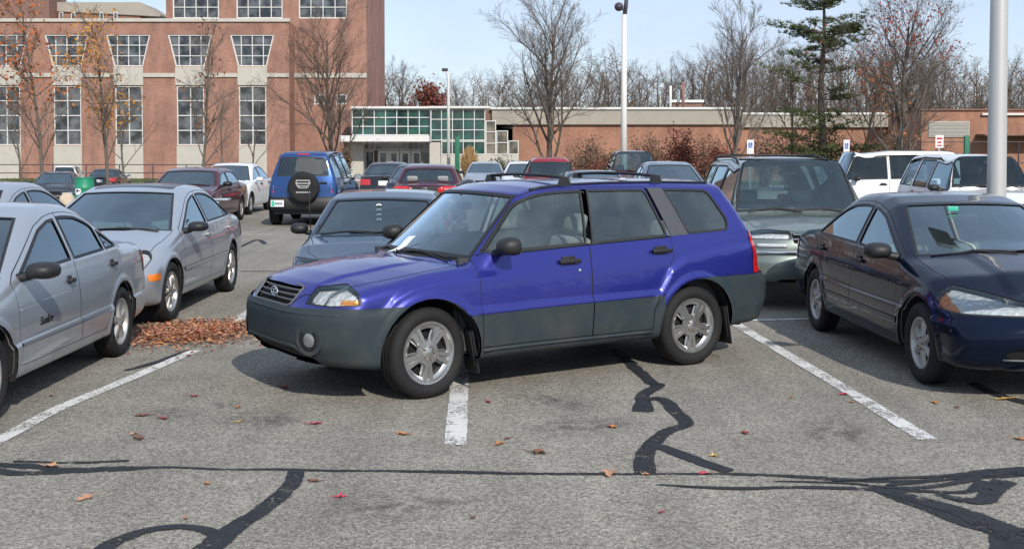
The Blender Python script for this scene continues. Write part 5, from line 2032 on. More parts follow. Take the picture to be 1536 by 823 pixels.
def forester():
    S = dict(
        hw=.862, wr=.332, xfa=1.2625, xra=-1.2625, ra=.405, sill=.28, xm=-.4, zmax=2.1,
        top=[(-2.32, .80), (-2.22, .95), (-2.11, 1.06), (-1.93, 1.35), (-1.80, 1.525), (-1.70, 1.545), (-1.2, 1.560), (-.5, 1.565), (0.0, 1.556), (.28, 1.53), (.46, 1.485),
             (1.06, .995), (1.12, .978), (1.5, .945), (1.85, .895), (2.03, .85), (2.10, .80), (2.25, .70)],
        soft=.04,
        crown=[(-2.2, .05), (-1.7, .06), (0, .06), (.5, .05), (1.1, .04), (1.6, .07), (2.1, .05)],
        prof=[(.20, -.10), (.28, -.045), (.40, -.02), (.60, -.002), (.70, 0), (.85, -.010), (.98, -.032), (1.06, -.052)],
        belt0=1.06, belt=[(-2.2, 1.12), (-1.66, 1.115), (-.98, 1.09), (-.17, 1.06), (.65, 1.022), (1.1, 1.0), (2.2, .95)],
        plan=[(-2.3, -.07), (-1.8, -.018), (-1.0, 0), (1.0, 0), (1.6, -.006), (2.2, -.05)],
        tum=.36, tumc=.16, kw=.38, kwr=.16,
        front=[(.18, 1.95), (.30, 2.09), (.42, 2.165), (.60, 2.175), (.675, 2.155), (.70, 2.12), (.80, 2.10), (.95, 2.02)],
        rear=[(.20, -2.0), (.34, -2.20), (.50, -2.27), (.68, -2.275), (.73, -2.21), (.80, -2.18), (1.0, -2.16), (1.6, -2.16)],
        kf=.33, nf=4, kr=.24, nr=5, k_side=.075, k_front=.07, k_rear=.08,
        bot=[(-2.3, .34), (-1.7, .30), (-.9, .265), (.9, .265), (1.6, .26), (2.2, .30)],
        flare=.016, flw=.06,
        ledge=[([(.2, .93), (.84, .905), (1.2, .895), (1.42, .85), (1.56, .775), (1.66, .68)], .026, .055, .55, 1.70, .25),
               ([(-1.95, 1.02), (-1.5, .985), (-1.15, .945), (-.98, .86), (-.86, .68), (-.78, .60)], .028, .055, -2.1, -.80, .06),
               ([(-.9, .675), (.9, .655)], .018, .05, -.86, .95, .06)],
        bulge=[(1.2, 1.95, .0, .44, .016, .05)],
        xcowl=1.06, xhead=.46, cab0=-1.9, xseat=.02, xseat2=-.85,
        ws=(1.045, .475, .715, .575), glass='wagon_glass', ws_glass='wagon_screen', seal=.018, wseal=.028,
        wheel=(.332, .230, .215, 'split5', 'alloy'), track=.845, steer=R(9),
        mirror=(.63, 1.035), mirror_size=(.11, .20, .135),
        handles=[(.024, .942), (-.896, .982)], handle_len=.20,
        lining='interior_grey', seat_mat='interior_grey',
        clad_mat='grey_cladding', bumper_mat='grey_cladding', pillar_mat='pillar_grey',
    )
    S['windows'] = [
        (roundp([(.78, 1.032), (.40, 1.405), (.20, 1.462), (.02, 1.478), (-.235, 1.486), (-.165, 1.062)], [.02, .08, .08, .05, .02, .02]), 0, None),
        (roundp([(-.215, 1.064), (-.285, 1.488), (-.875, 1.483), (-.995, 1.094)], [.02, .02, .05, .05]), 1, None),
        (roundp([(-1.215, 1.103), (-1.06, 1.483), (-1.555, 1.468), (-1.70, 1.20), (-1.67, 1.118)], [.03, .03, .07, .05, .05]), None, None)]
    S['side_trim'] = [([(-.165, 1.06), (-.235, 1.488), (-.286, 1.49), (-.216, 1.062)], 'blackpillar'),
                      ([(-1.0, 1.09), (-.88, 1.487), (-.90, 1.489), (-1.025, 1.092)], 'blackpillar'),
                      ([(-1.03, 1.094), (-.905, 1.489), (-1.058, 1.489), (-1.214, 1.10)], 'pillar')]
    S['doors'] = [
        [(.85, .345), (.85, 1.02), (.80, 1.035), (.41, 1.43), (.20, 1.488), (-.24, 1.508), (-.19, 1.06), (-.19, .345)],
        [(-.19, .345), (-.19, 1.06), (-.24, 1.508), (-.875, 1.505), (-.905, 1.49), (-1.028, 1.09), (-1.03, .93), (-.965, .80), (-.86, .66), (-.80, .50), (-.80, .345)]]
    S['hood'] = [(1.09, -.05), (1.07, .25), (.97, .52), (.87, .735), (1.30, .735), (1.75, .68), (2.0, .60), (2.045, .45), (2.11, .36), (2.115, -.05)]
    S['cowl'] = [(1.10, -.05), (1.085, .25), (.985, .52), (.88, .73), (.84, .73), (.92, .55), (1.02, .25), (1.045, -.05)]
    S['headlight'] = ([(.50, .71), (.47, .825), (.62, .855), (.95, .885), (.95, .72), (.70, .70)], 1.79)
    S['hl_amber'] = [(.745, .722), (.735, .752), (.82, .752), (.82, .722)]
    S['taillight'] = ([(.70, .755), (.64, 1.10), (.95, 1.12), (.95, .745)], -1.915)
    S['grille'] = roundp([(-.05, .685), (-.05, .825), (.37, .815), (.345, .70), (.32, .685)], [0, 0, .02, .02, .02])
    S['rg'] = [(-.05, 1.12), (.62, 1.12), (.55, 1.47), (-.05, 1.49)]
    S['intakes'] = [roundp([(-.05, .30), (-.05, .395), (.46, .40), (.60, .33), (.60, .30)], [0, 0, .03, .03, 0])]
    S['clad'] = [
        ([(-.05, .1), (-.05, .675), (.5, .68), (.72, .69), (1.0, .69), (1.0, .1)], 'front', lambda c, n: c[0] > 1.262 and not (c[1] < .3 and n[2] < -.5), 'bumper_front'),
        ([(-.05, .1), (-.05, .74), (1.0, .74), (1.0, .1)], 'front', lambda c, n: c[0] < -1.262, 'bumper_rear'),
        ([(-.9, .1), (-.9, .618), (-.2, .608), (.85, .592), (1.1, .585), (1.1, .1)], 'side', lambda c, n: c[1] > .45, 'clad')]
    return S

def generic(kind='sedan', nose=2.15, tail=-2.35, wb=2.67, h=1.42, hw=.85, wr=.305, ra=.36, xcowl=.98, zcowl=.96, xhead=.22, xrr=-1.0, xdeck=-1.62, deck=.98, nosez=.70,
            belt=(.90, .95), bp=-.20, cp=None, tum=.42, marg=.085, kw=.30, rim=.19, style='cap', alloy='old_alloy', hl=None, tl=None, boxy=False, **ov):
    xfa, xra = wb / 2, -wb / 2
    suv = kind == 'suv'
    sill = ov.get('sill', .24 if not suv else .34)
    if suv:
        top = [(tail - .03, .70), (tail + .01, 1.0), (tail + .06, 1.12), (tail + .24, h - .09), (tail + .36, h - .03), (tail + .6, h - .01), (-.4, h), (xhead + .25, h - .02), (xhead + .05, h - .05), (xhead - .02, h - .08)]
    else:
        top = [(tail - .03, .55), (tail + .03, deck - .10), (tail + .12, deck - .02), (tail + .35, deck), (xdeck, deck + .015), (xrr, h - .07), (xrr + .18, h - .02), (xrr + .4, h - .005), ((xrr + xhead) / 2, h),
               (xhead + .02 - .3, h - .015), (xhead, h - .07)]
    top += [(xcowl, zcowl + .01), (xcowl + .06, zcowl - .008), ((xcowl + nose) / 2, (zcowl + nosez) / 2 + .045), (nose - .28, nosez + .045), (nose - .12, nosez), (nose + .02, nosez - .12)]
    S = dict(hw=hw, wr=wr, xfa=xfa, xra=xra, ra=ra, sill=sill, xm=-.4, zmax=2.05 + (.15 if suv else 0), top=top, soft=.035 if boxy else .07,
             crown=[(tail, .04), (xdeck, .045), (xrr, .05), (0, .06), (xhead, .05), (xcowl, .035), (nose - .5, .07), (nose, .05)],
             prof=[(.18, -.10), (sill, -.05), (.38, -.02), (.55, -.003), (.66, 0), (.80, -.012), (.90, -.035), (.97, -.055)],
             belt0=.97, belt=[(tail, belt[1] + .01), (xra, belt[1]), (0, (belt[0] + belt[1]) / 2), (xcowl, belt[0]), (nose, belt[0] - .06)],
             plan=[(tail, -.09), (tail + .5, -.035), (-1.0, 0), (1.0, 0), (nose - .5, -.02), (nose, -.08)],
             tum=tum, tumc=.15, kw=kw, kwr=kw * .8 if not suv else .14,
             front=[(.16, nose - .16), (.28, nose - .05), (.42, nose), (.55, nose), (.60, nose - .03), (nosez - .05, nose - .06), (nosez, nose - .09), (nosez + .2, nose - .2)],
             rear=[(.18, tail + .22), (.32, tail + .05), (.48, tail), (.60, tail), (.65, tail + .035), (.80, tail + .05), (1.0, tail + .05), (1.8, tail + .06)],
             kf=.30 if not boxy else .20, nf=3.2 if not boxy else 4, kr=.22 if not boxy else .14, nr=4, k_side=.09 if not boxy else .06, k_front=.10, k_rear=.08,
             bot=[(tail, sill + .06), (xra - .4, sill + .02), (-.9, sill - .02), (.9, sill - .02), (xfa + .4, sill - .02), (nose, sill - .02)],
             flare=.012, flw=.07, xcowl=xcowl, xhead=xhead, cab0=(tail + .3 if suv else xdeck + .15), xseat=.0, xseat2=-.85,
             wheel=(wr, rim, .195 if not suv else .235, style, alloy), track=hw - .012, mirror=(xcowl - .36, float(np.interp(xcowl - .36, [xra, xcowl], [belt[1], belt[0]])) + .01),
             seal=.02)
    S.update({k: v for k, v in ov.items() if k not in ('win', 'quarter', 'wsy')})
    sh = Shape(S)
    def bz(x):
        return float(sh.belt(np.array([x]))[0])
    def tz(x, y=.60):
        return float(sh.T(np.array([x]), np.array([y]))[0][0])
    # ends of the side glass
    xa = xcowl + .1
    while tz(xa) - marg < bz(xa) + .035 and xa > .2:
        xa -= .01
    if suv:
        xb = tail + ov.get('dend', .30)
    else:
        xb = xdeck - .3
        while tz(xb) - marg < bz(xb) + .05 and xb < -.6:
            xb += .01
        xb += ov.get('xbo', 0.0)
    if cp is None:
        cp = xb if not suv else xra + .25
    sl = ov.get('bslant', -.05)
    glass2 = ov.get('rear_glass')
    W = []
    W.append((roundp(dlo_poly(sh, xa, bp + .03, marg, .02, 0, sl), .012, 2), 0, None))
    if suv:
        W.append((roundp(dlo_poly(sh, bp - .03, cp + .03, marg, .02, sl, ov.get('cslant', -.04)), .012, 2), 1, glass2))
        W.append((roundp(dlo_poly(sh, cp - .07, xb, marg, .02, ov.get('cslant', -.04), ov.get('dslant', .32)), [.03] + [0] * 11 + [.05, .05] + [0] * 11 + [.02], 3), None, glass2))
    else:
        q = ov.get('quarter')
        if q:
            W.append((roundp(dlo_poly(sh, bp - .03, q + .02, marg, .02, sl, .12), .012, 2), 1, glass2))
            W.append((dlo_poly(sh, q - .02, xb, marg, .02, .12, 0), 1, glass2))
        else:
            W.append((roundp(dlo_poly(sh, bp - .03, xb, marg, .02, sl, 0), .012, 2), 1, glass2))
    S['windows'] = W
    # doors
    m2 = marg - .03
    xd = xfa - ra - .08
    def upper(x0, x1):
        return [(x0 + (x1 - x0) * k / 10, max(tz(x0 + (x1 - x0) * k / 10) - m2, bz(x0 + (x1 - x0) * k / 10) + .02)) for k in range(11)]
    zt = tz(bp) - m2
    d0 = [(xd, sill + .07), (xd, bz(xd) - .01)] + upper(min(xa + .05, xd - .03), bp + sl * .6)[0:] + [(bp, bz(bp)), (bp, sill + .07)]
    ce = (cp - .02) if suv else xb - .03
    rad = ra + .05
    arch = [(xra + rad * math.cos(a), wr + rad * math.sin(a)) for a in (1.15, .85, .55, .25)]
    arch = [p for p in arch if p[1] < bz(xra) - .1]
    d1 = [(bp, sill + .07), (bp, bz(bp))] + upper(bp + sl * .6, ce) + [(ce - .01, bz(ce) - .05), (min(ce, arch[0][0] - .01), max(arch[0][1] + .1, .7))] + arch + [(xra + rad + .02, sill + .07)]
    S['doors'] = [d0, d1]
    zb0 = bz(0)
    S['handles'] = ov.get('handles', [(bp + .16, zb0 - .10), ((ce if suv else max(ce, xra + .02)) + .16, zb0 - .085)])
    # screens
    def edge(x, mg):
        lo, hi = .2, 1.0
        for _ in range(20):
            m = (lo + hi) / 2
            xs = x - kw * m * m
            if sh.T(np.array([xs]), np.array([m]))[0][0] < 1e-9:
                pass
            zz = float(sh.T(np.array([xs]), np.array([m]))[0][0])
            if m < float(sh.W(np.array([xs]), np.array([zz]))[0]):
                lo = m
            else:
                hi = m
        return lo - mg
    S['ws'] = (xcowl + .0, xhead + .03, edge(xcowl, .075), edge(xhead, .085))
    if suv:
        zr1 = h - .10
        S['rg'] = ov.get('rg', roundp([(-.05, 1.06), (-.05, zr1), (.52, zr1 - .02), (.62, 1.06)], [0, 0, .04, .04]))
    else:
        def edger(x, mg):
            m = .45
            while m < .9:
                xs = x + S['kwr'] * m * m
                zz = float(sh.T(np.array([xs]), np.array([m]))[0][0])
                if m > float(sh.W(np.array([xs]), np.array([zz]))[0]):
                    break
                m += .005
            return m - mg
        S['rs'] = (xdeck + .03, xrr - .05, edger(xdeck, .08), edger(xrr, .09))
    S['hood'] = [(xcowl + .04, -.05), (xcowl + .01, .25), (xcowl - .10, .5), (xcowl - .2, hw - .13), (xfa, hw - .13), (nose - .45, hw - .19), (nose - .22, .50), (nose - .13, .3), (nose - .115, -.05)]
    S['cowl'] = [(xcowl + .05, -.05), (xcowl + .02, .25), (xcowl - .08, .5), (xcowl - .17, hw - .15), (xcowl - .23, hw - .16), (xcowl - .14, .5), (xcowl - .03, .25), (xcowl - .0, -.05)]
    if hl is None:
        hl = (roundp([(.42, nosez - .13), (.42, nosez - .015), (.66, nosez + .0), (.95, nosez + .01), (.95, nosez - .13)], [.02, .03, 0, 0, 0]), nose - .42)
    S['headlight'] = hl
    if tl is None:
        tl = (roundp([(.42, .68), (.42, .86), (.95, .88), (.95, .68)], .02), tail + .32) if not suv else ([(.62, .75), (.62, 1.02), (.95, 1.02), (.95, .75)], tail + .14)
    S['taillight'] = tl
    if 'grille' not in S:
        S['grille'] = roundp([(-.05, nosez - .14), (-.05, nosez - .03), (.36, nosez - .03), (.34, nosez - .14)], [0, 0, .02, .02])
    if 'intakes' not in S:
        S['intakes'] = [roundp([(-.05, .26), (-.05, .36), (.5, .36), (.56, .26)], [0, 0, .03, .03])]
    S.setdefault('plate_rear', .74 if not suv else .55)
    return S

def silver_sedan():            # the long low one at the left edge
    S = generic(nose=2.17, tail=-2.35, wb=2.645, h=1.395, hw=.85, xcowl=1.08, zcowl=.92, xhead=.18, xrr=-.98, xdeck=-1.62, deck=.985, nosez=.62, belt=(.885, .945), bp=-.28,
                quarter=-1.02, tum=.46, style='five', alloy='old_alloy', wr=.305, rim=.205, marg=.085, bslant=-.15, seal=.022,
                ledge=[([(-2.3, .50), (2.2, .475)], .024, .03, -2.4, 2.3, .1)],
                mirror_size=(.13, .23, .12), handle_len=.10)
    S['handles'] = [(-.10, .80), (-1.10, .835)]
    S['clad'] = [([(-.95, .468), (-.95, .486), (.88, .466), (.88, .448)], 'side', SIDE, 'moulding')]  # dark strip painted in for the dark groove line below the moulding
    S['mould_mat'] = 'grey_trim'
    return S

def spoiler_sedan():           # round lamps, boot spoiler
    S = generic(nose=2.12, tail=-2.30, wb=2.667, h=1.41, hw=.855, xcowl=1.10, zcowl=.94, xhead=.18, xrr=-1.05, xdeck=-1.72, deck=1.0, nosez=.68, belt=(.89, .96), bp=-.26,
                tum=.46, style='multi', alloy='alloy', wr=.315, rim=.215, bslant=-.10, steer=R(-3), rear_glass='privacy_glass',
                hl=(circle(.615, .665, .108, 20), 1.3), handle_len=.12, handle_mat='old_alloy', mirror_size=(.12, .22, .11),
                grille=roundp([(-.05, .53), (-.05, .62), (.30, .62), (.36, .53)], [0, 0, .03, .03]))
    S['sunroof'] = roundp([(-.0, -.05), (-.0, .46), (-.72, .48), (-.72, -.05)], [0, .04, .04, 0])
    S['signal'] = (roundp([(1.72, .48), (1.72, .55), (1.90, .55), (1.90, .48)], .015), 'side')
    S['clad'] = [([(-1.0, .52), (-1.0, .555), (.92, .535), (.92, .50)], 'side', SIDE, 'moulding')]
    S['mould_mat'] = 'cool_silver_paint'
    return S

def navy_sedan():
    S = generic(nose=2.22, tail=-2.42, wb=2.705, h=1.425, hw=.86, xcowl=1.12, zcowl=.965, xhead=.22, xrr=-1.02, xdeck=-1.70, deck=1.0, nosez=.70, belt=(.91, .955), bp=-.22,
                tum=.46, style='six', alloy='old_alloy', wr=.315, rim=.20, bslant=-.08, seat_mat='interior_tan', dash_mat='interior_grey', ra=.37,
                hl=(roundp([(.25, .615), (.24, .69), (.50, .755), (.70, .80), (.95, .83), (.95, .66), (.80, .615)], [.0, .0, .05, .05, 0, 0, .06]), 1.62),
                hl_amber=[(.77, .5), (.745, .9), (1.0, .9), (1.0, .5)],
                grille=roundp([(-.05, .61), (-.05, .715), (.20, .70), (.21, .615)], [0, 0, .02, .02]), intakes=[roundp([(-.05, .30), (-.05, .40), (.46, .40), (.52, .37), (.52, .33), (.46, .30)], [0, 0, .02, .02, .02, .02])],
                kf=.24, nf=3.6, ledge=[([(-2.3, .60), (2.2, .56)], .016, .03, -2.4, 2.3, .1)], bulge=[(1.0, 2.1, .0, .30, .02, .10)], mirror_size=(.12, .22, .13))
    S['clad'] = [([(-1.0, .43), (-1.0, .47), (.95, .455), (.95, .415)], 'side', SIDE, 'moulding')]
    S['mould_mat'] = 'navy_trim'
    return S

def square_sedan(**k):         # upright older saloon
    d = dict(nose=2.28, tail=-2.42, wb=2.66, h=1.40, hw=.86, xcowl=1.05, zcowl=.97, xhead=.42, xrr=-1.05, xdeck=-1.45, deck=.98, nosez=.76, belt=(.93, .95), bp=-.15, tum=.36, boxy=True, kw=.14)
    d.update(k)
    return generic(**d)

def round_sedan(**k):
    d = dict(nose=2.18, tail=-2.38, wb=2.67, h=1.42, hw=.86, xcowl=1.08, zcowl=.96, xhead=.24, xrr=-1.02, xdeck=-1.66, deck=1.0, nosez=.70, belt=(.91, .96), bp=-.22, tum=.44)
    d.update(k)
    return generic(**d)

def tall_wagon(**k):
    d = dict(kind='suv', nose=2.18, tail=-2.25, wb=2.68, h=1.74, hw=.90, wr=.36, ra=.43, xcowl=.98, zcowl=1.09, xhead=.42, nosez=.88, belt=(1.02, 1.06), bp=-.22, tum=.30, rim=.215, style='five', alloy='alloy', kw=.18, boxy=True)
    d.update(k)
    return generic(**d)

# ---------------------------------------------------------------- the blue wagon, parked across the line
simple('fog_lens', (.20, .21, .21), .12, .3, var=.5, scale=30, coat=1.0)
simple('navy_trim', (0.008, 0.012, 0.03), .3)
def clad_with_dust():
    m = car_paint('grey_cladding', (0.028, 0.041, 0.050), 0.0, 0.5, dirt=.24, dirt_col=(.10, .088, .07))
    b = m.node_tree.nodes['Principled BSDF']
    for l in list(b.inputs['Coat Weight'].links):
        m.node_tree.links.remove(l)
    b.inputs['Coat Weight'].default_value = 0.0
MATS.pop('grey_cladding', None)
clad_with_dust()

blue = car_paint('blue_paint', (0.021, 0.027, 0.225), 0.42, 0.34, dirt=.07, spec=.3)
wagon, sh, D, M = build_car(forester(), 'parked_car', 'bright blue station wagon with grey lower cladding parked askew across the white line', (0.0135, 9.935, 0), math.atan2(-.53642, -.84395), blue, h=.022)

def wagon_extras():
    # grille bars, surround and badge
    g = next(o for o in wagon.children if o.name.startswith('grille'))
    outl = roundp([(-.37, .815), (-.345, .70), (-.31, .685), (.31, .685), (.345, .70), (.37, .815), (.30, .828), (-.30, .828)], .012, 2)
    b = MB(); b.smooth = True
    pts = [(sh.nose(abs(y), z) + .004, y, z) for y, z in outl]
    b.tube(pts + [pts[0]], .009, 6, False)
    b.build('grille_surround', M_('grey_trim'), g)
    for z in (.722, .757, .792):
        b = MB(); b.smooth = True
        w = .335 + (z - .70) * .25
        pts = [(sh.nose(abs(y), z) - .012, y, z) for y in np.linspace(-w, w, 13)]
        b.tube(pts, .0075, 6)
        b.build('grille_bar', M_('grey_trim'), g)
    xe = sh.nose(0, .757) + .006
    b = MB(); b.smooth = True
    b.tube([(xe, .062 * math.cos(a), .757 + .034 * math.sin(a)) for a in np.linspace(0, 2 * math.pi, 29)], .006, 6, False)
    b.smooth = False
    for (y, z, r) in ((.026, .768, .014), (-.028, .752, .009), (-.010, .745, .008), (.012, .742, .008), (.034, .748, .008), (-.018, .768, .008)):
        star = []
        for k in range(8):
            rr = r if k % 2 == 0 else r * .35
            star.append((y + rr * math.cos(k * math.pi / 4), .757 + (z - .757) + rr * math.sin(k * math.pi / 4)))
        b.prism(star, xe - .004, xe + .006, 'x')
    b.build('badge', M_('chrome'), g)
    for k, sg in enumerate((1, -1)):
        hl = [o for o in wagon.children if o.name.startswith('headlight')][k]
        b = MB(); b.smooth = True
        b.tube([(sh.nose(y, z) + .002, sg * y, z) for y, z in ((.655, .712), (.640, .78), (.628, .852))], .007, 6)
        b.build('lamp_divider', M_('grey_trim'), hl)
    # fog lamps in round rims; a flat dark disc paints in the recess depth
    fb = next(o for o in wagon.children if o.name.startswith('front_bumper'))
    for sg in (1, -1):
        y, z = .60, .475
        x = sh.nose(y, z)
        n = sh.normal(np.array([[x, y, z]]))[0]
        d = Vector((n[0], n[1] * sg, 0)).normalized()
        q = Vector((0, 1, 0)).rotation_difference(d).to_matrix().to_4x4()
        Mx = Matrix.Translation((x, y * sg, z)) @ q
        r = MB(); r.smooth = True
        r.lathe([(.006, .118), (.012, .100), (.004, .086), (-.02, .066)], 32, Mx)
        r.build('fog_lamp_recess', M_('grey_cladding'), fb)
        r = MB(); r.smooth = True
        r.lathe([(.0125, .001), (.0125, .081)], 32, Mx)
        r.build('recess_dark_disc', M_('panel_gap'), fb)
        Ml = Matrix.Translation((x + d.x * .016, y * sg + d.y * .016 + .012 * sg, z - .006)) @ q
        r = MB(); r.smooth = True
        r.lathe([(.004, .001), (.003, .03), (.000, .045), (-.004, .050)], 28, Ml)
        lamp = r.build('fog_lamp', M_('fog_lens'), fb)
    # mud flaps
    for xa in (1.2625 - .40, -1.2625 - .40):
        for sg in (1, -1):
            b = MB()
            Mx = Matrix.Translation((xa, sg * .735, .31)) @ Matrix.Rotation(R(10), 4, 'Y')
            b.box((0, 0, 0), (.014, .20, .34), Mx, .006)
            b.box((.012, sg * .045, .02), (.012, .07, .26), Mx, .005)
            b.build('mud_flap', M_('black_plastic'), wagon, 40)
    # roof rack: two cross bars on feet, low side strips
    for x in (-.12, -1.06):
        b = MB(); b.smooth = True
        zt = sh.over(x, 0)
        pts = [(x, y, zt + .042 - .02 * (y / .6) ** 2) for y in np.linspace(-.56, .56, 11)]
        b.tube(pts, .013, 8)
        bar = b.build('roof_bar', M_('black_plastic'), wagon)
        for sg in (1, -1):
            b = MB()
            y = .565 * sg
            z = sh.over(x, .565)
            b.prism([(x + .055, z - .012), (x + .026, z + .062), (x - .026, z + .062), (x - .062, z - .012)], y - .024, y + .024, 'y')
            b.build('rack_foot', M_('black_plastic'), bar)
    for sg in (1, -1):
        b = MB(); b.smooth = True
        b.tube([(x, sg * .575, sh.over(x, .575) + .006) for x in np.linspace(.22, -1.62, 20)], .011, 6)
        b.build('roof_strip', M_('black_plastic'), wagon)
    # lock, door mouldings at the foot of the glass
    y = sh.side(-.075, .865)
    b = MB(); b.smooth = True
    b.lathe([(.010, .001), (.010, .010), (.0, .014)], 16, Matrix.Translation((-.075, y - .002, .865)))
    b.build('door_lock', M_('chrome'), D[0][0])
    for i, (x0, x1) in enumerate(((.80, -.185), (-.20, -1.01))):
        for k, sg in enumerate((1, -1)):
            b = MB(); b.smooth = True
            b.tube([(x, sg * (sh.side(x, float(sh.belt(np.array([x]))[0]) + .002) + .002), float(sh.belt(np.array([x]))[0]) + .002) for x in np.linspace(x0, x1, 10)], .0085, 6)
            b.build('belt_moulding', M_('black_plastic'), D[i][k])
    # the sill step below the doors
    for sg in (1, -1):
        b = MB(); b.smooth = True
        b.tube([(x, sg * (sh.side(x, .325) + .008), .325) for x in np.linspace(.84, -.80, 16)], .014, 6)
        b.build('sill_moulding', M_('grey_cladding'), wagon)
    # bumper ledge and lower lip
    b = MB(); b.smooth = True
    ys = np.linspace(-.80, .80, 33)
    b.tube([(sh.nose(abs(y), .648) + .004, y, .648) for y in ys], .014, 6)
    b.build('bumper_ledge', M_('grey_cladding'), fb)
    b = MB(); b.smooth = True
    ys = np.linspace(-.62, .62, 25)
    b.tube([(sh.nose(abs(y), .415) + .006, y, .415 - .05 * sstep(abs(y), .42, .60)) for y in ys], .016, 6)
    b.build('intake_lip', M_('grey_cladding'), fb)
wagon_extras()

def ticket():
    Wm = wagon.matrix_basis
    x, y = .98, -.06
    z = sh.over(x, y)
    pts = []
    # a strip of paper bent where the wiper holds it
    prof = [(1.10, .012), (1.075, .018), (1.05, .026), (1.03, .040), (1.00, .085), (.98, .110)]
    vs, fs = [], []
    for i, (px_, dz) in enumerate(prof):
        zb = sh.over(px_, y)
        off = .03 * i
        vs.append((px_, y - .10 + off * 1.0, zb + dz * .5 + .004)); vs.append((px_ - .02, y - .02 + off * 1.0, zb + dz * .5 + .010))
    for i in range(len(prof) - 1):
        fs.append((2 * i, 2 * i + 1, 2 * i + 3, 2 * i + 2))
    m = MB(); m.add(vs, fs)
    me = m.mesh('parking_ticket')
    me.transform(Wm)
    o = link_mesh('parking_ticket', me, M_('white_paper'))
    so = o.modifiers.new('thickness', 'SOLIDIFY'); so.thickness = .0015
    tag(o, 'white folded parking ticket tucked under the wiper of the blue wagon', 'paper')
bpy.context.view_layer.update()
ticket()

# ---------------------------------------------------------------- the other parked cars
silver = car_paint('silver_paint', (0.375, 0.41, 0.455), 0.55, 0.31, dirt=.16)
silver2 = car_paint('cool_silver_paint', (0.38, 0.42, 0.47), 0.55, 0.30, dirt=.12)
navy = car_paint('navy_paint', (0.0027, 0.0068, 0.021), 0.15, 0.25, dirt=.004, spec=.03, coat_ior=1.29)
slate = car_paint('slate_blue_paint', (0.042, 0.072, 0.118), 0.4, 0.32, dirt=.08)
greygreen = car_paint('grey_green_paint', (0.175, 0.215, 0.205), 0.45, 0.34, dirt=.15)
jeepblue = car_paint('mid_blue_paint', (0.020, 0.062, 0.20), 0.4, 0.32, dirt=.12)
maroon = car_paint('maroon_paint', (0.085, 0.008, 0.020), 0.35, 0.3, dirt=.08)
plum = car_paint('plum_paint', (0.075, 0.010, 0.030), 0.35, 0.3, dirt=.08)
red = car_paint('red_paint', (0.30, 0.020, 0.040), 0.3, 0.3, dirt=.08)
white = car_paint('white_paint', (0.70, 0.71, 0.72), 0.0, 0.35, dirt=.08)
black = car_paint('dark_paint', (0.018, 0.022, 0.030), 0.3, 0.3, dirt=.12)
bluegrey = car_paint('blue_grey_paint', (0.16, 0.20, 0.27), 0.5, 0.34, dirt=.12)
DN, UP = R(-90), R(90)

def text_mesh(txt, size, mat, parent, M, shear=.3, depth=.003, name='lettering'):
    c = bpy.data.curves.new(name, 'FONT')
    c.body = txt; c.size = size; c.shear = shear; c.extrude = depth; c.align_x = 'CENTER'
    t = bpy.data.objects.new('t', c)
    COL.objects.link(t)
    bpy.context.view_layer.update()
    me = bpy.data.meshes.new_from_object(t.evaluated_get(bpy.context.evaluated_depsgraph_get()))
    bpy.data.objects.remove(t)
    me.transform(M)
    me.name = name
    me.materials.clear()
    return link_mesh(name, me, M_(mat), parent)

def side_text(shp, parent, txt, x, z, size, mat):
    """lettering on the left flank, read from outside"""
    y = shp.side(x, z) + .002
    Mx = Matrix.Translation((x, y, z)) @ Matrix(((-1, 0, 0, 0), (0, 0, 1, 0), (0, 1, 0, 0), (0, 0, 0, 1)))
    return text_mesh(txt, size, mat, parent, Mx)

c1, s1, D1, _ = build_car(silver_sedan(), 'parked_car', 'silver four door sedan at the left edge, its rear wheel beside the white line', (-4.25, 9.05, 0), DN, silver, h=.035)
side_text(s1, D1[0][0], 'Sunfire', .42, .545, .085, 'panel_gap')

S2 = spoiler_sedan()
c2, s2, D2, _ = build_car(S2, 'parked_car', 'silver sedan with round headlamps, roof hatch and small boot spoiler behind the leaf pile', (-4.42, 13.83, 0), DN, silver2, h=.04)
def boot_spoiler(root, shp, paint, x, z, w=.62):
    b = MB()
    for y in (-w * .75, w * .75):
        b.box((x, y, z - .05), (.10, .05, .10), None, .02)
    b.box((x - .03, 0, z + .015), (.20, w * 2, .03), Matrix.Identity(4), .012)
    b.build('boot_spoiler', paint, root, 40)
boot_spoiler(c2, s2, silver2, -2.10, 1.13)

c3, s3, D3, _ = build_car(navy_sedan(), 'parked_car', 'glossy dark navy sedan facing the camera at the right edge', (3.93, 10.53, 0), R(-87.6), navy, h=.033)
def navy_extras():
    g = next(o for o in c3.children if o.name.startswith('grille'))
    b = MB(); b.smooth = True
    o = roundp([(-.21, .612), (.21, .612), (.20, .702), (0, .722), (-.20, .702)], .02, 2)
    pts = [(s3.nose(abs(y), z) + .003, y, z) for y, z in o]
    b.tube(pts + [pts[0]], .012, 6, False)
    b.build('grille_surround', M_('chrome'), g)
    for y in np.linspace(-.16, .16, 9):
        b = MB(); b.smooth = True
        b.tube([(s3.nose(abs(y), z) - .008, y, z) for z in (.615, .66, .705)], .005, 5)
        b.build('grille_bar', M_('chrome'), g)
    b = MB(); b.smooth = True
    b.tube([(s3.nose(abs(y), .335) + .0, y, .315 + .0 * y) for y in np.linspace(-.54, .54, 17)], .008, 6)
    b.build('intake_trim', M_('grey_trim'), c3)
    b = MB()
    b.box((.82, -.18, 1.335), (.012, .09, .04), None, .004)
    tagm = b.build('windscreen_card', M_('green_sticker'), c3, 40)
    tagm.location = (-.42, .0, -.03)
navy_extras()

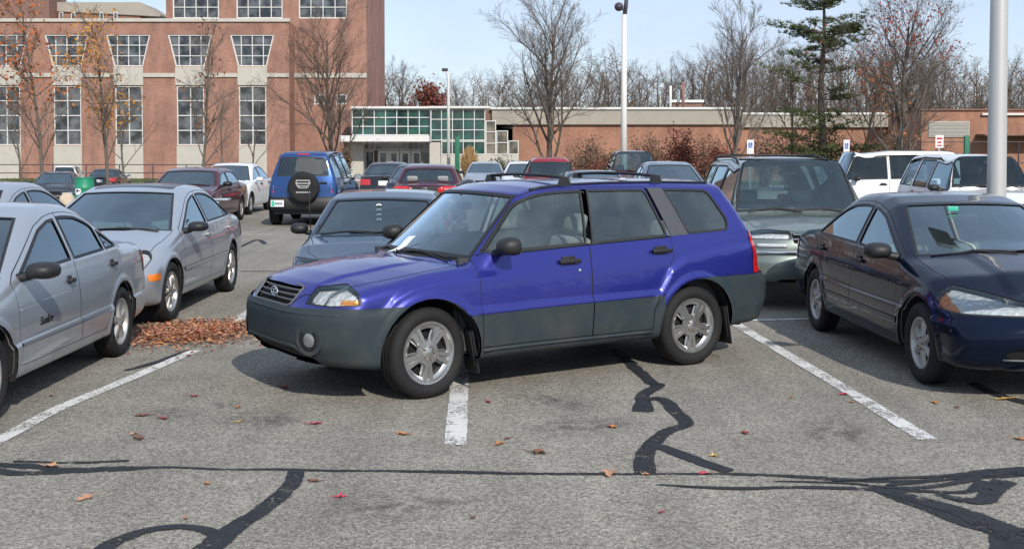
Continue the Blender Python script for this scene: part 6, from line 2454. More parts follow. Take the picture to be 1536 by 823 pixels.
c4_, s4, D4, _ = build_car(square_sedan(h=1.335, hw=.82, zcowl=.885, xcowl=.98, xhead=.36, belt=(.85, .88), deck=.92, nosez=.70, nose=2.15), 'parked_car', 'slate blue older sedan hidden up to its hood behind the blue wagon', (-1.50, 14.05, 0), DN, slate, h=.045)
b = MB(); b.smooth = True
b.tube([(.86, -.74, .86), (.83, -.765, 1.42)], [.006, .003], 6)
b.build('aerial', M_('black_plastic'), c4_)
b = MB()
for k in range(4):
    zz = 1.17 - k * .055
    b.tube([(.50 + .02, math.cos(a) * .028 - .02, zz + math.sin(a) * .016) for a in np.linspace(.3, 2.8, 7)], .009, 5)
b.build('hanging_charm', M_('white_paper'), c4_)

S5 = tall_wagon(h=1.72, zcowl=1.05, nose=2.2, xhead=.34, rear_glass='privacy_glass', nosez=.90,
                hl=(roundp([(.36, .80), (.36, .895), (.60, .905), (.95, .905), (.95, .80)], [.02, .03, 0, 0, 0]), 1.86))
S5.pop('cowl')
c5, s5, D5, _ = build_car(S5, 'parked_car', 'grey green sport utility wagon facing the camera between the blue wagon and the navy sedan', (3.50, 15.4, 0), DN, greygreen, h=.04)
def suv_front(root, shp, z, mat='chrome'):
    g = next(o for o in root.children if o.name.startswith('grille'))
    for zz in (z, z - .05):
        b = MB(); b.smooth = True
        b.tube([(shp.nose(abs(y), zz) - .006, y, zz) for y in np.linspace(-.34, .34, 9)], .010, 6)
        b.build('grille_bar', M_(mat), g)
    b = MB(); b.smooth = True
    b.tube([(shp.nose(abs(y), .66) + .012, y, .66) for y in np.linspace(-.78, .78, 25)], .022, 8)
    b.build('bumper_strip', M_(mat), root)
    for sg in (1, -1):
        b = MB(); b.smooth = True
        b.tube([(shp.nose(abs(y), .735) + .006, sg * y, .735) for y in np.linspace(.42, .74, 9)], .024, 8)
        b.build('fog_lamp', M_('clear_lens'), root)
suv_front(c5, s5, .855)
def roof_rails(root, shp, x0, x1, y=.58, cross=(.1, -.7), mat='black_plastic'):
    for sg in (1, -1):
        b = MB(); b.smooth = True
        xs = np.linspace(x0, x1, 12)
        b.tube([(x, sg * y, shp.over(x, y) + (.045 if 0 < i < 11 else .0)) for i, x in enumerate(xs)], .016, 7)
        b.build('roof_rail', M_(mat), root)
    for x in cross:
        b = MB(); b.smooth = True
        b.tube([(x, yy, shp.over(x, y) + .055) for yy in np.linspace(-y, y, 5)], .014, 6)
        b.build('roof_bar', M_(mat), root)
roof_rails(c5, s5, .1, -1.7)

# blue off-roader seen from behind, spare wheel on its door
S6 = tall_wagon(h=1.80, nose=2.12, tail=-2.10, wb=2.65, hw=.89, belt=(1.06, 1.10), zcowl=1.12, wr=.365, ra=.45, clad_mat='black_plastic', bumper_mat='black_plastic', plate_rear=None, dend=.22, dslant=.18,
                tl=([(.68, .80), (.68, 1.12), (.95, 1.12), (.95, .80)], -1.99), tl_bands=[([(.6, .94), (.6, 1.00), (1.0, 1.00), (1.0, .94)], 'tl_white')],
                rg=roundp([(-.05, 1.19), (-.05, 1.66), (.54, 1.64), (.63, 1.19)], [0, 0, .06, .06]))
S6.pop('plate_rear')
S6['clad'] = [([(-.05, .1), (-.05, .70), (1.0, .70), (1.0, .1)], 'front', lambda c, n: c[0] < -1.325, 'bumper_rear'),
              ([(-.05, .1), (-.05, .62), (1.0, .62), (1.0, .1)], 'front', lambda c, n: c[0] > 1.325, 'bumper_front'),
              (circle(1.325, .365, .53, 30), 'side', SIDE, 'clad'), (circle(-1.325, .365, .53, 30), 'side', SIDE, 'clad')]
c6, s6, D6, _ = build_car(S6, 'parked_car', 'blue boxy off-roader seen from behind with covered spare wheel on its tailgate', (-4.98, 30.2, 0), UP, jeepblue, h=.06, simple_car=False)
def spare(root, shp):
    x = shp.tail(0, .95)
    Mx = Matrix.Translation((x - .14, -.06, .93)) @ Matrix.Rotation(R(90), 4, 'Z')
    b = MB(); b.smooth = True
    b.lathe([(-.10, .30), (-.10, .34), (-.07, .365), (.03, .372), (.085, .35), (.105, .32), (.10, .27), (.085, .001)], 40, Mx)
    w = b.build('spare_wheel', M_('black_rubber'), root, 50)
    Mt = Matrix.Translation((x - .14 - .098, -.06, 1.03)) @ Matrix(((0, 0, -1, 0), (-1, 0, 0, 0), (0, 1, 0, 0), (0, 0, 0, 1)))
    # a pale shield-shaped print with two dark bars and a line of print below, as on the cover
    b = MB()
    b.prism([(-.16, .085), (.16, .085), (.18, .01), (.13, -.09), (.08, -.12), (-.08, -.12), (-.13, -.09), (-.18, .01)], -.001, .004, 'z', Mt)
    b.build('cover_print', M_('old_alloy'), w)
    b = MB()
    b.box((0, .035, .004), (.28, .035, .004), Mt); b.box((0, -.03, .004), (.24, .03, .004), Mt); b.box((0, -.085, .004), (.16, .02, .004), Mt)
    b.build('print_bars', M_('panel_gap'), w)
    b = MB()
    for k in range(7):
        b.box((-.15 + k * .05, -.21, .0), (.03, .035, .004), Mt)
    b.build('cover_lettering', M_('clear_lens'), w)
    b = MB()
    xx = shp.tail(0, .55) - .022
    b.box((xx, .58, .55), (.012, .31, .16), None, .004)
    p = b.build('licence_plate', M_('white_plate'), root, 40)
    b = MB()
    b.box((xx - .008, .68, .55), (.004, .07, .13)); b.build('plate_emblem', M_('green_sticker'), p)
    b = MB()
    for k in range(5):
        b.box((xx - .008, .62 - k * .036, .55), (.004, .022, .06))
    b.build('plate_characters', M_('plate_ink'), p)
    b = MB()
    b.box((shp.tail(0, 1.72) - .0, 0, 1.715), (.03, .30, .035), None, .01)
    b.build('brake_lamp', M_('red_lens'), root, 40)
    b = MB()
    b.box((shp.tail(.45, 1.0) - .012, -.5, 1.04), (.03, .18, .04), None, .01)
    b.build('handle', M_('black_plastic'), root, 40)
spare(c6, s6)
roof_rails(c6, s6, .1, -1.75, .60, ())

def far_car(S, label, x, y, rz, paint, h=.075, name='parked_car', z=None, full=False):
    return build_car(S, name, label, (x, y, gz(x, y) if z is None else z), rz, paint, None, h, 'car', not full)

far_car(round_sedan(h=1.41), 'silver blue sedan at the left margin, only its roof and rear side windows showing', -6.85, 14.9, DN, silver, .05)
far_car(round_sedan(h=1.43, belt=(.93, .98)), 'dark blue sedan behind the first two silver cars, left of the green barrel', -18.1, 47.2, R(-76), black)
far_car(round_sedan(h=1.43), 'dark sedan at the very left margin beside the dark blue one', -21.6, 47.5, R(-72), slate)
far_car(generic(kind='suv', h=1.52, nose=2.2, tail=-2.3, belt=(.98, 1.0), zcowl=1.0, nosez=.8, rear_glass='privacy_glass'), 'small white estate car seen from behind, far off above the green barrel', -28.6, 76.5, UP + .25, white, .10)
far_car(round_sedan(h=1.40, tl=(roundp([(.36, .70), (.36, .90), (.95, .92), (.95, .70)], .02), -1.9)), 'black sedan seen from behind with big red tail lamps beside the green barrel', -22.6, 66.5, UP + .12, black, .09)
far_car(square_sedan(h=1.395, seat_mat='interior_tan', mirror_size=(.12, .22, .12), style='six'), 'maroon angular sedan facing the camera behind the silver car with the spoiler', -7.85, 29.45, DN, maroon, .065, full=True)
far_car(round_sedan(h=1.45, mirror_mat='white_plate'), 'white sedan facing the camera between the maroon sedan and the blue off-roader', -8.2, 34.8, DN, white, .07, full=True)
far_car(round_sedan(h=1.42), 'dark grey sedan seen from behind, half hidden right of the blue off-roader', -4.2, 41.0, UP, black)
far_car(round_sedan(h=1.40), 'dark sedan nosing out just right of the blue off-roader', -2.95, 33.5 + 3.4, DN, navy)
S7 = square_sedan(h=1.47, hw=.85, tail=-2.25, tl=(roundp([(.40, .80), (.40, .97), (.95, .97), (.95, .80)], .02), -1.95), deck=1.03, xdeck=-1.42, xrr=-.95)
c7, s7, D7, _ = far_car(S7, 'plum red sedan seen from behind with a round badge between its tail lamps', -2.02, 29.7, UP, plum, .06, full=True)
def jetta(root, shp):
    x = shp.tail(0, .88)
    b = MB(); b.box((x - .004, 0, .885), (.02, .80, .16), None, .01)
    p = b.build('boot_panel', M_('black_plastic'), root, 40)
    b = MB(); b.smooth = True
    b.tube([(x - .02, .055 * math.cos(a), .885 + .055 * math.sin(a)) for a in np.linspace(0, 6.2832, 21)], .008, 6, False)
    b.smooth = False
    for k in (-1, 1):
        b.tube([(x - .02, k * .034, .925), (x - .02, k * .016, .885), (x - .02, 0, .908)], .006, 5)
        b.tube([(x - .02, k * .048, .90), (x - .02, k * .022, .842), (x - .02, 0, .885)], .006, 5)
    b.build('badge', M_('chrome'), p)
    for y in (.36, -.36):
        b = MB(); b.smooth = True
        b.lathe([(.02, .001), (.018, .06), (.0, .085)], 20, Matrix.Translation((shp.tail(abs(y), .885) - .01, y, .885)) @ Matrix.Rotation(R(90), 4, 'Z'))
        b.build('round_lamp', M_('red_lens'), root)
jetta(c7, s7)
far_car(round_sedan(h=1.44), 'white sedan facing the camera left of the red hatchback', .45, 40.6, DN, white)
far_car(round_sedan(h=1.40), 'pale silver sedan beyond the ornamental grass, left of the white sedan', -1.1, 49.0, DN, silver2)
far_car(generic(kind='suv', h=1.62, nose=2.05, tail=-2.05, hw=.86, belt=(.98, 1.02), zcowl=1.02, nosez=.82, wr=.32, ra=.38, dend=.25, rg=roundp([(-.05, 1.05), (-.05, 1.50), (.56, 1.48), (.66, 1.05)], [0, 0, .05, .05])), 'bright red hatchback seen from behind above the blue wagon roof', 1.08, 35.2, UP, red, .06, full=True)
far_car(round_sedan(h=1.33), 'dark hatch roof peeping over the middle of the blue wagon roof', 1.95, 28.6, DN, black)
far_car(tall_wagon(h=1.80), 'dark maroon sport utility car facing the camera below the white lamp post', 4.2, 41.6, DN, maroon, .065, full=True)
far_car(round_sedan(h=1.53, zcowl=1.05, belt=(1.0, 1.04), deck=1.08, nosez=.78), 'blue grey sedan with high roof just left of the grey green sport utility wagon', 3.95, 30.0, DN, bluegrey, .06, full=True)
far_car(round_sedan(h=1.45), 'grey sedan roof between the grey green wagon and the first white sport utility car', 10.3, 39.0, DN, slate)
S8 = tall_wagon(h=1.80, rear_glass='dark_glass', glass='dark_glass', nose=2.3, tail=-2.35, wb=2.75, dslant=.25, boxy=False, tum=.36)
c8, s8, D8, _ = far_car(S8, 'white sport utility car turned sideways behind the first row at right', 9.45, 31.2, R(179), white, .06, full=True)
roof_rails(c8, s8, .1, -1.8, .58, (), 'old_alloy')
S9 = tall_wagon(h=1.73, rear_glass='privacy_glass', ws_glass='dark_glass', nose=2.25, tail=-2.3, wb=2.69, dslant=.3, boxy=False, tum=.36)
c9, s9, D9, _ = far_car(S9, 'white sport utility car facing the camera behind the thick pale pole', 9.05, 23.3, DN, white, .05, full=True)
roof_rails(c9, s9, .1, -1.8, .60, (-.2, -1.0))


# ---------------------------------------------------------------- posts, signs, barrel, people, leaves
simple('pole_grey', (.50, .50, .49), .42, .35, var=.08, scale=3)
simple('pole_white', (.62, .61, .59), .5, 0, var=.06, scale=3)
simple('barrel_green', (.012, .22, .12), .5, 0, var=.2, scale=5)
simple('sign_blue', (.02, .10, .42), .5, var=.05)
simple('sign_red', (.5, .02, .03), .5, var=.05)
simple('dark_fixture', (.045, .035, .05), .5)
simple('banner_green', (.006, .12, .065), .5, var=.15)
simple('skin', (.42, .25, .18), .6)
simple('dark_cloth', (.012, .012, .014), .9)
simple('white_cloth', (.68, .68, .68), .9)
simple('denim', (.04, .06, .12), .9)
simple('hair_dark', (.02, .014, .01), .8)
simple('stone_tan', (.46, .38, .29), .9, var=.25, scale=5)

def pole_base(parent, r, h):
    b = MB(); b.smooth = True
    M90 = Matrix.Rotation(R(90), 4, 'X')
    b.lathe([(0, r), (h - .03, r), (h, r - .04), (h, .001)], 28, M90)
    b.build('concrete_base', M_('concrete'), parent, 40)

# the thick pole in the near right
def near_pole():
    x, y = AX_(1494.5, 15.2), 15.2
    root = empty('light_pole', (x, y, 0), 0, 'thick pale grey light pole rising out of the frame behind the navy sedan', 'light pole')
    b = MB(); b.smooth = True
    n = 24
    zs = [.5, 2.5, 5, 8.6]
    b.tube([(0.0, 0, z) for z in zs], [.123, .113, .104, .09], n)
    b.build('pole', M_('pole_grey'), root, 60)
    b = MB(); b.box((0, 0, .53), (.38, .38, .05), None, .01); b.build('base_plate', M_('pole_grey'), root, 40)
    pole_base(root, .32, .5)
    b = MB(); b.box((-.55, 0, 8.6), (.7, .34, .16), None, .04); b.tube([(0, 0, 8.5), (-.3, 0, 8.6)], .04, 8)
    b.build('lamp_head', M_('dark_fixture'), root, 40)
near_pole()
def mid_pole():
    Y = 45.0
    x = AX_(935.5, Y)
    root = empty('light_pole', (x, Y, gz(x, Y)), 0, 'tall slim white light pole standing behind the dark maroon car', 'light pole')
    top = AZ_(22, Y)
    b = MB(); b.smooth = True
    b.tube([(0, 0, .4), (0, 0, top * .5), (0, 0, top)], [.125, .11, .095], 16)
    b.build('pole', M_('pole_white'), root)
    pole_base(root, .28, .45)
    b = MB(); b.smooth = True
    b.tube([(0, 0, top - .1), (.06, 0, top + .35), (.12, 0, top + 1.1)], [.085, .08, .06], 10)
    b.build('lamp_arm', M_('dark_fixture'), root)
    hx = AX_(927, Y) - x
    b = MB(); b.smooth = True
    b.lathe([(-.16, .001), (-.15, .12), (0, .17), (.15, .14), (.18, .001)], 18, Matrix.Translation((hx, -.1, AZ_(11, Y))))
    b.tube([(hx, -.1, AZ_(11, Y)), (.03, 0, top + .12)], .03, 6)
    b.build('lamp_head', M_('dark_fixture'), root)
    b = MB(); b.box((.55, 0, top + 1.1), (.7, .3, .14), None, .04); b.build('lamp_head', M_('dark_fixture'), root, 40)
mid_pole()
def far_pole():
    Y = 82.0
    x = AX_(673, Y)
    root = empty('light_pole', (x, Y, gz(x, Y)), 0, 'small distant light pole with hooked lamp before the glass pavilion', 'light pole')
    top = AZ_(106, Y) - gz(x, Y)
    b = MB(); b.smooth = True
    b.tube([(0, 0, 0), (0, 0, top - .6), (-.04, 0, top - .2), (-.16, 0, top)], [.13, .10, .09, .07], 10)
    b.build('pole', M_('pole_white'), root)
    b = MB(); b.box((-.24, 0, top + .05), (.42, .25, .22), None, .06); b.build('lamp_head', M_('dark_fixture'), root, 40)
far_pole()

def sign_post(px, ptop, pbot, wpx, Y, label, kind):
    x = AX_(px, Y)
    root = empty('sign_post', (x, Y, gz(x, Y)), 0, label, 'sign')
    zt, zb = AZ_(ptop, Y) - gz(x, Y), AZ_(pbot, Y) - gz(x, Y)
    w = wpx / FPX * Y
    b = MB(); b.box((0, .035, (zt) / 2), (.05, .04, zt), None, .008); b.build('post', M_('old_alloy'), root, 40)
    b = MB(); b.box((0, 0, (zt + zb) / 2), (w, .012, zt - zb), None, .004); p = b.build('sign_plate', M_('white_plate'), root, 40)
    zc = (zt + zb) / 2; h = zt - zb
    if kind == 'wheelchair':
        b = MB(); b.box((0, -.010, zc + h * .12), (w * .62, .004, h * .40)); q = b.build('symbol_field', M_('sign_blue'), p)
        b = MB(); s = h * .5
        b.tube([(math.cos(a) * s * .22 - .0, -.015, zc + h * .04 + math.sin(a) * s * .22) for a in np.linspace(2.4, 6.6, 12)], s * .04, 5)
        b.tube([(-s * .05, -.015, zc + h * .04 + s * .38), (-s * .03, -.015, zc + h * .04 + s * .10), (s * .16, -.015, zc + h * .04 + s * .08), (s * .24, -.015, zc + h * .04 - s * .18), (s * .32, -.015, zc + h * .04 - s * .16)], s * .045, 5)
        b.lathe([(-.02, .001), (-.02, s * .07)], 12, Matrix.Translation((-s * .05, 0, zc + h * .04 + s * .46)))
        b.build('wheelchair_symbol', M_('white_plate'), q)
    else:
        b = MB(); b.box((-w * .0, -.010, zc + h * .24), (w * .7, .004, h * .16)); b.box((0, -.010, zc - h * .05), (w * .5, .004, h * .14)); b.box((0, -.010, zc - h * .3), (w * .62, .004, h * .10)); b.build('sign_marks', M_('sign_red'), p)
sign_post(1125, 210, 231, 10, 40, 'white and blue wheelchair parking sign above the grey green wagon', 'wheelchair')
sign_post(1269, 210, 234, 9, 42, 'white and blue wheelchair parking sign left of the white sport utility car', 'wheelchair')
sign_post(1408, 203, 222, 12, 44, 'white sign with red print above the white sport utility car roof', 'red')

def banner(px, ptop, wpx, Y, label, nm='green_marker_post'):
    x = AX_(px, Y)
    root = empty(nm, (x, Y, gz(x, Y)), 0, label, 'post')
    h = hz(ptop, Y)
    b = MB(); b.box((0, 0, h / 2), (wpx / FPX * Y, .16, h), None, .03); b.build('panel', M_('banner_green'), root, 40)
    b = MB(); b.box((0, 0, .06), (wpx / FPX * Y + .12, .4, .14), None, .03); b.build('foot', M_('concrete'), root, 40)
banner(686, 206, 7, 80, 'slim dark green marker post in front of the glass pavilion')
banner(1449, 204, 8, 62, 'small green bin like post right of the red printed sign')

def barrel():
    Y = 38.5
    x = AX_(127, Y)
    root = empty('litter_barrel', (x, Y, gz(x, Y)), 0, 'bright green litter barrel with a round white emblem among the parked cars', 'barrel')
    M90 = Matrix.Rotation(R(90), 4, 'X')
    b = MB(); b.smooth = True
    r = .30
    prof = [(0, .001), (0, r - .01), (.02, r)]
    for z in (.30, .60):
        prof += [(z - .03, r), (z - .012, r + .012), (z + .012, r + .012), (z + .03, r)]
    prof += [(.90, r), (.905, r + .012), (.925, r + .012), (.93, r), (.93, r - .02), (.5, r - .025), (.5, .001)]
    b.lathe(prof, 36, M90)
    b.build('barrel_body', M_('barrel_green'), root, 50)
    a0 = R(-115)
    def cyl(yy, z, rr):
        a = a0 + yy / r
        return ((r + rr) * math.cos(a), (r + rr) * math.sin(a), z)
    b = MB()
    vs = [cyl(0, .50, .006)] + [cyl(.13 * math.cos(k * .2618), .50 + .13 * math.sin(k * .2618), .006) for k in range(24)]
    b.add(vs, [(0, 1 + k, 1 + (k + 1) % 24) for k in range(24)])
    e = b.build('emblem', M_('white_plate'), root)
    b = MB()
    pts = [(-.055, -.02), (-.05, .02), (-.02, .035), (.0, .055), (.02, .035), (.055, .02), (.05, -.02), (.02, -.03), (0, -.01), (-.02, -.03)]
    vs = [cyl(0, .50, .010)] + [cyl(p, .50 + q, .010) for p, q in pts]
    b.add(vs, [(0, 1 + k, 1 + (k + 1) % len(pts)) for k in range(len(pts))])
    b.build('emblem_mark', M_('panel_gap'), e)
    b = MB(); b.smooth = True
    b.lathe([(.86, .001), (.88, .1), (.87, .2), (.84, r - .03)], 20, M90)
    b.build('bin_liner', M_('black_plastic'), root)
barrel()
def boulder():
    Y = 36.5
    x = AX_(102, Y)
    bm = bmesh.new()
    bmesh.ops.create_icosphere(bm, subdivisions=3, radius=.30)
    rn = random.Random(2)
    from mathutils import noise
    for v in bm.verts:
        v.co = Vector((v.co.x * .85, v.co.y * .8, v.co.z * .95)) * (1 + .22 * noise.noise(v.co * 4.0)) + Vector((0, 0, .22))
    m = MB(); m.smooth = True; m.add_bm(bm)
    o = m.build('boulder', M_('stone_tan'))
    o.location = (x, Y, 0)
    tag(o, 'tan boulder at the foot of the green barrel', 'boulder')
boulder()

# people far off by the entrance: one continuous body each, clothes as parts
def skin_mesh(verts, edges, radii, name, mat, parent, sub=2):
    me = bpy.data.meshes.new(name)
    me.from_pydata(verts, edges, [])
    o = bpy.data.objects.new(name + '_src', me)
    COL.objects.link(o)
    sk = o.modifiers.new('skin', 'SKIN'); sk.use_smooth_shade = True
    for i, r_ in enumerate(radii):
        me.skin_vertices[0].data[i].radius = (r_, r_ * .85)
    me.skin_vertices[0].data[0].use_root = True
    ss = o.modifiers.new('sub', 'SUBSURF'); ss.levels = sub; ss.render_levels = sub
    bpy.context.view_layer.update()
    ev = bpy.data.meshes.new_from_object(o.evaluated_get(bpy.context.evaluated_depsgraph_get()))
    bpy.data.objects.remove(o)
    ev.name = name
    ev.materials.clear()
    return link_mesh(name, ev, M_(mat), parent)
def person(x, y, rz, label, top, legs, walk=.22):
    root = empty('person', (x, y, gz(x, y)), rz, label, 'person')
    w = walk
    V = [(0, 0, .95), (0, 0, 1.18), (0, 0, 1.42), (0, 0, 1.52), (.01, 0, 1.64), (.015, 0, 1.74),
         (0, .10, .92), (w * .5, .10, .50), (w * .6, .10, .09), (w * .6 + .17, .11, .045),
         (0, -.10, .92), (-w * .2, -.10, .50), (-w, -.10, .11), (-w + .16, -.11, .045),
         (0, .17, 1.42), (-.05, .23, 1.14), (.04, .25, .92), (.07, .25, .84),
         (0, -.17, 1.42), (.05, -.23, 1.14), (.16, -.24, .95), (.19, -.24, .87)]
    E_ = [(0, 1), (1, 2), (2, 3), (3, 4), (4, 5), (0, 6), (6, 7), (7, 8), (8, 9), (0, 10), (10, 11), (11, 12), (12, 13), (2, 14), (14, 15), (15, 16), (16, 17), (2, 18), (18, 19), (19, 20), (20, 21)]
    Rr = [.13, .125, .13, .055, .095, .075, .085, .06, .042, .035, .085, .06, .042, .035, .06, .042, .032, .035, .06, .042, .032, .035]
    skin_mesh(V, E_, Rr, 'body', 'skin', root)
    k = lambda ids: ([V[i] for i in ids], [Rr[i] + .022 for i in ids])
    v, r_ = k([0, 1, 2, 14, 15, 16, 18, 19, 20]); skin_mesh(v, [(0, 1), (1, 2), (2, 3), (3, 4), (4, 5), (2, 6), (6, 7), (7, 8)], r_, 'jacket', top, root)
    v, r_ = k([0, 6, 7, 8, 10, 11, 12]); skin_mesh(v, [(0, 1), (1, 2), (2, 3), (0, 4), (4, 5), (5, 6)], r_, 'trousers', legs, root)
    skin_mesh([(-.01, 0, 1.68), (-.02, 0, 1.775)], [(0, 1)], [.105, .07], 'hair', 'hair_dark', root)
person(AX_(711, 62), 62, R(100), 'person in dark clothes walking beside the ornamental grass', 'dark_cloth', 'dark_cloth')
person(AX_(588, 84), 84, R(-80), 'person in a white top near the entrance doors of the glass pavilion', 'white_cloth', 'dark_cloth')

def railing(px0, px1, ptop, Y, label):
    x0, x1 = AX_(px0, Y), AX_(px1, Y)
    root = empty('railing', ((x0 + x1) / 2, Y, gz(0, Y) + .1), 0, label, 'railing')
    h = AZ_(ptop, Y) - gz(0, Y) - .1
    b = MB()
    L = x1 - x0
    for z in (h, h * .55):
        b.tube([(-L / 2, 0, z), (L / 2, 0, z)], .035, 6)
    b.build('rail', M_('dark_fixture'), root)
    n = int(L / 2.4)
    for i in range(n + 1):
        b = MB(); b.tube([(-L / 2 + L * i / n, 0, -.1), (-L / 2 + L * i / n, 0, h)], .04, 6)
        b.build('post', M_('dark_fixture'), root)
railing(-20, 330, 247, 86, 'low dark railing along the lawn before the brick building')
railing(1380, 1600, 213, 74, 'dark rail fence before the brick annex at the right')

# ---- fallen leaves
def leaf_mesh(seed, mat, size):
    """a lobed, curled dead leaf"""
    rn = random.Random(seed)
    n = 11
    rim = []
    for k in range(n):
        a = 2 * math.pi * k / n
        rr = size * (1.0 if k % 2 == 0 else .55) * rn.uniform(.75, 1.15) * (1.25 if k == 0 else 1)
        x, y = rr * math.cos(a), rr * math.sin(a) * .75
        rim.append((x, y, size * (.05 + rn.uniform(.0, .5) * (abs(y) / size + .2))))
    mid = [(p[0] * .5, p[1] * .5, p[2] * .35 + size * .03) for p in rim]
    vs = [(0, 0, size * .06)] + mid + rim + [(-size * 1.2, rn.uniform(-.2, .2) * size, .004), (-size * 1.7, rn.uniform(-.4, .4) * size, .012)]
    fs = [(0, 1 + k, 1 + (k + 1) % n) for k in range(n)] + [(1 + k, 1 + n + k, 1 + n + (k + 1) % n, 1 + (k + 1) % n) for k in range(n)]
    m = MB(); m.smooth = True
    m.add(vs, fs)
    m.tube([(-size * .5, 0, size * .06), (-size * 1.2, size * .1, .01), (-size * 1.7, size * .3, .014)], size * .035, 4)
    return m.mesh('fallen_leaf')
for nm, c in (('dry_red', (.24, .035, .030)), ('dry_crimson', (.40, .035, .060)), ('dry_brown', (.16, .075, .045)), ('dry_orange', (.40, .17, .06)), ('dry_yellow', (.55, .34, .10)), ('dry_tan', (.42, .22, .13))):
    simple(nm, c, .75, var=.35, scale=40)
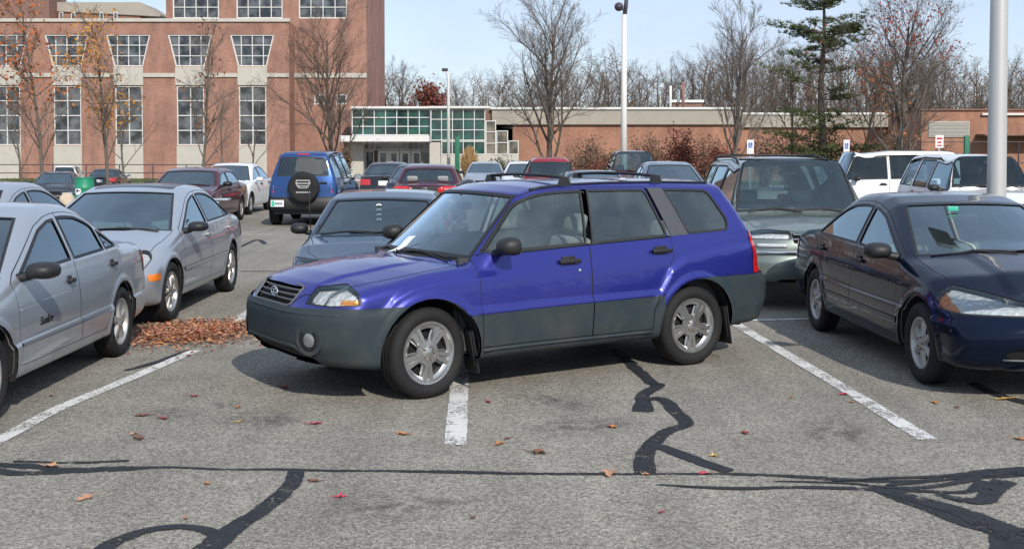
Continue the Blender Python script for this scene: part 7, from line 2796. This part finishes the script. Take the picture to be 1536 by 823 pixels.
LEAVES = [
    (-2.333, 8.629, 'dry_red', 0.038, 'small dark red leaf left of the oil stain, nearest the left white line'),
    (-1.730, 8.946, 'dry_red', 0.060, 'red brown curled leaf in front of the blue wagon bumper'),
    (-1.923, 8.267, 'dry_orange', 0.038, 'orange brown leaf on the oil stain before the blue wagon'),
    (-1.814, 7.817, 'dry_yellow', 0.030, 'pale yellow scrap of leaf at the lower rim of the oil stain'),
    (-2.503, 7.995, 'dry_brown', 0.055, 'dark brown leaf lying against a crimson one near the left white line'),
    (-2.352, 7.915, 'dry_red', 0.043, 'crimson leaf lying against a dark brown one near the left white line'),
    (-2.335, 7.361, 'dry_brown', 0.060, 'long brown leaf between the left white line and the tar seam'),
    (-2.402, 7.465, 'dry_tan', 0.034, 'tan leaf touching the long brown leaf above the tar seam'),
    (-1.300, 7.759, 'dry_crimson', 0.051, 'bright crimson leaf between the oil stain and the middle white line'),
    (-0.689, 7.465, 'dry_orange', 0.051, 'orange brown leaf left of the near end of the middle white line'),
    (-0.172, 8.444, 'dry_red', 0.038, 'small red leaf just right of the middle white line by the wheel'),
    (-0.078, 7.226, 'dry_orange', 0.047, 'orange leaf with a red edge right of the near end of the middle white line'),
    (-0.025, 7.361, 'dry_red', 0.025, 'tiny red leaf fragment next to the orange leaf by the middle line'),
    (0.159, 7.001, 'dry_brown', 0.064, 'dark twig like brown leaf above the tar seam in the middle'),
    (0.651, 7.665, 'dry_orange', 0.047, 'yellow orange leaf left of the wandering tar crack'),
    (0.546, 6.549, 'dry_tan', 0.060, 'tan leaf lying on the long tar seam left of the wandering crack'),
    (1.192, 6.939, 'dry_yellow', 0.038, 'pale leaf beside the short tar branch right of the crack'),
    (1.073, 6.549, 'dry_crimson', 0.034, 'small crimson leaf on the long tar seam right of the crack'),
    (0.741, 6.535, 'dry_tan', 0.030, 'tan scrap of leaf at the foot of the wandering crack'),
    (1.487, 7.501, 'dry_red', 0.043, 'dark red leaf between the crack and the right white line'),
    (2.025, 8.582, 'dry_orange', 0.030, 'small orange red leaf near the middle of the right white line'),
    (2.451, 8.700, 'dry_crimson', 0.043, 'crimson leaf lying on the right white line'),
    (2.430, 8.422, 'dry_orange', 0.030, 'orange leaf just below the crimson one on the right white line'),
    (3.021, 8.422, 'dry_orange', 0.047, 'orange leaf in front of the navy sedan wheel'),
    (3.125, 8.267, 'dry_brown', 0.030, 'small brown leaf right of the orange leaf by the navy sedan'),
    (3.573, 8.535, 'dry_yellow', 0.064, 'large yellow orange leaf under the navy sedan bumper'),
    (3.170, 7.343, 'dry_orange', 0.051, 'orange leaf at the right edge of the pavement'),
    (-1.650, 6.351, 'dry_orange', 0.034, 'orange yellow leaf just below the tar seam at left'),
    (-2.202, 6.092, 'dry_tan', 0.051, 'pinkish tan leaf below the tar seam near the left edge'),
    (-0.894, 6.104, 'dry_crimson', 0.038, 'crimson leaf below the tar seam right of the curved crack'),
    (-1.075, 6.402, 'dry_brown', 0.043, 'thin brown leaf below the seam beside the curved crack head'),
    (-1.599, 5.757, 'dry_tan', 0.025, 'tiny pale leaf inside the bend of the curved crack'),
    (-0.190, 5.757, 'dry_brown', 0.025, 'tiny dark leaf in the empty foreground near the bottom centre'),
    (0.748, 5.853, 'dry_crimson', 0.025, 'tiny crimson leaf in the foreground below the web of tar'),
    (-2.633, 6.703, 'dry_tan', 0.051, 'tan leaf lying on the wide tar patch at the left edge'),
    (-3.382, 8.652, 'dry_red', 0.025, 'tiny red brown leaf beside the silver sedan sill'),
]
for i, (x, y, mt, sz, label) in enumerate(LEAVES):
    me = leaf_mesh(100 + i, mt, sz)
    o = link_mesh('fallen_leaf', me, M_(mt))
    o.location = (x, y, .004)
    o.rotation_euler = (0, 0, (i * 2.399) % 6.28)
    tag(o, label, 'leaf', 'fallen leaves on the asphalt')

# the swept-up heap by the white line: nobody could count it
def leaf_pile():
    rn = random.Random(9)
    mats = ['dry_brown', 'dry_tan', 'dry_orange', 'dry_red']
    ms = [TM() for _ in mats]
    cx, cy = -3.142, 11.643
    for i in range(9000):
        a = rn.uniform(0, 6.283)
        q = abs(rn.gauss(0, .50))
        x, y = cx + .60 * q * math.cos(a) * 1.12, cy + .88 * q * math.sin(a)
        top = .035 * math.exp(-(q / .62) ** 2)
        z = .012 + rn.random() * top
        t = ms[rn.choices(range(4), [4, 5, 2, 1.3])[0]]
        s = rn.uniform(.012, .030)
        aa = Vector((math.cos(a * 7), math.sin(a * 7), rn.uniform(-.35, .35))).normalized()
        bb = aa.cross(Vector((rn.gauss(0, .35), rn.gauss(0, .35), 1)).normalized()).normalized()
        c = Vector((x, y, z))
        k = Vector((0, 0, rn.uniform(.1, .5) * s))
        o = len(t.v)
        t.v += [tuple(c - aa * s), tuple(c + bb * s * .55 + k), tuple(c + aa * s), tuple(c - bb * s * .55 + k)]
        t.f += [(o, o + 1, o + 2), (o, o + 2, o + 3)]
    me = bpy.data.meshes.new('leaf_pile')
    V, F, I = [], [], []
    for i, t in enumerate(ms):
        o = len(V)
        V += t.v; F += [tuple(j + o for j in f) for f in t.f]; I += [i] * len(t.f)
    me.from_pydata(V, [], F)
    me.polygons.foreach_set('material_index', I)
    ob = link_mesh('leaf_pile', me, [M_(m) for m in mats])
    tag(ob, 'heap of brown and orange fallen leaves on the asphalt by the silver cars', 'leaves', kind='stuff')
leaf_pile()
